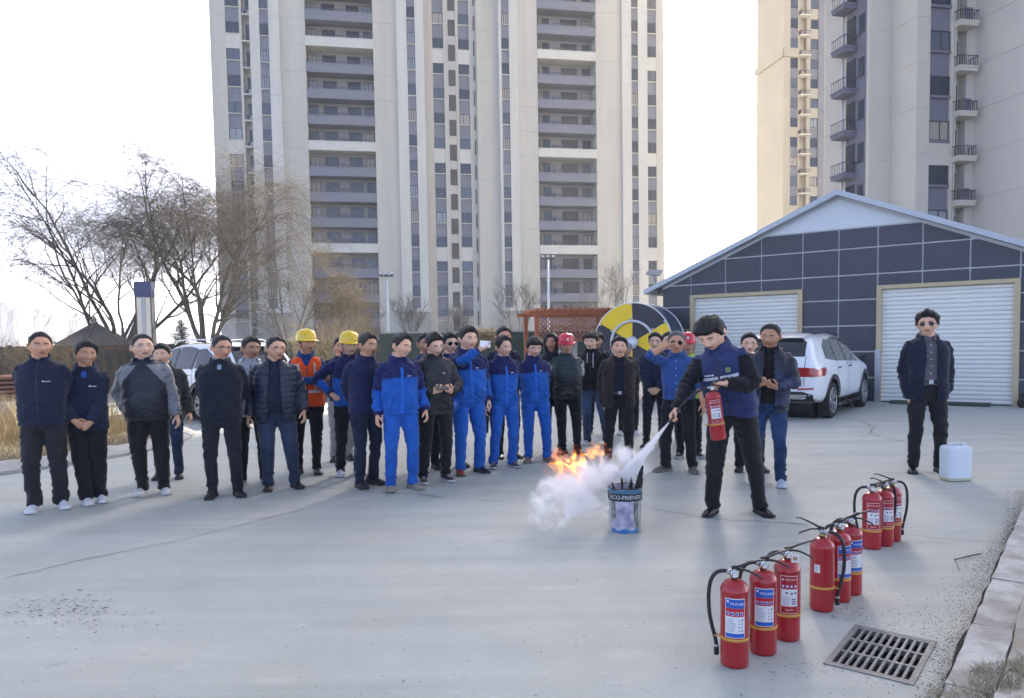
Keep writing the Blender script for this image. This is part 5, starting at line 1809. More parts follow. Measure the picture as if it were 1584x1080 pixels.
def at_px(u, depth):
    """x on the ground for a pixel column of the survey at a given distance"""
    return (u - 792.) / 1150. * depth

bare_tree("willow_tree", "bare weeping willow on the left above the pavilion roof", (at_px(190, 27), 27, 0), 9.8, 1.2, 5, 9, 7200, 2.5, .36, M_TWIG, .15, .13, nsub=5, twr=.0034)
bare_tree("willow_tree", "bare willow beside the left edge of the beige tower", (at_px(322, 26), 26, 0), 9.9, .9, 9, 8, 5600, 2.2, .34, M_TWIG, .15, .12, nsub=5, twr=.0034)
bare_tree("willow_tree", "young yellow twigged willow between the two yellow helmets", (at_px(520, 30), 30, 0), 4.6, .55, 12, 6, 1300, 1.3, .34, M_TWIGY, .06, .10, nsub=4)
bare_tree("willow_tree", "slim pale branched young tree behind the orange vest", (at_px(455, 29), 29, 0), 6.3, .45, 15, 5, 900, 1.2, .22, M_TWIGY, .06, .12, nsub=4, bark=M_TWIGG)
for i, (u, dep, hh, lb) in enumerate([(640, 62, 5.2, "small bare tree left of the stair windows at the tower foot"), (805, 60, 5.8, "small bare tree behind the red brown lattice pergola"), (948, 58, 7.2, "bushy bare tree just left of the workshop eave"), (565, 64, 4.8, "small bare tree at the tower foot near the first lamp post"), (712, 66, 4.6, "lowest bare tree in front of the tower's stair windows"), (905, 66, 5.0, "small bare tree under the right balcony bay")]):
    bare_tree("bare_tree", lb, (at_px(u, dep), dep, 0), hh, .55, 30 + i, 6, 650, .9, -.03, M_TWIGG, .07, .18, group="bare trees along the tower foot", nsub=3, twr=.009, uprite=.05)
bare_tree("bare_bush", "dry tangled bush behind the man in the orange vest", (at_px(500, 23), 23, 0), 2.2, .9, 51, 8, 800, .7, .10, M_TWIGY, .03, .08, "bush", nsub=3, twr=.004)
bare_tree("bare_bush", "tangled dry shrub right of the left pavilion", (at_px(205, 24), 24, 0), 1.9, .9, 52, 8, 900, .6, .05, M_TWIGG, .03, .08, "bush", nsub=3, twr=.004)
bare_tree("bare_bush", "dry tangle of stems in front of the far left fence", (at_px(60, 19), 19, 0), 1.9, .9, 53, 8, 900, .6, .02, M_TWIGY, .025, .08, "bush", nsub=3, twr=.004)
bare_tree("bare_bush", "straw coloured vine heap on top of the green hoarding", (at_px(752, 29.5), 29.6, 1.2), 1.0, 1.3, 54, 8, 900, .6, .25, M_TWIGY, .02, .08, "bush", nsub=3, twr=.005)

# conifer
def conifer():
    root = empty("cedar_tree", (at_px(283, 34), 34, 0))
    tag(root, "dark evergreen cedar between the pillar sign and the willow", "tree")
    rng = np.random.default_rng(3)
    tr = Twigs(); tr.add(np.array([(0, 0, 0), (0, 0, 1.2), (.03, 0, 2.9)]), np.array([.09, .06, .015]), 8); tr.build("trunk", M_BARK, root)
    V = []; F_ = []
    for k in range(60):
        z = .5 + 2.3 * (k / 60); L = (2.95 - z) * .62 * rng.uniform(.7, 1.15); a = rng.uniform(0, 6.283)
        for q in range(46):
            t = rng.uniform(.15, 1); r = L * t
            p = np.array([math.cos(a) * r, math.sin(a) * r, z - .10 * t * L + rng.normal(0, .03)]) + rng.normal(0, .05, 3)
            d = rng.normal(0, 1, 3); d[2] *= .5; d /= np.linalg.norm(d); e = np.cross(d, rng.normal(0, 1, 3)); e /= np.linalg.norm(e)
            b = len(V); V += [p - e * .012, p + e * .012, p + d * .13]; F_.append((b, b + 1, b + 2))
    link("crown", mkmesh("crown", V, F_, [mat("needles", (.018, .030, .016), .8, var=.3, vscale=2)]), root)
conifer()

# left fence / hedge line, dark
def left_hedge():
    rr = random.Random(31)
    root = empty("board_fence", (0, 0, 0)); tag(root, "dark weathered board fence running behind the left garden", "fence")
    A = Vector((at_px(-60, 36), 36, 0)); B = Vector((at_px(600, 34), 34, 0))
    n = 78; d = (B - A); L = d.length; d.normalize()
    M_B = mat("fence_board_dark", (.055, .05, .045), .9, var=.3, vscale=2)
    for i in range(n):
        x0 = L * i / n; h = 1.75 + rr.uniform(-.04, .04)
        MB().box((x0 + .006, -.02, .05), (x0 + L / n - .006, .02 + rr.uniform(-.008, .008), h)).build("board", M_B, root)
    for z in (.4, 1.4): MB().box((0, .03, z), (L, .08, z + .1)).build("rail", M_B, root)
    root.location = A; root.rotation_euler = (0, 0, math.atan2(d.y, d.x))
    # shrubs in front of it: dead brown leaves
    for j, (u, dep, w, h, lb) in enumerate([(215, 30, 1.6, 1.15, "low brown thicket beside the pavilion"), (30, 31, 2.2, 1.25, "low brown thicket at the far left edge"), (405, 27, 2.4, 1.25, "brown thicket behind the white car roof"), (130, 25, 1.8, 1.1, "brown thicket under the pavilion roof")]):
        rg = np.random.default_rng(60 + j)
        V = []; F_ = []
        for _ in range(5200):
            p = np.array([rg.normal(0, w * .5), rg.normal(0, .5), abs(rg.normal(0, h * .45))]);
            if p[2] > h * (1.25 + .25 * math.sin(p[0] * 3)): continue
            dd = rg.normal(0, 1, 3); dd[2] = abs(dd[2]) + .6; dd /= np.linalg.norm(dd); e = np.cross(dd, rg.normal(0, 1, 3)); e /= np.linalg.norm(e)
            b = len(V); s = rg.uniform(.05, .16); V += [p - e * .008, p + e * .008, p + dd * s]; F_.append((b, b + 1, b + 2))
        o = link("thicket", mkmesh("thicket", V, F_, [mat("thicket_brown", (.085, .068, .05), .95, var=.4, vscale=1.5)]), None, (at_px(u, dep), dep, 0))
        tag(o, lb, "bush", "brown thickets along the left fence")
left_hedge()

# green hoarding
def hoarding():
    A = Vector((at_px(590, 30), 30, 0)); B = Vector((at_px(1020, 32), 32, 0)); d = B - A; L = d.length; d.normalize()
    root = empty("green_hoarding", tuple(A), math.atan2(d.y, d.x))
    tag(root, "dark green site hoarding of tall panels behind the crowd", "fence")
    M_H = mat("hoarding_green", srgb(52, 68, 58), .75, var=.12, vscale=1.2)
    n = 12
    for i in range(n):
        x0 = L * i / n; mb = MB()
        mb.box((x0 + .01, 0, .02), (x0 + L / n - .01, .03, 1.98))
        for k in range(5): mb.box((x0 + .05 + k * (L / n) / 5, -.012, .06), (x0 + .11 + k * (L / n) / 5, -.001, 1.94))
        mb.build("hoarding_panel", M_H, root)
    for i in range(n + 1): MB().box((L * i / n - .03, .035, 0), (L * i / n + .03, .09, 2.02)).build("post", M_RAIL, root)
    MB().box((0, -.03, 1.98), (L, .06, 2.03)).build("top_rail", mat("hoarding_rail", srgb(150, 150, 146), .6), root)
hoarding()

# low brown planter wall
def planter():
    A = Vector((at_px(496, 20.5), 20.3, 0)); B = Vector((at_px(640, 22), 22.2, 0)); d = B - A; L = d.length; d.normalize()
    root = empty("planter_wall", tuple(A), math.atan2(d.y, d.x)); tag(root, "low dark red stone planter wall behind the helmeted workers", "planter")
    M_R = mat("planter_stone", srgb(96, 74, 70), .8, var=.15, vscale=3)
    n = 5
    for i in range(n): MB().box((L * i / n + .006, 0, 0), (L * (i + 1) / n - .006, .5, .52)).build("stone_panel", M_R, root)
    MB().box((-.05, -.05, .524), (L + .05, .55, .60)).build("coping", mat("coping_pale", srgb(178, 170, 158), .8), root)
planter()

# lattice pergola
def pergola():
    dep = 22.5
    root = empty("pergola", (at_px(829, dep), dep, 0), rad(10)); tag(root, "red brown wooden pergola screen with diagonal lattice", "pergola")
    M_W = mat("pergola_wood", srgb(158, 92, 58), .7, var=.2, vscale=5, stretch=(1, 1, .2))
    W_ = 2.55
    for x in (0, W_ - .12):
        for y in (0, 1.7): MB().box((x, y, 0), (x + .12, y + .12, 2.36)).build("post", M_W, root)
    for z0, z1 in ((2.30, 2.42),):
        for y in (-.05, 1.75): MB().box((-.22, y, z0 + .065), (W_ + .2, y + .08, z1 + .06)).build("beam", M_W, root)
    for k in range(12): MB().box((.02 + k * .22, -.25, 2.485), (.08 + k * .22, 2.1, 2.56)).build("rafter", M_W, root)
    z0, z1 = 1.62, 2.28
    MB().box((.12, .02, z0 - .07), (W_ - .12, .09, z0)).build("rail", M_W, root)
    MB().box((.12, .02, z1), (W_ - .12, .09, z1 + .06)).build("rail", M_W, root)
    x0, x1 = .12, W_ - .12; hh = z1 - z0
    def clipseg(xa, s):
        # slat from (xa, z0) going up with slope s in x
        pts = [(xa, z0), (xa + s * hh, z1)]
        (ax, az), (bx, bz) = pts
        t0, t1 = 0., 1.
        for lim, sg in ((x0, 1), (x1, -1)):
            fa, fb = sg * (ax - lim), sg * (bx - lim)
            if fa < 0 and fb < 0: return None
            if fa < 0: t0 = max(t0, fa / (fa - fb))
            if fb < 0: t1 = min(t1, fa / (fa - fb))
        if t1 - t0 < .08: return None
        return ((ax + (bx - ax) * t0, az + (bz - az) * t0), (ax + (bx - ax) * t1, az + (bz - az) * t1))
    for s, yo in ((1, .030), (-1, .052)):
        for k in range(-8, 30):
            xa = x0 + k * .135
            q = clipseg(xa, s)
            if not q: continue
            (ax, az), (bx, bz) = q
            w = .022
            V = [(ax - w, yo, az), (ax + w, yo, az), (bx + w, yo, bz), (bx - w, yo, bz)]; V2 = [(x, y + .018, z) for x, y, z in V]
            MB().add(V + V2, [(0, 1, 2, 3), (7, 6, 5, 4), (0, 4, 5, 1), (1, 5, 6, 2), (2, 6, 7, 3), (3, 7, 4, 0)]).build("lattice_slat", M_W, root)
    # white shirts hanging inside are only hinted at in the photo
    for i, x in enumerate((.92, 1.22)):
        prims = [ring_tube([(.75, .17, .05, 0), (1.0, .17, .06, 0), (1.25, .18, .06, 0), (1.40, .19, .05, 0), (1.46, .12, .04, 0), (1.5, .05, .03, 0)], 16)]
        co, no, fs = remesh(prims, .03, 2); co = co + no * (.02 * vnoise(co * np.array([9, 9, 2]), i))[:, None]
        o = link("hanging_jacket", mkmesh("hanging_jacket", co, fs, [flat("hang_grey%d" % i, [(.35, .36, .4), (.45, .45, .46)][i])], None, True), None, (at_px(829, dep) + x * .985, dep + .9 + x * .17, .25))
        tag(o, ["grey jacket hanging under the pergola, left one", "pale jacket hanging under the pergola, right one"][i], "jacket")
pergola()

# yellow and black drum end of a corrugated pipe
def pipe_drum():
    dep = 18.8; R_ = .985
    root = empty("pipe_drum", (at_px(979, dep), dep, 0), rad(-24))
    tag(root, "big corrugated pipe drum with yellow and black sectored end", "drum")
    cz = 1.50
    M_Y = mat("drum_yellow", srgb(228, 190, 26), .55, var=.08, vscale=3); M_K = mat("drum_black", srgb(48, 46, 54), .6, var=.08, vscale=3)
    M_S = mat("drum_silver", srgb(196, 198, 200), .4, metal=.4); M_C = mat("corrugated_blue", srgb(66, 80, 94), .45, metal=.3, var=.1, vscale=4)
    for i in range(6):
        a0, a1 = rad(90 + 60 * i), rad(150 + 60 * i); V = []; n = 14
        for k in range(n + 1):
            a = a0 + .006 + (a1 - a0 - .012) * k / n
            V += [(.12 * math.cos(a), 0, cz + .12 * math.sin(a)), (R_ * math.cos(a), 0, cz + R_ * math.sin(a)), (R_ * math.cos(a), .03, cz + R_ * math.sin(a))]
        F_ = []
        for k in range(n): F_ += [(3 * k, 3 * k + 1, 3 * k + 4, 3 * k + 3), (3 * k + 1, 3 * k + 2, 3 * k + 5, 3 * k + 4)]
        o = MB().add(V, F_).build("end_sector", M_Y if i % 2 == 0 else M_K, root)
        for rr_ in (.62, .98):
            aa = a0 + .03
            MB().lathe([(.028, 0), (.028, .02), (.012, .028)], 10, 0, Matrix.Translation((R_ * rr_ * math.cos(aa), -.002, cz + R_ * rr_ * math.sin(aa))) @ Matrix.Rotation(rad(90), 4, 'X')).build("bolt", M_S, o)
    ring = [(.54 * math.cos(2 * math.pi * k / 40), -.03, cz + .54 * math.sin(2 * math.pi * k / 40)) for k in range(41)]
    MB().tube(ring, .035, 8, cap=False, up=(0, 1, 0)).build("inner_ring", M_S, root)
    MB().lathe([(.16, 0), (.16, .05), (.09, .09), (.0, .10)], 20, 0, Matrix.Translation((0, -.002, cz)) @ Matrix.Rotation(rad(90), 4, 'X')).build("hub", M_S, root)
    ed = [((R_ + .01) * math.cos(2 * math.pi * k / 56), .02, cz + (R_ + .01) * math.sin(2 * math.pi * k / 56)) for k in range(57)]
    MB().tube(ed, .022, 6, cap=False, up=(0, 1, 0)).build("end_rim", M_S, root)
    n = 13
    for k in range(n):
        y0 = .04 + k * .115
        prof = [(R_ - .05, 0), (R_ - .005, .02), (R_ + .02, .057), (R_ - .005, .094), (R_ - .05, .114)]
        V = []; F_ = []; sg = 48
        for (r, y) in prof:
            for q in range(sg): a = 2 * math.pi * q / sg; V.append((r * math.cos(a), y0 + y, cz + r * math.sin(a)))
        for i in range(len(prof) - 1):
            for q in range(sg): F_.append((i * sg + q, (i + 1) * sg + q, (i + 1) * sg + (q + 1) % sg, i * sg + (q + 1) % sg))
        MB().add(V, F_, 0, True).build("pipe_rib", M_C, root)
    MB().tube([((R_ + .01) * math.cos(2 * math.pi * k / 56), y0 + .13, cz + (R_ + .01) * math.sin(2 * math.pi * k / 56)) for k in range(57)], .03, 6, cap=False, up=(0, 1, 0)).build("back_rim", M_S, root)
    for x in (-.7, .7):
        MB().prism([(x - .12, .1), (x + .12, .1), (x + .12, 1.5), (x - .12, 1.5)], 0, .75).build("cradle", M_K, root)
pipe_drum()

# floodlight posts
def lamp_post(u, dep, ztop, lb, n):
    root = empty("lamp_post", (at_px(u, dep), dep, 0)); tag(root, lb, "lamp post", "floodlight posts before the tower")
    M_P = mat("post_white", srgb(196, 198, 198), .5)
    MB().lathe([(.09, 0), (.07, ztop * .5), (.055, ztop)], 12).build("post", M_P, root)
    hd = MB().box((-.34, -.06, ztop - .04), (.34, .02, ztop + .02)).build("head_bar", M_RAIL, root)
    for k in range(n):
        x = -.30 + .6 * k / (n - 1)
        Mx = Matrix.Translation((x, -.12, ztop + .10)) @ Matrix.Rotation(rad(-35), 4, 'X')
        f_ = MB().box((-.085, -.04, -.09), (.085, .04, .09), 0, Mx).build("floodlight", M_RAIL, root)
        MB().box((-.07, -.048, -.075), (.07, -.042, .075), 0, Mx).build("lens", mat("flood_lens", srgb(205, 208, 210), .2), f_)
lamp_post(602, 40, 5.2, "white floodlight post left of the tower's stair windows", 3)
lamp_post(850, 42, 6.2, "taller white floodlight post above the pergola", 3)

# pillar sign
def pillar_sign():
    dep = 21.; root = empty("pillar_sign", (at_px(229, dep), dep, 0), rad(6)); tag(root, "pale pillar sign with a navy cap standing before the willow", "sign")
    MB().box((-.19, -.11, 0), (.19, .11, 2.97)).build("body", mat("sign_body", srgb(196, 190, 176), .6, var=.04, vscale=2), root)
    MB().box((-.225, -.145, 2.974), (.225, .145, 3.40)).build("cap", mat("sign_cap_navy", srgb(52, 58, 92), .5), root)
    MB().box((-.05, -.13, .1), (.05, -.114, 2.97)).build("stripe", mat("sign_stripe", srgb(150, 150, 152), .4, metal=.4), root)
    for x in (-.225, .192): MB().box((x, -.135, 0), (x + .03, .135, 2.972)).build("edge_strip", mat("sign_edge", srgb(52, 50, 52), .5), root)
pillar_sign()

# garden pavilion
def pavilion():
    dep = 26.; root = empty("pavilion", (at_px(150, dep), dep, 0), rad(12)); tag(root, "small wooden garden pavilion with a grey tiled pyramid roof", "pavilion")
    M_W = mat("pavilion_wood", srgb(150, 104, 70), .75, var=.15, vscale=4); M_T = mat("pavilion_tile", srgb(140, 132, 124), .85, var=.15, vscale=6)
    ez, tz, R_ = 1.70, 2.42, 1.22
    n = 6
    for i in range(n):
        a = math.pi * 2 * (i + .5) / n
        MB().lathe([(.06, 0), (.06, ez - .05)], 12, 0, Matrix.Translation((math.cos(a) * .85, math.sin(a) * .85, 0))).build("column", M_W, root)
        a0, a1 = math.pi * 2 * i / n + math.pi / n, math.pi * 2 * (i + 1) / n + math.pi / n
        p0, p1 = np.array([math.cos(a0), math.sin(a0)]), np.array([math.cos(a1), math.sin(a1)])
        b0, b1 = p0 * .85, p1 * .85
        M4 = Matrix.Translation((b0[0], b0[1], ez - .22)) @ Matrix.Rotation(math.atan2(b1[1] - b0[1], b1[0] - b0[0]), 4, 'Z')
        MB().box((0, -.03, 0), (float(np.linalg.norm(b1 - b0)), .03, .16), 0, M4).build("beam", M_W, root)
        slope = MB(); slope.add([(p0[0] * R_, p0[1] * R_, ez + .02), (p1[0] * R_, p1[1] * R_, ez + .02), (0, 0, tz), (p0[0] * R_, p0[1] * R_, ez - .03), (p1[0] * R_, p1[1] * R_, ez - .03)], [(0, 1, 2), (0, 3, 4, 1), (3, 0, 2), (4, 3, 2)])
        so = slope.build("roof_slope", M_T, root)
        for k in range(1, 11):
            t = k / 11; e = (p0 * (1 - t) + p1 * t) * R_ * 1.01
            tt = 1 - abs(t - .5) * 2 
            top = np.array([0, 0, tz]) * (1) ; base_ = np.array([e[0], e[1], ez + .03])
            frac = .15 + .8 * (tt)
            # roll tiles run up the slope, parallel to its middle line
            mid = (p0 + p1) / 2 * R_; up = np.array([-mid[0], -mid[1], tz - ez]); 
            endp = base_ + up * min(.97, tt)
            so_ = MB().tube([tuple(base_), tuple(endp)], [.028, .024], 6).build("roll_tile", M_T, so)
        MB().tube([(p0[0] * R_ * 1.12, p0[1] * R_ * 1.12, ez + .10), (p0[0] * R_ * .95, p0[1] * R_ * .95, ez + .06), (0, 0, tz + .03)], [.03, .04, .04], 6).build("hip_ridge", M_T, root)
    MB().lathe([(.10, 0), (.12, .05), (.06, .10), (.08, .16), (.03, .22), (.0, .30)], 12, 0, Matrix.Translation((0, 0, tz))).build("finial", M_T, root)
pavilion()

# stacked planks at the far left
def plank_stack():
    dep = 15.8; rr = random.Random(77)
    root = empty("plank_stack", (at_px(-8, dep), dep, .0), rad(8)); tag(root, "stack of weathered reddish timber planks at the far left", "timber stack")
    M_P = mat("plank_red", srgb(110, 76, 64), .85, var=.25, vscale=3)
    for r in range(6):
        for k in range(4):
            x = rr.uniform(-.12, .12); MB().box((-1.1 + x, k * .22 + rr.uniform(0, .02), .45 + r * .095), (.80 + x, k * .22 + .2, .45 + r * .095 + .06)).build("plank", M_P, root)
        for x in (-.9, .0, .6): MB().box((x, 0, .512 + r * .095), (x + .06, .9, .543 + r * .095)).build("spacer", M_P, root)
    for x in (-.9, .5): MB().box((x, .05, 0), (x + .15, .85, .446)).build("trestle", M_P, root)
plank_stack()

# far city blocks fading in the haze
def far_blocks():
    rr = random.Random(17)
    M_F = mat("far_block", srgb(176, 178, 182), .9)
    specs = [(5, 380, 17, 23.5, "leftmost pale far tower block in the haze"), (62, 410, 18, 21.5, "second pale far tower block from the left edge"), (118, 440, 32, 20.5, "wide pale far block behind the willow twigs"), (208, 460, 20, 14, "low pale far block behind the pillar sign"), (285, 480, 26, 12, "low pale far block behind the cedar")]
    for u, dep, w, h, lb in specs:
        root = empty("far_building", (at_px(u, dep), dep, 0), rad(8)); tag(root, lb, "building", "hazy far buildings")
        MB().box((-w / 2, 0, 0), (w / 2, 14, h)).build("wall", M_F, root)
        MB().box((-w * .2, 3, h + .003), (w * .15, 10, h + 3)).build("roof_house", M_F, root)
        for k in range(3): MB().box((-w * .38 + k * w * .3, -.6, 2), (-w * .38 + k * w * .3 + w * .12, -.003, h - 2)).build("window_bay", mat("far_glass", srgb(130, 136, 146), .4), root)
    o = link("hills", None) if False else None
    V = []; F_ = []
    n = 60
    for i in range(n + 1):
        x = -1800 + 3600 * i / n; hgt = 40 + 30 * math.sin(i * .37) + 18 * math.sin(i * .9 + 1)
        V += [(x, 2600, -1), (x, 2700, max(8, hgt)), (x, 3000, -1)]
    for i in range(n): F_ += [(3 * i, 3 * i + 3, 3 * i + 4, 3 * i + 1), (3 * i + 1, 3 * i + 4, 3 * i + 5, 3 * i + 2)]
    h_ = link("hills", mkmesh("hills", V, F_, [mat("far_hill", (.10, .11, .10), .95)], None, True)); tag(h_, kind="structure")
far_blocks()
# ================================================================== CARS
M_CARW = mat("car_paint_white", srgb(226, 228, 230), .28, coat=.8, spec=.5)
M_CARG = mat("car_glass", (.018, .022, .026), .05, spec=.8)
M_TRIMB = mat("car_trim_black", (.018, .018, .019), .55)
M_TYRE = mat("tyre", (.018, .018, .018), .85, var=.2, vscale=20)
M_RIM = mat("rim_alloy", (.50, .51, .53), .3, metal=.85)
M_TAIL = mat("tail_light_red", (.35, .012, .018), .15, coat=.6)
M_CHROME = mat("chrome", (.62, .63, .64), .15, metal=1.0)
M_GAP = mat("panel_gap", (.05, .05, .052), .8)

def poly_patch(bvh, poly, mode, off, step=.05):
    """drape a 2-D polygon on a surface; mode: 'right','left' (y,z), 'rear','front' (x,z), 'top' (x,y)"""
    bm = bmesh.new(); f = bm.faces.new([bm.verts.new((u, v, 0)) for u, v in poly])
    us = [p[0] for p in poly]; vs = [p[1] for p in poly]
    for ax, lo, hi in ((0, min(us), max(us)), (1, min(vs), max(vs))):
        t = lo + step
        while t < hi - .005:
            no = (1, 0, 0) if ax == 0 else (0, 1, 0); co = (t, 0, 0) if ax == 0 else (0, t, 0)
            bmesh.ops.bisect_plane(bm, geom=bm.verts[:] + bm.edges[:] + bm.faces[:], plane_co=co, plane_no=no); t += step
    V = []; bm.verts.index_update()
    for v in bm.verts:
        u, w = v.co.x, v.co.y
        o_, d_ = {'right': (Vector((3, u, w)), Vector((-1, 0, 0))), 'left': (Vector((-3, u, w)), Vector((1, 0, 0))), 'rear': (Vector((u, -6, w)), Vector((0, 1, 0))),
                  'front': (Vector((u, 6, w)), Vector((0, -1, 0))), 'top': (Vector((u, w, 4)), Vector((0, 0, -1)))}[mode]
        h = bvh.ray_cast(o_, d_)
        if h[0] is None: V.append(tuple(o_ + d_ * 3.9)); continue
        nn = h[1] if h[1].dot(d_) < 0 else -h[1]
        V.append(tuple(h[0] + nn * off))
    F_ = [tuple(v.index for v in g.verts) for g in bm.faces]
    bm.free()
    return V, F_

def suv(label, loc, rz, rails=False, plate=None):
    root = empty("parked_car", loc, rz); tag(root, label, "car", "white cars parked behind the crowd")
    ys = [-2.30, -2.27, -2.20, -2.10, -1.97, -1.80, -1.5, -1.1, -.6, -.1, .25, .55, .85, 1.10, 1.35, 1.7, 2.0, 2.18, 2.27, 2.30]
    I = lambda y, a, b: float(np.interp(y, a, b))
    half = 9
    V = []
    for y in ys:
        w = I(y, [-2.3, -2.2, -1.9, -1.2, 1.0, 1.7, 2.1, 2.3], [.74, .83, .895, .915, .915, .89, .80, .66])
        zb = I(y, [-2.3, -2.0, -1.4, 1.4, 2.1, 2.3], [.42, .33, .25, .25, .28, .36])
        belt = I(y, [-2.3, -1.5, .6, 1.1, 2.0, 2.3], [1.06, 1.085, 1.02, 1.0, .90, .74])
        top = I(y, [-2.3, -2.27, -2.2, -2.1, -1.97, -1.8, -1.5, -.6, 0, .25, .6, 1.02, 1.2, 2.0, 2.2, 2.3], [1.06, 1.12, 1.25, 1.42, 1.555, 1.60, 1.635, 1.665, 1.65, 1.60, 1.42, 1.12, 1.075, .965, .88, .76])
        top = max(top, belt + .005)
        k = (top - belt) / .6
        wr = w - .05 - .24 * min(1, max(0, k))
        sec = [(0, zb), (w - .16, zb), (w - .03, zb + .07), (w + .005, zb + .28), (w + .012, (zb + belt) / 2 + .12), (w - .012, belt), (w - .05 - .03 * k, belt + .05 * min(1, k) + .002), (wr + .06 * k, top - .10 * k), (wr - .09, top - .025 * k), (wr * .5, top), (0, top + .005)]
        V.append(sec)
    m = len(V[0]); n = len(ys)
    verts = []; faces = []
    for i, y in enumerate(ys):
        ring = [(x, y, z) for x, z in V[i]] + [(-x, y, z) for x, z in reversed(V[i][1:-1])]
        verts += ring
    R_ = 2 * m - 2
    for i in range(n - 1):
        for k in range(R_):
            k2 = (k + 1) % R_; faces.append((i * R_ + k, (i + 1) * R_ + k, (i + 1) * R_ + k2, i * R_ + k2))
    faces.append(tuple(range(R_))); faces.append(tuple((n - 1) * R_ + k for k in range(R_ - 1, -1, -1)))
    me = mkmesh("tmpcar", verts, faces)
    ob = bpy.data.objects.new("tmpcar", me); TMP.collection.objects.link(ob)
    bm = bmesh.new(); bm.from_mesh(me); bmesh.ops.recalc_face_normals(bm, faces=bm.faces); bm.to_mesh(me); bm.free()
    ss = ob.modifiers.new("s", 'SUBSURF'); ss.levels = 2; ss.render_levels = 2
    WY = (-1.32, 1.36); WR = .345; cut = []
    for wy in WY:
        c = MB()
        c.lathe([(.415, -1.2), (.415, 1.2)], 40, 0, Matrix.Translation((0, wy, .36)) @ Matrix.Rotation(rad(90), 4, 'Y'))
        cm = c.mesh("cut", []); b2 = bmesh.new(); b2.from_mesh(cm); bmesh.ops.recalc_face_normals(b2, faces=b2.faces); b2.to_mesh(cm); b2.free()
        co_ = bpy.data.objects.new("cut", cm); TMP.collection.objects.link(co_); cut.append(co_)
        bo = ob.modifiers.new("b", 'BOOLEAN'); bo.operation = 'DIFFERENCE'; bo.object = co_; bo.solver = 'EXACT'
    vl = TMP.view_layers[0]; vl.update(); ev = ob.evaluated_get(vl.depsgraph)
    bme = bpy.data.meshes.new_from_object(ev); bme.name = "body"
    bpy.data.objects.remove(ob)
    for c in cut: bpy.data.objects.remove(c)
    bme.materials.clear(); bme.materials.append(M_CARW); bme.materials.append(M_TRIMB)
    for p in bme.polygons:
        c = p.center
        inner = any(abs(math.hypot(c.y - wy, c.z - .36) - .415) < .02 and abs(p.normal.x) < .3 for wy in WY)
        p.material_index = 1 if inner or c.z < .30 else 0
        p.use_smooth = not inner
    body = link("body", bme, root)
    bvh = BVHTree.FromPolygons([v.co.copy() for v in bme.vertices], [tuple(p.vertices) for p in bme.polygons])
    def part(name, poly, mode, off, m_, parent=root, step=.05):
        v, f = poly_patch(bvh, poly, mode, off, step)
        return link(name, mkmesh(name, v, f, [m_], None, True), parent)
    mir = lambda pl: pl
    for side in ('right', 'left'):
        part("side_glass", [(-1.62, 1.15), (-1.05, 1.10), (-.98, 1.50), (-1.25, 1.52), (-1.55, 1.40)], side, .006, M_CARG)
        part("side_glass", [(-1.00, 1.10), (-.22, 1.075), (-.22, 1.555), (-.6, 1.56), (-.94, 1.52)], side, .006, M_CARG)
        part("side_glass", [(-.16, 1.07), (.86, 1.045), (.52, 1.30), (.20, 1.50), (-.16, 1.555)], side, .006, M_CARG)
        for yy, zt in ((-.19, 1.5), (-.96, 1.48)): part("pillar_trim", [(yy - .035, 1.08), (yy + .035, 1.08), (yy + .02, zt), (yy - .03, zt)], side, .008, M_TRIMB, step=.1)
        part("sill_trim", [(-.92, .20), (.96, .20), (.96, .38), (-.92, .37)], side, .012, M_TRIMB)
        for wy in WY:
            N_ = 22; outer = [(wy + .49 * math.cos(math.pi * q / N_), .36 + .49 * math.sin(math.pi * q / N_)) for q in range(N_ + 1)]
            inner = [(wy + .422 * math.cos(math.pi * q / N_), .36 + .422 * math.sin(math.pi * q / N_)) for q in range(N_, -1, -1)]
            vv = []; ff = []
            for q in range(N_ + 1):
                for (u_, w_) in (outer[q], inner[N_ - q]):
                    o_ = Vector((3 if side == 'right' else -3, u_, w_)); d_ = Vector((-1 if side == 'right' else 1, 0, 0))
                    h = bvh.ray_cast(o_, d_); x = h[0].x if h[0] is not None and abs(h[0].x) > .6 else (.88 if side == 'right' else -.88)
                    vv.append((x + (.012 if side == 'right' else -.012), u_, w_))
            for q in range(N_): ff.append((2 * q, 2 * q + 1, 2 * q + 3, 2 * q + 2))
            link("arch_trim", mkmesh("arch_trim", vv, ff, [M_TRIMB]), root)
        for y0 in (-1.02, -.19, .88): part("door_gap", [(y0 - .006, .40), (y0 + .006, .40), (y0 + .006, 1.07), (y0 - .006, 1.07)], side, .004, M_GAP, step=.08)
        part("crease", [(-1.9, .90), (1.2, .84), (1.2, .852), (-1.9, .912)], side, .003, M_GAP if False else mat("car_crease", srgb(198, 201, 205), .3), step=.1)
        s = 1 if side == 'right' else -1
        for y0 in (-.88, -.04):
            h = bvh.ray_cast(Vector((3 * s, y0, .965)), Vector((-s, 0, 0)))[0]
            MB().tube([(h.x + s * .012, y0 - .09, .965), (h.x + s * .032, y0, .97), (h.x + s * .012, y0 + .09, .965)], [.012, .014, .012], 6).build("door_handle", M_CHROME if side == 'left' else M_TRIMB, root)
        prims = [ring_tube([(1.02, .03, .05, .74), (1.05, .085, .07, .74), (1.11, .095, .07, .74), (1.16, .08, .055, .74), (1.18, .03, .03, .74)], 16)]
        co, no, fs = remesh(prims, .014, 2); co[:, 0] = co[:, 0] + s * 1.03
        link("wing_mirror", mkmesh("wing_mirror", co, fs, [M_TRIMB], None, True), root)
        part("tail_light", [(-2.27, .96), (-1.86, 1.00), (-1.80, .94), (-1.9, .84), (-2.27, .83)], side, .010, M_TAIL)
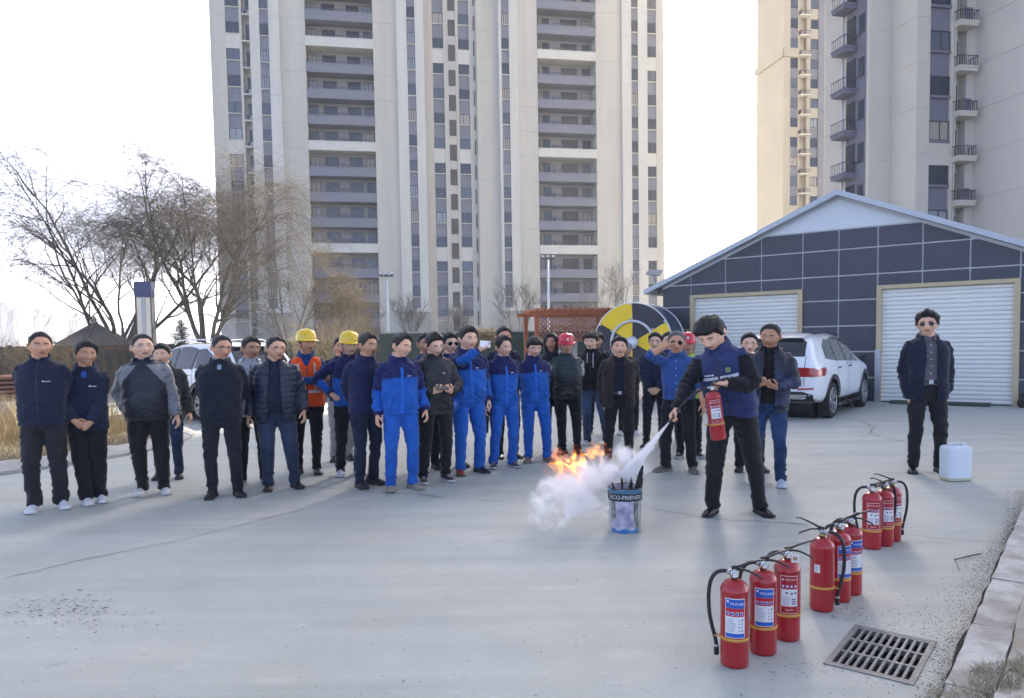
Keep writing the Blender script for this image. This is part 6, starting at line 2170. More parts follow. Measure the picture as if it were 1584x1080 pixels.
        # wheels
        for wy in WY:
            Mx = Matrix.Translation((s * .80, wy, WR)) @ Matrix.Rotation(rad(90 * s), 4, 'Y')
            w_ = MB().lathe([(.21, -.10), (.315, -.105), (.342, -.085), (WR, -.05), (WR, .05), (.342, .085), (.315, .105), (.235, .10), (.225, .06)], 36, 0, Mx).build("wheel", M_TYRE, root)
            rm = MB(); rm.lathe([(.232, .098), (.235, .085), (.21, .055), (.06, .075), (.05, .085), (0.001, .086)], 36, 0, Mx, True, False)
            rim = rm.build("rim", mat("rim_dark", (.06, .06, .065), .5), w_)
            for q in range(10):
                a = 2 * math.pi * q / 10 + (.1 if q % 2 else -.1)
                M2 = Mx @ Matrix.Rotation(a, 4, 'Z')
                MB().add([tuple(M2 @ Vector(t)) for t in ((.04, -.014, .094), (.04, .014, .094), (.228, .022, .10), (.228, -.022, .10), (.04, -.014, .07), (.04, .014, .07), (.228, .022, .085), (.228, -.022, .085))], [(0, 1, 2, 3), (0, 4, 5, 1), (1, 5, 6, 2), (2, 6, 7, 3), (3, 7, 4, 0)]).build("spoke", M_RIM, w_)
            ringp = [tuple(Mx @ Vector((.236 * math.cos(2 * math.pi * q / 32), .236 * math.sin(2 * math.pi * q / 32), .098))) for q in range(33)]
            MB().tube(ringp, .009, 6, cap=False).build("rim_lip", M_RIM, w_)
    # inside of the arches: dark liner
    for wy in WY:
        MB().lathe([(.40, -.60), (.40, .60)], 24, 0, Matrix.Translation((0, wy, .36)) @ Matrix.Rotation(rad(90), 4, 'Y')).build("arch_liner", M_TRIMB, root)
    part("rear_glass", [(-.62, 1.20), (.62, 1.20), (.60, 1.46), (.50, 1.535), (-.50, 1.535), (-.60, 1.46)], 'rear', .006, M_CARG)
    part("tail_light", [(-.80, .83), (.80, .83), (.80, .99), (.6, 1.0), (-.6, 1.0), (-.80, .99)], 'rear', .010, M_TAIL)
    part("tailgate_gap", [(-.60, .655), (.60, .655), (.60, .667), (-.60, .667)], 'rear', .004, M_GAP)
    for s in (-1, 1):
        part("tailgate_gap", [(s * .612, .66), (s * .624, .66), (s * .65, 1.2), (s * .638, 1.2)], 'rear', .004, M_GAP)
        part("reflector", [(s * .50, .585), (s * .78, .60), (s * .78, .63), (s * .50, .615)], 'rear', .008, M_TAIL)
        part("exhaust_trim", [(s * .25, .42), (s * .62, .42), (s * .68, .50), (s * .25, .50)], 'rear', .012, M_CHROME)
    part("bumper_trim", [(-.74, .36), (.74, .36), (.76, .50), (.60, .555), (-.60, .555), (-.76, .50)], 'rear', .008, M_TRIMB)
    part("number_plate", [(-.22, .70), (.22, .70), (.22, .80), (-.22, .80)], 'rear', .012, mat("plate_blue", srgb(40, 70, 150), .5))
    part("roof_glass", [(-.50, -1.25), (.50, -1.25), (.52, .05), (-.52, .05)], 'top', .005, M_CARG, step=.1)
    part("windscreen", [(-.62, 1.10), (.62, 1.10), (.52, 1.55), (-.52, 1.55)], 'front', .006, M_CARG)
    MB().add([(-.02, -1.70, 1.612), (.02, -1.70, 1.612), (0, -1.52, 1.63), (0, -1.74, 1.72)], [(0, 1, 3), (1, 2, 3), (2, 0, 3)]).build("antenna_fin", M_CARW, root)
    MB().add([(-.56, -1.93, 1.585), (.56, -1.93, 1.585), (.55, -1.62, 1.632), (-.55, -1.62, 1.632), (-.52, -2.06, 1.555), (.52, -2.06, 1.555)], [(0, 1, 2, 3), (4, 5, 1, 0)]).build("spoiler", M_CARW, root)
    for s in (-1, 1):
        if rails:
            MB().tube([(s * .58, -1.62, 1.63), (s * .60, -1.35, 1.705), (s * .60, -.3, 1.72), (s * .60, .05, 1.70), (s * .57, .25, 1.62)], .016, 6).build("roof_rail", M_CHROME, root)
        else:
            MB().tube([(s * .60, -1.6, 1.622), (s * .62, -.6, 1.652), (s * .60, .2, 1.60)], .012, 6).build("roof_strip", M_TRIMB, root)
    return root
# forward of the car is local +y; heading right and away
suv("white car with red tail lights parked before the workshop", (6.25, 15.85, 0), rad(-37))
suv("white car half hidden behind men at the left", (-6.95, 16.9, 0), rad(52), True)
# ================================================================== EXTINGUISHERS, BUCKET, JERRYCAN, FIRE
M_RED = mat("extinguisher_red", (.36, .010, .016), .32, coat=.5, var=.05, vscale=8)
M_RUB = mat("rubber_black", (.012, .012, .013), .5)
M_BRASS = mat("brass", (.45, .34, .14), .35, metal=.8)
M_VALVE = mat("valve_metal", (.42, .41, .40), .4, metal=.7)
M_BAND = mat("band_yellow", srgb(196, 148, 62), .6)
M_LW = mat("label_white", srgb(214, 214, 214), .55); M_LB = mat("label_blue", srgb(28, 84, 170), .5); M_LR = mat("label_red", srgb(176, 24, 44), .5)
M_LT = mat("label_text_grey", srgb(120, 122, 130), .6); M_LD = mat("label_text_dark", srgb(50, 50, 60), .6); M_PAPER = mat("paper_tag", srgb(226, 224, 216), .7)
M_LV = mat("label_violet", srgb(110, 60, 150), .5)
LBL = [M_LW, M_LB, M_LR, M_LT, M_LD, M_RED, M_LV]

def text_polys(s, size):
    cu = bpy.data.curves.new("t", 'FONT'); cu.body = s; cu.size = size; cu.align_x = 'CENTER'; cu.align_y = 'CENTER'; cu.resolution_u = 2
    ob = bpy.data.objects.new("t", cu); TMP.collection.objects.link(ob); TMP.view_layers[0].update()
    me = bpy.data.meshes.new_from_object(ob.evaluated_get(TMP.view_layers[0].depsgraph))
    V = np.array([v.co[:] for v in me.vertices]); F_ = [tuple(p.vertices) for p in me.polygons]
    bpy.data.objects.remove(ob); bpy.data.curves.remove(cu); bpy.data.meshes.remove(me)
    return V, F_
def crect(mb, x0, x1, z0, z1, r, mi, n=6):
    V = []; F_ = []
    for k in range(n + 1):
        x = x0 + (x1 - x0) * k / n; a = x / .0655
        V += [(r * math.sin(a), -r * math.cos(a), z0), (r * math.sin(a), -r * math.cos(a), z1)]
    for k in range(n): F_.append((2 * k, 2 * k + 2, 2 * k + 3, 2 * k + 1))
    mb.add(V, F_, mi, True)
def ctext(mb, s, size, x, z, r, mi, R0=.0655, r0=None):
    V, F_ = text_polys(s, size); out = []
    for v in V:
        a = (v[0] + x) / R0; out.append((r * math.sin(a), -r * math.cos(a), z + v[1]))
    mb.add(out, F_, mi)
def label_mesh(kind):
    mb = MB(); r = .0662; d = .0005
    rr = random.Random(3)
    if kind == 'blue':
        crect(mb, -.047, .047, .150, .338, r, 0, 10)
        crect(mb, -.044, .044, .292, .334, r + d, 1, 8); crect(mb, -.044, .044, .252, .2915, r + d, 2, 8); crect(mb, -.044, .044, .153, .172, r + d, 1, 8)
        ctext(mb, "MFZ/ABC4", .017, .016, .312, r + 2 * d, 0); crect(mb, -.038, -.028, .318, .328, r + 2 * d, 0, 2)
        for k in range(4): crect(mb, -.040 + k * .021, -.026 + k * .021, .258, .274, r + 2 * d, 0, 2); crect(mb, -.039 + k * .021, -.028 + k * .021, .2595, .271, r + 3 * d, 1, 2)
        for k in range(7): crect(mb, -.040, rr.uniform(-.008, .010), .180 + k * .0095, .1825 + k * .0095, r + d, 3, 4)
        for k in range(4): crect(mb, .016, .021, .183 + k * .016, .188 + k * .016, r + d, 4, 2); crect(mb, .030, .036 + rr.uniform(-.002, .003), .181 + k * .017, .190 + k * .017, r + d, 3, 2)
    elif kind == 'red':
        crect(mb, -.044, .044, .150, .345, r, 0, 10); crect(mb, -.0415, .0415, .1525, .3425, r + d, 5, 8)
        ctext(mb, "MFZ/ABC4", .013, .008, .325, r + 2 * d, 0); crect(mb, -.036, -.028, .320, .330, r + 2 * d, 0, 2)
        for k in range(4): crect(mb, -.037 + k * .020, -.024 + k * .020, .283, .299, r + 2 * d, 6, 2); crect(mb, -.035 + k * .020, -.026 + k * .020, .286, .296, r + 3 * d, 0, 2)
        crect(mb, -.039, .039, .188, .276, r + 2 * d, 0, 8)
        for k in range(5): crect(mb, -.034, rr.uniform(-.006, .006), .196 + k * .009, .1985 + k * .009, r + 3 * d, 3, 4)
        for (x, z) in ((-.018, .252), (.006, .250), (.024, .252)): crect(mb, x, x + .010, z, z + .010, r + 3 * d, 4, 2)
        for k in range(3): crect(mb, .010, .032, .198 + k * .012, .206 + k * .012, r + 3 * d, 3, 3)
        ctext(mb, "4kg ABC", .011, 0, .170, r + 2 * d, 0)
    else:
        crect(mb, -.052, -.020, .226, .272, r, 0, 4)
        for k in range(5): crect(mb, -.048, -.030 + rr.uniform(-.004, .005), .234 + k * .007, .2365 + k * .007, r + d, 3, 3)
    return mb.mesh("label", LBL)
EXT = {}
def ext_meshes():
    b = MB(); b.lathe([(.050, .004), (.060, 0), (.0645, .008), (.0655, .02), (.0655, .358), (.0668, .361), (.0668, .366), (.0652, .370), (.060, .386), (.047, .401), (.030, .410), (.018, .413)], 40)
    EXT['cylinder'] = b.mesh("cylinder", [M_RED])
    n = MB(); n.lathe([(.017, .412), (.017, .424), (.021, .426), (.021, .434), (.014, .436)], 16); EXT['neck'] = n.mesh("neck", [M_BRASS])
    v = MB(); v.lathe([(.015, .434), (.016, .455), (.012, .462)], 14); v.lathe([(.011, 0), (.012, .03), (.009, .04)], 12, 0, Matrix.Translation((0, 0, .446)) @ Matrix.Rotation(rad(-90), 4, 'Y')); EXT['valve'] = v.mesh("valve", [M_VALVE])
    g = MB(); Mg = Matrix.Translation((0, -.016, .442)) @ Matrix.Rotation(rad(90), 4, 'X'); g.lathe([(.016, 0), (.0185, .004), (.0185, .013), (.015, .014)], 20, 0, Mg); g.lathe([(.0148, .0145), (.001, .0148)], 20, 1, Mg, False, False)
    for k in range(3):
        a0 = rad(210 - k * 80); a1 = rad(210 - k * 80 - 72)
        g.add([tuple(Mg @ Vector((q * math.cos(a), q * math.sin(a), .0152))) for a in np.linspace(a0, a1, 5) for q in (.009, .013)], [(2 * i, 2 * i + 1, 2 * i + 3, 2 * i + 2) for i in range(4)], 2 + k)
    EXT['gauge'] = g.mesh("gauge", [M_CHROME, M_LW, M_LR, mat("gauge_green", (.03, .25, .06), .5), mat("gauge_yellow", (.6, .42, .03), .5)])
    lo = MB(); lo.tube([(-.012, 0, .458), (.02, 0, .462), (.06, 0, .456), (.115, 0, .430), (.128, 0, .420)], [(.011, .006), (.012, .006), (.011, .005), (.010, .005), (.008, .004)], 8, up=(0, 0, 1)); EXT['carry_handle'] = lo.mesh("carry_handle", [M_RUB])
    up = MB(); up.tube([(-.014, 0, .470), (.02, 0, .474), (.055, 0, .490), (.12, 0, .512), (.142, 0, .510)], [(.011, .005), (.012, .006), (.011, .005), (.010, .004), (.008, .003)], 8, up=(0, 0, 1)); up.box((.0, -.010, .456), (.022, .010, .474)); EXT['lever'] = up.mesh("lever", [M_RUB])
    hp = smooth3([(-.02, 0, .446), (-.055, 0, .456), (-.09, 0, .440), (-.112, 0, .40), (-.120, 0, .33), (-.116, 0, .24), (-.100, 0, .165), (-.086, 0, .115), (-.083, 0, .09)], 30)
    ho = MB(); ho.tube(hp, .0095, 10); EXT['hose'] = ho.mesh("hose", [M_RUB])
    nz = MB(); nz.lathe([(.0105, .040), (.0125, .045), (.0115, .085), (.0095, .092)], 14, 0, Matrix.Translation((-.083, 0, 0))); nz.lathe([(.0112, .070), (.0135, .071), (.0135, .079), (.0112, .080)], 14, 1, Matrix.Translation((-.083, 0, .01))); EXT['nozzle'] = nz.mesh("nozzle", [M_RUB, M_VALVE])
    bd = MB(); bd.lathe([(.0664, .130), (.0682, .132), (.0682, .142), (.0664, .144)], 36, cap=False); ring = [(-.081 + .016 * math.cos(2 * math.pi * k / 16), .015 * math.sin(2 * math.pi * k / 16), .137) for k in range(17)]; bd.tube(ring, .003, 5, cap=False); EXT['band'] = bd.mesh("band", [M_BAND])
    pn = MB(); pn.tube([(.004, -.014, .463), (.004, .014, .463)], .002, 5); rg = [(.004 + .0 * k, -.022 + .010 * math.cos(2 * math.pi * k / 12), .457 + .011 * math.sin(2 * math.pi * k / 12)) for k in range(13)]; pn.tube(rg, .0013, 5, cap=False, up=(1, 0, 0)); EXT['safety_pin'] = pn.mesh("safety_pin", [M_CHROME])
    tg = MB(); tg.add([(-.016, 0, 0), (.018, -.004, .004), (.022, -.006, .044), (-.012, -.002, .046)], [(0, 1, 2, 3)]); tg.add([(-.010, -.0015, .012), (.012, -.0045, .014), (.013, -.005, .034), (-.009, -.002, .034)], [(0, 1, 2, 3)], 1); EXT['paper_tag'] = tg.mesh("paper_tag", [M_PAPER, mat("tag_print", srgb(170, 140, 110), .7)])
    for k in ('blue', 'red', 'sticker'): EXT['label_' + k] = label_mesh(k)
def smooth3(pts, n):
    P_ = np.array(pts, float); d = np.concatenate([[0], np.cumsum(np.linalg.norm(np.diff(P_, axis=0), axis=1))]); t = np.linspace(0, d[-1], n)
    q = np.stack([np.interp(t, d, P_[:, i]) for i in range(3)], 1)
    for _ in range(4): q[1:-1] = .5 * q[1:-1] + .25 * (q[:-2] + q[2:])
    return q
ext_meshes()
def extinguisher(label, loc, rz, kind, tagp=False, hose=True, back=False, group="fire extinguishers standing on the plaza", lev=0.0, hose_rz=0.0):
    root = empty("fire_extinguisher", (loc[0], loc[1], loc[2] if len(loc) > 2 else 0), rz); tag(root, label, "fire extinguisher", group)
    cy = link("cylinder", EXT['cylinder'], root)
    link("label", EXT['label_' + kind], cy); link("band", EXT['band'], cy, None, hose_rz)
    nk = link("neck", EXT['neck'], root); va = link("valve", EXT['valve'], root, None, hose_rz)
    link("gauge", EXT['gauge'], va); link("safety_pin", EXT['safety_pin'], va)
    link("carry_handle", EXT['carry_handle'], root, None, hose_rz); link("lever", EXT['lever'], root, None, hose_rz)
    if hose:
        h = link("hose", EXT['hose'], root, None, hose_rz); link("nozzle", EXT['nozzle'], h)
    if tagp: link("paper_tag", EXT['paper_tag'], root, (.03, -.035, .405))
    return root
_e = [gp(1136, 1036), gp(1180, 1016), gp(1217, 994), gp(1271, 948), gp(1297, 933), gp(1315, 922), gp(1348, 851), gp(1367, 846), gp(1379, 839)]
def E_(i, lab, rz, kind, **k):
    x, y = _e[i]; L = math.hypot(x, y); extinguisher(lab, (x + x / L * .065, y + y / L * .065), rad(rz), kind, **k)
E_(0, "nearest red fire extinguisher with a blue and white label", -14, 'blue')
E_(1, "second nearest red fire extinguisher, blue label, hose hidden behind", -12, 'blue', hose_rz=rad(10))
E_(2, "red fire extinguisher with a paper tag on its valve", -10, 'red', tagp=True, hose_rz=rad(4))
E_(3, "red fire extinguisher with a small white sticker and hose on its right", -14, 'sticker', hose_rz=rad(158))
E_(4, "red fire extinguisher in the middle of the middle trio", 12, 'blue', hose_rz=rad(0))
E_(5, "red fire extinguisher at the back of the middle trio", 10, 'blue', hose_rz=rad(-20))
E_(6, "front red fire extinguisher of the farthest trio, red and white label", -16, 'red', hose_rz=rad(0))
E_(7, "middle red fire extinguisher of the farthest trio, half hidden", 4, 'red', hose_rz=rad(200))
E_(8, "rearmost red fire extinguisher of the farthest trio, hose hanging on its right", 10, 'red', hose_rz=rad(172))

# ---------------- bucket of burning scrap
BX, BY = gp(967, 826); BY += .12; BX += .018
def bucket():
    root = empty("paint_bucket", (BX, BY, 0), rad(-8)); tag(root, "dented metal paint bucket with scorched scrap inside", "bucket")
    m, N, L, b = node_mat("bucket_print")
    tc = N.new("ShaderNodeTexCoord"); nz = N.new("ShaderNodeTexNoise"); nz.inputs["Scale"].default_value = 9; nz.inputs["Detail"].default_value = 6
    mp = N.new("ShaderNodeMapping"); mp.inputs["Scale"].default_value = (1.6, 1.6, .6); L.new(tc.outputs["Object"], mp.inputs[0]); L.new(mp.outputs[0], nz.inputs["Vector"])
    cr = N.new("ShaderNodeValToRGB"); e = cr.color_ramp.elements
    e[0].position = .30; e[0].color = (*srgb(150, 158, 178), 1); e[1].position = .72; e[1].color = (*srgb(70, 76, 80), 1)
    for p, c in ((.42, srgb(196, 196, 206)), (.52, srgb(176, 170, 186)), (.60, srgb(168, 168, 160))): q = e.new(p); q.color = (*c, 1)
    L.new(nz.outputs["Fac"], cr.inputs[0]); L.new(cr.outputs[0], b.inputs["Base Color"]); b.inputs["Roughness"].default_value = .45; b.inputs["Metallic"].default_value = .25
    R0, R1, H_ = .125, .138, .36
    def rw(z, a): return (R0 + (R1 - R0) * z / H_) + .004 * math.sin(3 * a + z * 9) * (z / H_)
    sg, zs = 40, np.linspace(0, H_, 14); mb = MB(); V = []; F_ = []
    for z in zs:
        for k in range(sg): a = 2 * math.pi * k / sg; r = rw(z, a); V.append((r * math.cos(a), r * math.sin(a), z))
    for i in range(13):
        for k in range(sg): F_.append((i * sg + k, i * sg + (k + 1) % sg, (i + 1) * sg + (k + 1) % sg, (i + 1) * sg + k))
    F_.append(tuple(range(sg - 1, -1, -1)))
    mb.add(V, F_, 0, True); o = mb.build("shell", m, root); so = o.modifiers.new("t", 'SOLIDIFY'); so.thickness = .004
    def band(z0, z1, off, m_, nm, a0=0, a1=6.2832, wav=0.0, n=40):
        V = []; F_ = []
        for k in range(n + 1):
            a = a0 + (a1 - a0) * k / n
            for z in (z0 + wav * math.sin(a * 5 + 1) * .6, z1 + wav * math.sin(a * 7)): r = rw(z, a) + off; V.append((r * math.cos(a), r * math.sin(a), z))
        for k in range(n): F_.append((2 * k, 2 * k + 2, 2 * k + 3, 2 * k + 1))
        return MB().add(V, F_, 0, True).build(nm, m_, root)
    bk = band(.262, .325, .0035, mat("bucket_black", (.018, .018, .02), .5), "black_band")
    band(.008, .032, .003, mat("bucket_blue", srgb(40, 120, 180), .5, var=.2, vscale=10), "blue_band", -2.5, -.7, .008)
    band(.326, .352, .003, mat("bucket_teal", srgb(52, 112, 140), .5, var=.2, vscale=14), "teal_band", 0, 6.2832, .003)
    band(.05, .26, .003, mat("bucket_label", srgb(190, 188, 200), .5, col2=srgb(132, 124, 148), vscale=11, detail=7), "label_panel", -2.15, -1.05, .004)
    drp = mat("drip_dark", (.05, .055, .05), .5); grn = mat("drip_green", (.03, .12, .06), .5)
    for a, z0, m_ in ((-1.0, .16, drp), (-.95, .10, drp), (-.85, .19, grn), (-2.25, .2, drp), (-.78, .05, drp), (-2.4, .12, drp)): band(z0, .262, .0045, m_, "paint_drip", a, a + .04, .002, 3)
    t = MB(); V, F_ = text_polys("ECO-FRIENDLY", .045); out = []
    for v in V:
        a = -math.pi / 2 + .18 + v[0] / .136; z = .2935 + v[1]; r = rw(z, a) + .0045; out.append((r * math.cos(a), r * math.sin(a), z))
    t.add(out, F_); t.build("lettering", M_LW, bk)
    MB().tube([(rw(H_, 2 * math.pi * k / 40) * math.cos(2 * math.pi * k / 40), rw(H_, 2 * math.pi * k / 40) * math.sin(2 * math.pi * k / 40), H_ + .004 * math.sin(k * .9)) for k in range(41)], .006, 6, cap=False).build("rim", mat("rim_scorched", (.06, .06, .062), .5, metal=.6), root)
    MB().lathe([(.128, .27), (.0, .30)], 24, 0, None, True, False).build("ash_fill", mat("ash", (.12, .12, .12), .95, var=.5, vscale=30, bump=.8, bscale=40), root)
    rr = random.Random(6)
    for i, (x, y, tx, ty, h, w) in enumerate(((.06, .0, .25, -.1, .54, .028), (.03, -.03, .10, .05, .44, .02), (-.03, .02, .02, .1, .50, .010), (.07, .04, .35, .1, .42, .022), (-.06, -.02, -.2, 0, .40, .016))):
        top = Vector((x + tx * (h - .2), y + ty * (h - .2), h)); bot = Vector((x, y, .2))
        tv, tf = tube([tuple(bot), tuple(bot.lerp(top, .4) + Vector((.006, 0, 0))), tuple(bot.lerp(top, .8)), tuple(top)], [(w, .009), (w * .95, .009), (w * .7, .008), (w * .25, .004)], 8, True, (0, 1, 0))
        o = link("charred_stick", mkmesh("charred_stick", tv, tf, [mat("char_black", (.010, .010, .011), .7, var=.5, vscale=40, bump=.7, bscale=60)], None, True), None, (BX, BY, 0), rad(-8))
        tag(o, ["tallest charred board leaning out of the bucket", "short charred board at the bucket's front", "thin upright charred stick in the bucket", "charred board leaning right in the bucket", "charred stick leaning left in the bucket"][i], "stick", "charred scrap in the bucket")
bucket()

# ---------------- white jerrycan
def jerrycan():
    x, y = gp(1487, 746); root = empty("jerrycan", (x, y + .11, 0), rad(6)); tag(root, "white plastic jerrycan on the concrete beside the man in sunglasses", "jerrycan")
    prims = [ring_tube([(.0, .118, .085, 0), (.012, .134, .100, 0), (.03, .138, .104, 0), (.34, .138, .104, 0), (.365, .130, .098, 0), (.378, .105, .08, 0)], 32, 5.0)]
    co, no, fs = remesh(prims, .011, 2)
    fr = np.abs(co[:, 1]) > .085
    co[:, 1] *= 1 - .05 * gs(co[:, 0], .0, .09) * gs(co[:, 2], .19, .11) * 1.0
    co = co + no * (-.0035 * gs(np.abs(co[:, 0]), .118, .010) * gs(co[:, 2], .19, .15))[:, None]
    m, N, L, b = node_mat("can_plastic"); b.inputs["Base Color"].default_value = (*srgb(222, 228, 232), 1); b.inputs["Roughness"].default_value = .38; b.inputs["Transmission Weight"].default_value = .12; b.inputs["Subsurface Weight"].default_value = .25; b.inputs["Subsurface Radius"].default_value = (.05, .05, .05)
    link("body", mkmesh("body", co, fs, [m], None, True), root)
    lq = MB(); V, F_ = ring_tube([(.004, .1205, .0875, 0), (.014, .1355, .1015, 0), (.03, .1393, .1053, 0), (.040, .1393, .1053, 0)], 32, 5.0); lq.add(V, F_[:-1], 0, True); lq.build("liquid_band", mat("can_liquid", srgb(196, 196, 160), .4), root)
    MB().tube([(-.08, 0, .370), (-.07, 0, .398), (.0, 0, .405), (.03, 0, .398), (.04, 0, .372)], [(.012, .012)] * 5, 8).build("handle", m, root)
    MB().lathe([(.026, .372), (.026, .400), (.022, .403)], 18, 0, Matrix.Translation((.088, 0, 0))).build("cap", mat("can_cap", srgb(200, 206, 212), .5), root)
jerrycan()

# ---------------- smoke, powder jet and flames (real volumes)
def vol_nodes(name):
    m = bpy.data.materials.new(name); m.use_nodes = True
    nt = m.node_tree
    for n in list(nt.nodes): nt.nodes.remove(n)
    out = nt.nodes.new("ShaderNodeOutputMaterial"); return m, nt.nodes, nt.links, out
def hull(blobs, grow=1.0):
    prims = []
    for (c, r) in blobs:
        mb = MB(); mb.lathe([(math.sin(math.pi * k / 10) * 1 + 1e-4, -math.cos(math.pi * k / 10)) for k in range(11)], 16, 0, None, True, False)
        prims.append(([(c[0] + v[0] * r[0] * grow, c[1] + v[1] * r[1] * grow, max(.012, c[2] + v[2] * r[2] * grow)) for v in mb.v], mb.f))
    return remesh(prims, .04, 2)
def blob_field(N, L, blobs, vec):
    acc = None
    for (c, r, wgt) in blobs:
        mp = N.new("ShaderNodeMapping"); mp.vector_type = 'TEXTURE'
        mp.inputs["Location"].default_value = c; mp.inputs["Scale"].default_value = r
        L.new(vec, mp.inputs[0])
        ln = N.new("ShaderNodeVectorMath"); ln.operation = 'LENGTH'; L.new(mp.outputs[0], ln.inputs[0])
        mr = N.new("ShaderNodeMapRange"); mr.inputs["From Min"].default_value = 1.0; mr.inputs["From Max"].default_value = 0.0; mr.inputs["To Max"].default_value = wgt; L.new(ln.outputs["Value"], mr.inputs["Value"])
        if acc is None: acc = mr.outputs[0]
        else:
            mx = N.new("ShaderNodeMath"); mx.operation = 'MAXIMUM'; L.new(acc, mx.inputs[0]); L.new(mr.outputs[0], mx.inputs[1]); acc = mx.outputs[0]
    return acc
def noise_node(N, L, vec, scale, detail, dist=0.0, st=None):
    if st:
        mp = N.new("ShaderNodeMapping"); mp.inputs["Scale"].default_value = st; L.new(vec, mp.inputs[0]); vec = mp.outputs[0]
    nz = N.new("ShaderNodeTexNoise"); nz.inputs["Scale"].default_value = scale; nz.inputs["Detail"].default_value = detail; nz.inputs["Distortion"].default_value = dist; nz.inputs["Roughness"].default_value = .62
    L.new(vec, nz.inputs["Vector"]); return nz.outputs["Fac"]
def math_node(N, L, op, a, b_):
    q = N.new("ShaderNodeMath"); q.operation = op
    for i, x in enumerate((a, b_)):
        if isinstance(x, (int, float)): q.inputs[i].default_value = x
        else: L.new(x, q.inputs[i])
    return q.outputs[0]
def smoke():
    S_ = [((.80, BY + .08, .47), (.19, .18, .17), 1.0), ((.66, BY + .04, .42), (.22, .20, .17), 1.0), ((.50, BY + .0, .38), (.22, .20, .16), 1.0), ((.34, BY - .02, .36), (.18, .18, .16), 1.0),
          ((.56, BY + .02, .23), (.36, .24, .22), .66), ((.36, BY + .0, .18), (.32, .24, .19), .50), ((.92, BY + .10, .60), (.13, .14, .17), .85), ((1.05, BY + .14, .50), (.15, .13, .15), .6)]
    co, no, fs = hull([(c, r) for c, r, w in S_], 1.02)
    o = link("smoke_cloud", mkmesh("smoke_cloud", co, fs, [], None, True)); tag(o, "white powder smoke drifting left from the bucket", "smoke", kind="stuff")
    m, N, L, out = vol_nodes("smoke_volume")
    tc = N.new("ShaderNodeTexCoord"); vec = tc.outputs["Object"]
    f = blob_field(N, L, S_, vec)
    n1 = noise_node(N, L, vec, 7.5, 7, .5)
    v = math_node(N, L, 'ADD', f, math_node(N, L, 'MULTIPLY', math_node(N, L, 'SUBTRACT', n1, .5), 2.6))
    mr = N.new("ShaderNodeMapRange"); mr.interpolation_type = 'SMOOTHSTEP'; mr.inputs["From Min"].default_value = .18; mr.inputs["From Max"].default_value = 1.0; mr.inputs["To Max"].default_value = 21.0; L.new(v, mr.inputs["Value"])
    pv = N.new("ShaderNodeVolumePrincipled"); pv.inputs["Color"].default_value = (.992, .993, .994, 1); pv.inputs["Anisotropy"].default_value = .15
    L.new(mr.outputs[0], pv.inputs["Density"]); L.new(pv.outputs[0], out.inputs["Volume"])
    o.data.materials.append(m); m.volume_intersection_method = 'FAST' if hasattr(m, 'volume_intersection_method') else None
smoke()
JET0 = Vector((1.262, 5.98, .885)); JET1 = Vector((.93, BY - .0, .46))
def jet():
    d = JET1 - JET0; Ln = d.length
    root_m = d.to_track_quat('Z', 'Y').to_matrix().to_4x4()
    mb = MB(); mb.lathe([(.010, 0), (.02, .05), (.04, Ln * .4), (.085, Ln * .8), (.13, Ln), (.10, Ln * 1.08)], 20)
    o = mb.build("powder_jet", [], None); o.matrix_world = Matrix.Translation(JET0) @ root_m
    tag(o, "white jet of extinguishing powder shooting into the bucket", "powder", kind="stuff")
    m, N, L, out = vol_nodes("jet_volume"); tc = N.new("ShaderNodeTexCoord"); vec = tc.outputs["Object"]
    sp = N.new("ShaderNodeSeparateXYZ"); L.new(vec, sp.inputs[0])
    rr_ = math_node(N, L, 'SQRT', math_node(N, L, 'ADD', math_node(N, L, 'POWER', sp.outputs[0], 2), math_node(N, L, 'POWER', sp.outputs[1], 2)), 0)
    R_ = math_node(N, L, 'ADD', math_node(N, L, 'MULTIPLY', sp.outputs[2], .135), .009)
    f = math_node(N, L, 'SUBTRACT', 1.0, math_node(N, L, 'DIVIDE', rr_, R_))
    n1 = noise_node(N, L, vec, 16, 6, .4, (2.0, 2.0, .5))
    v = math_node(N, L, 'ADD', f, math_node(N, L, 'MULTIPLY', math_node(N, L, 'SUBTRACT', n1, .5), 1.9))
    mr = N.new("ShaderNodeMapRange"); mr.interpolation_type = 'SMOOTHSTEP'; mr.inputs["From Min"].default_value = .15; mr.inputs["From Max"].default_value = .8; mr.inputs["To Max"].default_value = 1.0; L.new(v, mr.inputs["Value"])
    den = math_node(N, L, 'MULTIPLY', mr.outputs[0], math_node(N, L, 'DIVIDE', 8.0, math_node(N, L, 'ADD', R_, .012)))
    pv = N.new("ShaderNodeVolumePrincipled"); pv.inputs["Color"].default_value = (.992, .992, .988, 1); L.new(den, pv.inputs["Density"]); L.new(pv.outputs[0], out.inputs["Volume"])
    o.data.materials.append(m)
jet()
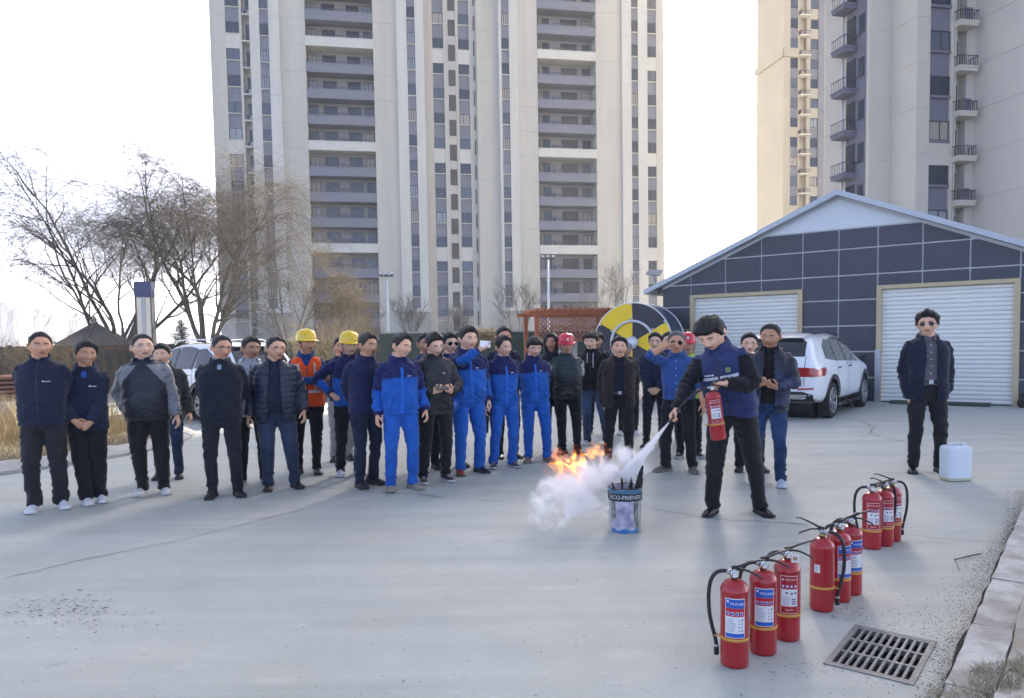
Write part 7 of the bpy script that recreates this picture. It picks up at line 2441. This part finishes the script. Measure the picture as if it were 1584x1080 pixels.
def flames():
    for i, (c, r, lb, sd) in enumerate([((.44, BY - .10, .575), (.23, .12, .17), "larger orange flame licking above the smoke", 0.0), ((.68, BY - .10, .655), (.15, .10, .10), "smaller orange flame beside the brown jacket man's leg", 3.3)]):
        mb = MB(); mb.lathe([(math.sin(math.pi * k / 10) + 1e-4, -math.cos(math.pi * k / 10)) for k in range(11)], 18, 0, None, True, False)
        V = [(v[0] * r[0], v[1] * r[1], v[2] * r[2]) for v in mb.v]
        o = link("flame", mkmesh("flame", V, mb.f, [], None, True), None, c); tag(o, lb, "flame", "flames over the bucket")
        m, N, L, out = vol_nodes("flame_volume_%d" % i); tc = N.new("ShaderNodeTexCoord"); vec = tc.outputs["Object"]
        f = blob_field(N, L, [((0, 0, 0), r, 1.0)], vec)
        mp = N.new("ShaderNodeMapping"); mp.inputs["Location"].default_value = (sd, sd * .7, 0); mp.inputs["Rotation"].default_value = (0, rad(35), 0); L.new(vec, mp.inputs[0])
        n1 = noise_node(N, L, mp.outputs[0], 7.5, 5, 2.2, (1.0, 1.0, .75))
        v = math_node(N, L, 'ADD', math_node(N, L, 'MULTIPLY', f, .75), math_node(N, L, 'MULTIPLY', math_node(N, L, 'SUBTRACT', n1, .5), 3.2))
        mr = N.new("ShaderNodeMapRange"); mr.interpolation_type = 'SMOOTHSTEP'; mr.inputs["From Min"].default_value = .34; mr.inputs["From Max"].default_value = .95; L.new(v, mr.inputs["Value"])
        cr = N.new("ShaderNodeValToRGB"); e = cr.color_ramp.elements; e[0].position = 0; e[0].color = (.9, .13, .015, 1); e[1].position = .8; e[1].color = (1.0, .55, .06, 1); q = e.new(.45); q.color = (1.0, .28, .025, 1)
        L.new(mr.outputs[0], cr.inputs[0])
        em = N.new("ShaderNodeEmission"); L.new(cr.outputs[0], em.inputs["Color"]); L.new(math_node(N, L, 'MULTIPLY', mr.outputs[0], 7.0), em.inputs["Strength"])
        L.new(em.outputs[0], out.inputs["Volume"]); o.data.materials.append(m)
flames()

# ================================================================== HAZE
def haze():
    o = MB().box((-1700, -220, -1.2), (1700, 3300, 96.0)).build("haze", [], None); tag(o, "thin pale winter haze over the whole place", "haze", kind="stuff")
    m, N, L, out = vol_nodes("haze_volume"); pv = N.new("ShaderNodeVolumePrincipled")
    pv.inputs["Color"].default_value = (.93, .95, .97, 1); pv.inputs["Density"].default_value = .00055; pv.inputs["Anisotropy"].default_value = .2
    L.new(pv.outputs[0], out.inputs["Volume"]); o.data.materials.append(m)
haze()
# ================================================================== THE CROWD
def to_local(pos, yaw, h, w):
    a = rad(-yaw); s = h / 1.74
    x, y, z = w[0] - pos[0], w[1] - pos[1], w[2]
    return np.array([x * math.cos(a) - y * math.sin(a), x * math.sin(a) + y * math.cos(a), z]) / s
def to_world(pos, yaw, h, l):
    a = rad(yaw); s = h / 1.74
    return Vector((pos[0] + (l[0] * math.cos(a) - l[1] * math.sin(a)) * s, pos[1] + (l[0] * math.sin(a) + l[1] * math.cos(a)) * s, l[2] * s))

WSH = ('sneaker', (.62, .62, .62), (.66, .66, .66)); BLK = ('sneaker', (.014, .014, .016), (.02, .02, .02)); BKW = ('sneaker', (.014, .014, .016), (.45, .45, .45)); LTH = ('leather', BLACK, BLACK)
GRY = ('sneaker', (.20, .21, .23), (.42, .43, .45)); BGE = ('leather', (.26, .22, .17), (.22, .19, .15)); TAN = ('sneaker', (.20, .14, .10), (.22, .17, .13))
buzz = dict(top=.013, side=.0025, line=.082, rough=.003); short = dict(top=.021, side=.005, line=.079, rough=.005); mid = dict(top=.027, side=.009, line=.075, rough=.007)
mop = dict(top=.032, side=.016, line=.060, rough=.007, fringe=.022); side = dict(top=.025, side=.007, line=.078, rough=.006)
def two_tone(yoke, body, zline=1.245, tl=.45, cuff=.93):
    def f(part, t, x, y, z):
        c = np.tile(np.array(body), (len(x), 1)); m = (part == 0) & (z > zline); c[m] = yoke
        m = (part != 0) & ((t < tl) | (t > cuff)); c[m] = yoke
        return c
    return f
M_LBLUE = flat("piping_light_blue", (.03, .22, .62)); M_FLAP = flat("pocket_flap_blue", (.009, .085, .40)); M_PLK = flat("placket_blue", (.012, .125, .54))
def workwear(**k):
    d = dict(top=dict(col=two_tone(WORKNAVY, ROYAL), hem=.84, loose=.004, fold=1.7, dec=[("pocket_flap", -.135, -.045, 1.195, 1.222, M_FLAP), ("pocket_flap", .045, .135, 1.195, 1.222, M_FLAP), ("placket", -.014, .014, .86, 1.36, M_PLK, 2, 22), ("chest_print", .055, .10, 1.262, 1.268, M_WHITE)]),
             legs=ROYAL, arms=('down', 'down'), collars=[("collar", .080, 1.450, .05, WORKNAVY, .45, 'top', dict(fold=True)), ("collar_lining", .073, 1.452, .045, (.03, .22, .62), .55, 'top', dict(flare=.006))], baggy=.25, hair=side)
    d.update(k); return d
def logo(ctx):
    p = ctx['patch']; p("chest_logo", .050, .070, 1.262, 1.274, M_WHITE, ctx['top'], skew=-.004, nx=2, nz=2)
    for q in range(4): p("chest_logo", .076 + q * .0105, .0835 + q * .0105, 1.262, 1.270, M_WHITE, ctx['top'], nx=1, nz=1)
SC_ = lambda z0, c, gap=.25, key='top', **k: ("collar", .077, z0, .052, c, gap, key, k)
PPL = []
def pp(n, label, u, v, h, yaw, o):
    pos = gp(u, v); return pos, person(label, pos, h, yaw, o)

# 1-4
pp(1, "man at far left in a navy zip fleece, dark grey trousers, white sneakers", 75, 788, 1.73, 16, dict(skin=1, hair=buzz, head=(26, 0, 0), bulk=.35, legs=(.019, .018, .022), baggy=.5, shoes=WSH, arms=('behind', 'behind'), details=logo,
   top=dict(col=NAVY, hem=.83, zip=1.44, loose=.012), collars=[SC_(1.452, NAVY)], feet={'L': (.10, .04, 30), 'R': (-.11, -.05, 2)}))
pp(2, "smiling man in a navy jacket, hands clasped in front, second from left", 143, 778, 1.63, 18, dict(skin=1, hair=side, head=(22, 2, 0), smile=.9, bulk=.2, legs=(.010, .010, .012), baggy=.5, shoes=WSH, arms=('clasp', 'clasp'), details=logo,
   top=dict(col=NAVY, hem=.79, loose=.008, dec=[("shirt_front", -.022, .022, 1.36, 1.42, flat("shirt_blue", (.01, .06, .32)))]), collars=[("collar", .080, 1.448, .05, NAVY, .5, 'top', dict(fold=True))], feet={'L': (.07, .05, 18), 'R': (-.05, -.04, 20)}))
def grey_shoulder(part, t, x, y, z):
    c = np.tile(np.array((.011, .014, .022)), (len(x), 1)); g = np.array((.19, .195, .21))
    c[(part != 0) & (t > .05)] = g; c[(part == 0) & (z > 1.20 + .10 * sstep(.17, .06, np.abs(x))) & (z > 1.42 - 1.2 * (np.abs(x) - .04))] = g
    c[(part == 0) & (z > 1.41)] = (.018, .024, .042)
    return c
pp(3, "stout man with glasses in a navy jacket with pale grey sleeves", 238, 764, 1.70, 20, dict(skin=2, hair=buzz, head=(24, 0, 0), fat=1, bulk=.95, glasses='wire', legs=(.012, .012, .013), baggy=.3, shoes=('sneaker', (.55, .55, .54), (.60, .59, .57)), arms=('down', 'jpocket'),
   top=dict(col=grey_shoulder, hem=.80, nylon=True, loose=.012, fold=1.2, hood=(.018, .024, .042)), collars=[SC_(1.452, (.018, .024, .042), .35)]))
pp(4, "man peeking out behind the stout man in grey sleeves, in jeans", 262, 740, 1.60, 14, dict(skin=2, hair=side, head=(-4, 0, 0), bulk=.3, legs=JEANS, fade=.8, shoes=BLK, arms=('down', 'down'), top=dict(col=(.045, .050, .045), hem=.80), collars=[SC_(1.45, (.045, .05, .045))]))
# 5-8
pp(5, "man with dark rimmed glasses in a black coat, hands behind back", 348, 768, 1.68, 12, dict(skin=1, hair=buzz, head=(28, 3, 0), bulk=.45, glasses='frame', legs=(.013, .014, .019), shoes=('sneaker', (.02, .018, .018), (.02, .018, .018)), arms=('behind', 'behind'),
   top=dict(col=(.011, .013, .022), hem=.78, loose=.016, dec=[("shirt_front", -.020, .020, 1.37, 1.42, flat("shirt_pale_blue", (.20, .27, .36)))]), collars=[("shirt_collar", .072, 1.452, .045, (.20, .27, .36), .4, 'top', dict(flare=.008)), ("collar", .084, 1.44, .05, (.011, .013, .022), .5, 'top', dict(fold=True))], feet={'L': (.13, .0, 24), 'R': (-.12, -.03, -6)}))
pp(6, "man with glasses in a pale grey hooded jacket behind the front row", 392, 748, 1.66, 24, dict(skin=1, hair=short, head=(22, 0, 0), bulk=.35, glasses='wire', legs=(.012, .012, .014), shoes=GRY, arms=('down', 'down'), top=dict(col=(.34, .36, .38), hem=.80, nylon=True, hood=(.34, .36, .38), loose=.01), collars=[SC_(1.45, (.34, .36, .38))]))
puffy = dict(col=(.017, .022, .042), hem=.78, puff=.011, nylon=True, loose=.018, open=lambda z: np.interp(z, [.7, 1.0, 1.3, 1.42, 1.5], [.090, .080, .062, .055, .05]))
pp(7, "stout man with dark glasses in an open navy puffer jacket and jeans", 433, 756, 1.66, 16, dict(skin=0, hair=buzz, head=(26, 0, 0), fat=.9, bulk=.9, glasses='sun2' if False else 'frame', legs=(.020, .030, .058), fade=.5, baggy=.3, shoes=BLK, arms=('down', 'down'), top=puffy, inner=dict(name='sweater', col=(.013, .017, .034), hem=.88, loose=-.012),
   collars=[SC_(1.448, (.017, .022, .042), .55, 'top', flare=.03)], feet={'L': (.17, .0, 22), 'R': (-.12, -.04, -2)}))
def vest_dec(ctx):
    p = ctx['patch']
    for s in (-1, 1): p("reflective_strip", min(s * .012, s * .15), max(s * .012, s * .15), 1.0, 1.028, M_REFL, ctx['top'], nx=6, nz=2)
    for s in (-1, 1): p("reflective_strip", s * .095 - .012, s * .095 + .012, 1.03, 1.36, mat("vest_yellow_tape", (.55, .40, .30), .6), ctx['top'], nx=2, nz=12)
    p("zip", -.006, .006, .86, 1.33, M_BLACKP, ctx['top'], nx=1, nz=18)
pp(8, "worker in an orange safety vest and yellow hard hat, arms crossed", 476, 733, 1.72, 14, dict(skin=1, head=(30, 0, 0), helmet=('yellow', srgb(226, 186, 28)), bulk=.05, legs=(.012, .012, .014), shoes=('sneaker', (.03, .028, .026), (.05, .05, .05)), arms=('cross', 'cross'), stance=.11,
   top=dict(name='safety_vest', col=(.78, .085, .012), hem=.83, sleeve=0, loose=.014, fold=.8, top=1.44, open=lambda z: np.interp(z, [.7, 1.30, 1.31, 1.44, 1.5], [.0, .0, .004, .075, .08])), inner=dict(name='work_shirt', col=(.012, .055, .19), sleeve=1, loose=-.008, hem=.9), collars=[("collar", .076, 1.448, .05, (.012, .055, .19), .45, 'inner', dict(fold=True))], details=vest_dec))
# 9-12
pp(9, "worker in a yellow hard hat with a hand on his hip, white and grey shoes", 541, 735, 1.69, 20, dict(skin=2, head=(8, 0, 0), helmet=('yellow', srgb(226, 186, 28)), bulk=.2, legs=(.010, .011, .014), shoes=('sneaker', (.45, .46, .52), (.5, .5, .54)), arms=('down', 'hip'), top=dict(col=two_tone((.012, .016, .07), (.010, .085, .38), 1.2, .6), hem=.86), collars=[SC_(1.45, (.012, .016, .07))]))
pp(10, "half hidden person behind the hard hat worker with hand on hip", 529, 712, 1.66, 20, dict(skin=1, hair=short, head=(0, 0, 0), legs=(.30, .30, .30), shoes=BLK, top=dict(col=(.010, .014, .05), hem=.84), arms=('behind', 'behind'), vox=.016))
def inner_blue(part, t, x, y, z):
    c = np.tile(np.array((.012, .017, .060)), (len(x), 1)); c[(part == 0) & (z < 1.27) & (x > .03)] = (.010, .085, .38); return c
pp(11, "man in dark navy workwear with cropped hair, left of the smiling blue suit man", 568, 752, 1.68, 34, dict(skin=1, hair=short, head=(18, 0, 0), bulk=.15, legs=(.012, .016, .034), shoes=BLK, arms=('down', 'behind'), top=dict(col=inner_blue, hem=.83), collars=[("collar", .08, 1.45, .05, (.012, .017, .06), .4, 'top', dict(fold=True))], feet={'L': (.10, .06, 25), 'R': (-.10, -.05, -2)}))
pp(12, "smiling man in a royal blue work suit with beige shoes", 618, 757, 1.67, 16, workwear(skin=0, smile=1.0, head=(34, 8, 4), hair=dict(top=.026, side=.010, line=.084, rough=.005), bulk=.25, shoes=BGE, feet={'L': (.15, -.01, 26), 'R': (-.10, -.03, -4)}))
# 13-16
pp(13, "half hidden man behind the man using a phone", 660, 726, 1.68, 15, dict(skin=1, hair=short, head=(0, 0, 0), legs=BLACK, shoes=BLK, vox=.016, top=dict(col=(.012, .03, .10), hem=.84), arms=('behind', 'behind')))
_p14, (_r14, _c14) = pp(14, "man with glasses in a dark padded jacket using a phone", 672, 745, 1.68, 22, dict(skin=2, hair=mid, head=(10, 14, 0), bulk=.35, glasses='wire', legs=(.011, .011, .014), shoes=BKW, arms=('front', 'front'), top=dict(col=(.010, .013, .016), hem=.78, loose=.016, nylon=True, fold=1.3, hood=(.010, .013, .016), zip=1.42, dec=[("chest_print", .06, .085, 1.262, 1.272, M_WHITE)]), collars=[SC_(1.45, (.010, .013, .016), .2)]))
pp(15, "man in sunglasses behind the man filming with a phone", 700, 722, 1.68, 20, dict(skin=2, hair=mid, head=(10, 0, 0), glasses='sun', bulk=.3, legs=BLACK, shoes=BLK, vox=.015, top=dict(col=(.012, .025, .085), hem=.84), arms=('behind', 'behind')))
_p16, (_r16, _c16) = pp(16, "stout man in a royal blue work suit filming with a white phone", 727, 732, 1.74, 26, workwear(skin=2, hair=mid, head=(14, 2, 0), fat=.9, bulk=.8, shoes=('leather', (.045, .032, .026), (.05, .04, .035)), shoes2=(.22, .03, .012),
   arms=('down', ((.02, -.30, 1.475), (-1, -.3, -.7), (.55, -.35, .5), (.5, .7, .0), .75, dict(thumb=.5)))))
# 17-20
pp(17, "tall man in a dark navy jacket standing behind two blue suited workers", 785, 708, 1.76, 10, dict(skin=1, hair=short, head=(4, 0, 0), legs=BLACK, shoes=LTH, vox=.015, bulk=.35, top=dict(col=(.012, .015, .030), hem=.80), arms=('clasp', 'clasp'), collars=[SC_(1.45, (.009, .011, .022), .3)]))
_p18, (_r18, _c18) = pp(18, "grinning young worker in royal blue with a dark folder", 778, 723, 1.63, 18, workwear(skin=2, smile=1.0, hair=dict(top=.030, side=.006, line=.088, rough=.009), head=(16, 4, 0), glasses='wire', bulk=.2, shoes=('sneaker', (.03, .032, .038), (.30, .30, .32)), arms=('behind', 'down')))
pp(19, "worker in royal blue with a long black fringe and tan boots", 832, 714, 1.62, 8, workwear(skin=2, smile=.5, hair=mop, head=(6, 12, 0), glasses='wire', bulk=.25, shoes=TAN, arms=('behind', 'behind')))
pp(20, "long haired person behind the worker with the black fringe", 858, 700, 1.67, 4, dict(skin=1, smile=.6, hair=dict(top=.024, side=.020, line=.080, rough=.006, long=1), head=(-10, 0, 0), legs=BLACK, shoes=BLK, vox=.015, top=dict(col=(.012, .013, .018), hem=.80), arms=('down', 'down')))
# 21-23
def green_vest(part, t, x, y, z):
    c = np.tile(np.array((.012, .030, .030)), (len(x), 1)); c[(part == 0) & (z < 1.17)] = (.009, .010, .012); c[part != 0] = (.38, .40, .39); c[(part != 0) & (t > .45)] = (.012, .013, .015); return c
pp(21, "man in a red hard hat and dark green padded vest, hands behind", 882, 702, 1.64, -2, dict(skin=1, head=(4, 3, 0), helmet=('red', srgb(196, 28, 52)), bulk=.45, legs=(.011, .012, .014), shoes=('leather', (.05, .052, .06), (.04, .04, .045)), shoes2=(.07, .08, .11), arms=('behind', 'behind'), top=dict(name='vest_jacket', col=green_vest, hem=.80, nylon=True, loose=.012, puff=.004, zip=1.42), collars=[("scarf", .078, 1.43, .055, (.008, .008, .009), .12, 'top', dict(flare=.004))]))
def cords(ctx):
    p = ctx['patch']
    for s in (-1, 1): p("hood_cord", s * .045 - .004, s * .045 + .004, 1.20 if s > 0 else 1.27, 1.42, M_WHITE, ctx['top'], nx=1, nz=8)
    p("chest_print", .10, .118, 1.02, 1.045, M_WHITE, ctx['top'], nx=2, nz=2)
pp(22, "young man with glasses in a black hoodie with white cords and jeans", 922, 688, 1.69, -14, dict(skin=2, smile=.4, hair=mop, head=(-2, 4, 0), glasses='wire', bulk=.3, legs=(.030, .050, .095), fade=1.0, shoes=('sneaker', (.45, .46, .47), (.58, .58, .58)), arms=('jpocket', 'jpocket'), details=cords, top=dict(name='hoodie', col=(.008, .008, .009), hem=.86, loose=.010, hood=(.008, .008, .009)), feet={'L': (.16, .02, 18), 'R': (-.13, -.02, -14)}))
pp(23, "bushy haired person mostly hidden behind the black hoodie", 925, 672, 1.70, 0, dict(skin=1, hair=mop, legs=(.010, .014, .03), shoes=BKW, vox=.017, top=dict(col=(.010, .010, .011), hem=.84), arms=('behind', 'behind')))
# 24-27
pp(24, "man in an open dark brown jacket with hands in his pockets", 957, 717, 1.60, 0, dict(skin=0, hair=side, head=(0, 2, 0), smile=.0, bulk=.55, fat=.5, legs=(.012, .012, .013), shoes=LTH, stance=.15, arms=('pocket', 'pocket'), belt=True, top=dict(col=(.026, .019, .018), hem=.78, loose=.016, flare=.12, open=lambda z: np.interp(z, [.7, .9, 1.2, 1.42, 1.5], [.095, .080, .060, .060, .05])), inner=dict(col=(.011, .013, .028), hem=.94, loose=-.012, buttons=False),
   collars=[("shirt_collar", .074, 1.446, .05, (.008, .008, .009), .35, 'inner', dict(fold=True)), ("collar", .086, 1.44, .05, (.026, .019, .018), .7, 'top', dict(fold=True))]))
pp(25, "person in a grey cap mostly hidden behind the brown jacket man", 972, 672, 1.52, -4, dict(skin=1, hair=short, cap=(.16, .17, .19), legs=BLACK, shoes=WSH, vox=.017, top=dict(col=(.02, .02, .022), hem=.84), arms=('behind', 'behind')))
pp(26, "man with glasses in a navy jacket over a pale blue shirt", 1012, 692, 1.66, -18, dict(skin=2, hair=side, head=(-2, 0, 0), glasses='frame', bulk=.45, legs=(.012, .014, .024), shoes=BLK, arms=('clasp', 'clasp'), top=dict(col=(.012, .017, .045), hem=.84, loose=.010, dec=[("shirt_front", -.024, .024, 1.33, 1.42, flat("shirt_sky", (.22, .33, .50))), ("chest_print", .06, .11, 1.255, 1.265, M_WHITE)], zip=1.32), collars=[("shirt_collar", .072, 1.448, .05, (.22, .33, .50), .35, 'top', dict(fold=True)), ("collar", .086, 1.44, .05, (.012, .017, .045), .6, 'top', dict(fold=True))]))
pp(27, "smiling man whose face shows between the glasses man and the blue shirt man", 1038, 684, 1.67, -10, dict(skin=2, smile=.5, hair=short, head=(0, 0, 0), legs=BLACK, shoes=BKW, vox=.017, top=dict(col=(.03, .05, .12), hem=.84), arms=('down', 'down')))
# 28-29
pp(28, "grey haired man in a blue shirt shading his eyes, olive shoes", 1050, 730, 1.66, -22, dict(skin=1, hair=buzz, grey=True, head=(6, 4, 0), fat=.6, glasses='sun', bulk=.55, legs=(.010, .010, .013), shoes=('sneaker', (.10, .095, .075), (.16, .15, .13)), belt=True,
   arms=('down', ((-.10, -.16, 1.560), (-1, -.5, -.6), (.8, .15, .35), (.2, .5, -1), .35, dict(thumb=.2))), top=dict(name='shirt', col=(.030, .075, .235), hem=.90, loose=-.006, buttons=True, cuff_R=.18, cuff_L=.30), collars=[("collar", .074, 1.450, .05, (.030, .075, .235), .35, 'top', dict(fold=True))], feet={'L': (.16, .02, 20), 'R': (-.16, -.02, -40)}))
def hv(part, t, x, y, z):
    c = np.tile(np.array((.30, .55, .06)), (len(x), 1)); c[part != 0] = (.02, .04, .12); return c
pp(29, "worker in a red hard hat mostly hidden behind the extinguisher operator", 1066, 708, 1.62, -10, dict(skin=1, helmet=('red', srgb(196, 28, 52)), head=(0, 0, 0), legs=BLACK, shoes=BKW, vox=.016, top=dict(name='safety_vest', col=hv, hem=.84), arms=('down', 'down')))
# 31-33
pp(31, "man with glasses whose face shows over the operator's shoulder", 1160, 728, 1.62, -12, dict(skin=2, hair=short, head=(-4, 0, 0), glasses='frame', legs=BLACK, shoes=BLK, vox=.016, top=dict(col=(.012, .014, .02), hem=.84), arms=('behind', 'behind')))
def two_navy(part, t, x, y, z):
    c = np.tile(np.array((.010, .014, .028)), (len(x), 1)); b = np.array((.017, .026, .070)); c[(part != 0) & (t > .5)] = b; c[(part == 0) & (z < 1.24) & (z > .86)] = b; return c
pp(32, "man in an open navy hooded jacket, blue jeans and pale blue sneakers", 1188, 750, 1.72, -24, dict(skin=1, hair=buzz, head=(-10, 8, 0), bulk=.2, legs=(.014, .034, .085), fade=.6, shoes=('sneaker', (.40, .48, .56), (.55, .57, .60)), arms=('front', 'front'), top=dict(col=two_navy, nylon=True, hem=.78, loose=.016, hood=(.010, .014, .028), open=lambda z: np.interp(z, [.7, 1.0, 1.3, 1.42, 1.5], [.085, .070, .055, .052, .05])), inner=dict(name='sweater', col=(.009, .009, .011), hem=.88, loose=-.010), collars=[SC_(1.448, (.010, .014, .028), .6, 'top', flare=.02)], feet={'L': (.13, -.02, 8), 'R': (-.12, .06, -16)}))
pp(33, "man in sunglasses and a dark jacket standing alone before the roller door", 1432, 730, 1.83, -14, dict(skin=2, hair=dict(top=.032, side=.014, line=.076, rough=.009, fringe=.010), head=(-22, 2, 0), glasses='sun', bulk=.25, legs=(.013, .014, .017), shoes=LTH, stance=.135, belt=True, arms=('pocket', 'pocket'), top=dict(col=(.013, .016, .033), hem=.80, loose=.014, flare=.08, open=lambda z: np.interp(z, [.7, .9, 1.2, 1.40, 1.5], [.090, .072, .056, .060, .055])), inner=dict(name='shirt', col=(.115, .105, .118), hem=.945, loose=-.010, buttons=True), collars=[("shirt_collar", .074, 1.448, .05, (.115, .105, .118), .32, 'inner', dict(fold=True)), ("collar", .086, 1.44, .05, (.0095, .012, .024), .65, 'top', dict(fold=True))]))

# ---- the operator
OP_Y = -24; OP_H = 1.80
OP = gp(1143, 801)
_fr, _fl = gp(1104, 797), gp(1180, 797)
lr, ll = to_local(OP, OP_Y, OP_H, (_fr[0], _fr[1] + .05, 0)), to_local(OP, OP_Y, OP_H, (_fl[0], _fl[1] + .05, 0))
HAND_R = Vector((1.370, 6.17, .965)); HAND_L = Vector((1.760, 6.10, 1.185))
def op_vest(part, t, x, y, z):
    c = np.tile(np.array((.026, .038, .112)), (len(x), 1)); c[part != 0] = (.0085, .009, .012); return c
def op_det(ctx):
    p = ctx['patch']
    p("reflective_strip", -.165, -.012, 1.215, 1.238, M_REFL, ctx['top'], nx=8, nz=2); p("reflective_strip", .004, .168, 1.215, 1.238, M_REFL, ctx['top'], nx=8, nz=2)
    b = p("round_badge", .062, .098, 1.262, 1.298, mat("badge_gold", (.30, .30, .08), .5), ctx['top'], nx=3, nz=3)
    p("badge_center", .071, .089, 1.271, 1.289, mat("badge_green", (.03, .16, .08), .5), ctx['top'], nx=2, nz=2, off=.005)
    for q in range(4): p("chest_print", -.125 + q * .022, -.110 + q * .022, 1.250, 1.262, M_WHITE, ctx['top'], nx=1, nz=1)
_ro, _co = person("man in a navy vest aiming a fire extinguisher at the bucket", OP, OP_H, OP_Y, dict(skin=2, hair=mop, head=(-12, 20, 4), fat=.6, bulk=.4, lean=11, side=-12, twist=-6, sx=-.055, legs=(.013, .013, .015), baggy=.2, shoes=LTH, details=op_det,
   feet={'R': (lr[0], lr[1], -8), 'L': (ll[0], ll[1], 34)},
   arms=((to_local(OP, OP_Y, OP_H, HAND_L), (1, .55, -.5), (-.9, -.35, .0), (-.1, .15, -1), .95, dict(thumb=.6)), (to_local(OP, OP_Y, OP_H, HAND_R), (-.6, .8, -.2), (-.45, -.55, -.7), (.55, -.35, -.3), 1.0, dict(thumb=.6))),
   top=dict(name='vest', col=op_vest, hem=.86, loose=.006, fold=1.1, zip=1.40), collars=[("collar", .078, 1.452, .05, (.026, .038, .112), .3, 'top', dict(fold=True))]), group="people at the fire drill demonstration")

# held extinguisher: hangs from the left hand
def held_extinguisher():
    hl = HAND_L + Vector((-.075, -.045, -.005))
    root = extinguisher("red fire extinguisher held in the hands of the operator", (0, 0, 0), 0, 'red', hose=False, group="fire extinguisher in use")
    root.rotation_euler = (rad(3), rad(-8), rad(-6)); root.scale = (.97,) * 3
    top = root.rotation_euler.to_matrix() @ Vector((.06, 0, .462)) * .97
    root.location = hl - top
    va = root.location + root.rotation_euler.to_matrix() @ Vector((-.03, 0, .446)) * .97
    g = HAND_R + Vector((-.045, -.065, -.055))
    tip = JET0.copy()
    pts = smooth3([tuple(va), tuple(va + Vector((-.05, -.005, -.005))), tuple(va.lerp(g, .5) + Vector((-.01, .0, .045))), tuple(g + Vector((.06, .03, .075))), tuple(g), tuple(g.lerp(tip, .55))], 28)
    inv = root.matrix_basis.inverted()
    h = MB(); h.tube([tuple(inv @ Vector(p)) for p in pts], .0098, 10); ho = h.build("hose", M_RUB, root)
    e = Vector(pts[-1]); d = (tip - e)
    MB().tube([tuple(inv @ q) for q in (e, e + d * .3, e + d * .9, tip)], [.011, .013, .0125, .010], 12).build("nozzle", M_RUB, ho)
held_extinguisher()

# things in hands
def box_thing(name, label, cat, M, lo, hi, m, extra=None):
    root = empty(name); tag(root, label, cat)
    prims = MB(); prims.box(lo, hi, 0); o = prims.build("case", m, root)
    bv = o.modifiers.new("b", 'BEVEL'); bv.width = .004; bv.segments = 2
    if extra: extra(root)
    root.matrix_world = M
    return root
def hand_frame(ctx, root, sd, off):
    sh, el, w, fdir, pm, cu, ex = ctx['arms'][sd]
    return root.matrix_basis @ Vector(np.asarray(w) + np.asarray(off))
q = to_world(_p16, 26, 1.74, (.075, -.345, 1.535))
def lenses(r):
    for x, z in ((.050, .018), (.062, .006), (.050, -.006)): MB().lathe([(.0065, 0), (.0065, .003), (.005, .004)], 12, 0, Matrix.Translation((x, -.0045, z + .006)) @ Matrix.Rotation(rad(90), 4, 'X')).build("lens", M_LENS, r)
box_thing("mobile_phone", "white phone held up sideways to film", "phone", Matrix.Translation(q) @ Matrix.Rotation(rad(40), 4, 'Z') @ Matrix.Rotation(rad(4), 4, 'Y'), (-.076, -.0045, -.037), (.076, .0045, .037), mat("phone_white", srgb(226, 228, 230), .35), lenses)
q = to_world(_p14, 22, 1.68, (.0, -.375, 1.115))
box_thing("mobile_phone", "black phone held in both hands at waist height", "phone", Matrix.Translation(q) @ Matrix.Rotation(rad(22), 4, 'Z') @ Matrix.Rotation(rad(-55), 4, 'X'), (-.072, -.0045, -.036), (.072, .0045, .036), M_BLACKP)
sh, el, w, *_ = _c18['arms']['R']
q = to_world(_p18, 18, 1.63, (w[0] - .02, w[1] - .03, w[2] - .19))
box_thing("folder", "dark folder hanging from the grinning worker's hand", "folder", Matrix.Translation(q) @ Matrix.Rotation(rad(60), 4, 'Z') @ Matrix.Rotation(rad(8), 4, 'Y'), (-.105, -.008, -.15), (.105, .008, .15), mat("folder_brown", (.018, .014, .013), .6),
          lambda r: MB().box((-.10, -.006, -.146), (.107, .006, .146)).build("pages", M_PAPER, r))
sh, el, w, *_ = _c16['arms']['R']; 
def hand_helmet():
    q = to_world(_p16, 26, 1.74, (-.30, -.16, .80))
    root = empty("hard_hat", (q.x, q.y, q.z)); tag(root, "blue hard hat carried at the filming man's side", "hard hat")
    Mx = Matrix.Rotation(rad(-50), 4, 'Y') @ Matrix.Rotation(rad(25), 4, 'X')
    m = mat("helmet_blue", (.010, .11, .42), .35, coat=.3)
    sh_ = MB().lathe([(.118, 0), (.116, .02), (.110, .05), (.098, .080), (.078, .104), (.05, .12), (.02, .128), (.001, .129)], 32, 0, Mx, True, False).build("shell", m, root)
    MB().lathe([(.116, .004), (.142, -.008), (.142, -.012), (.114, -.002)], 32, 0, Mx, True, False).build("brim", m, root)
hand_helmet()
bpy.data.scenes.remove(TMP)
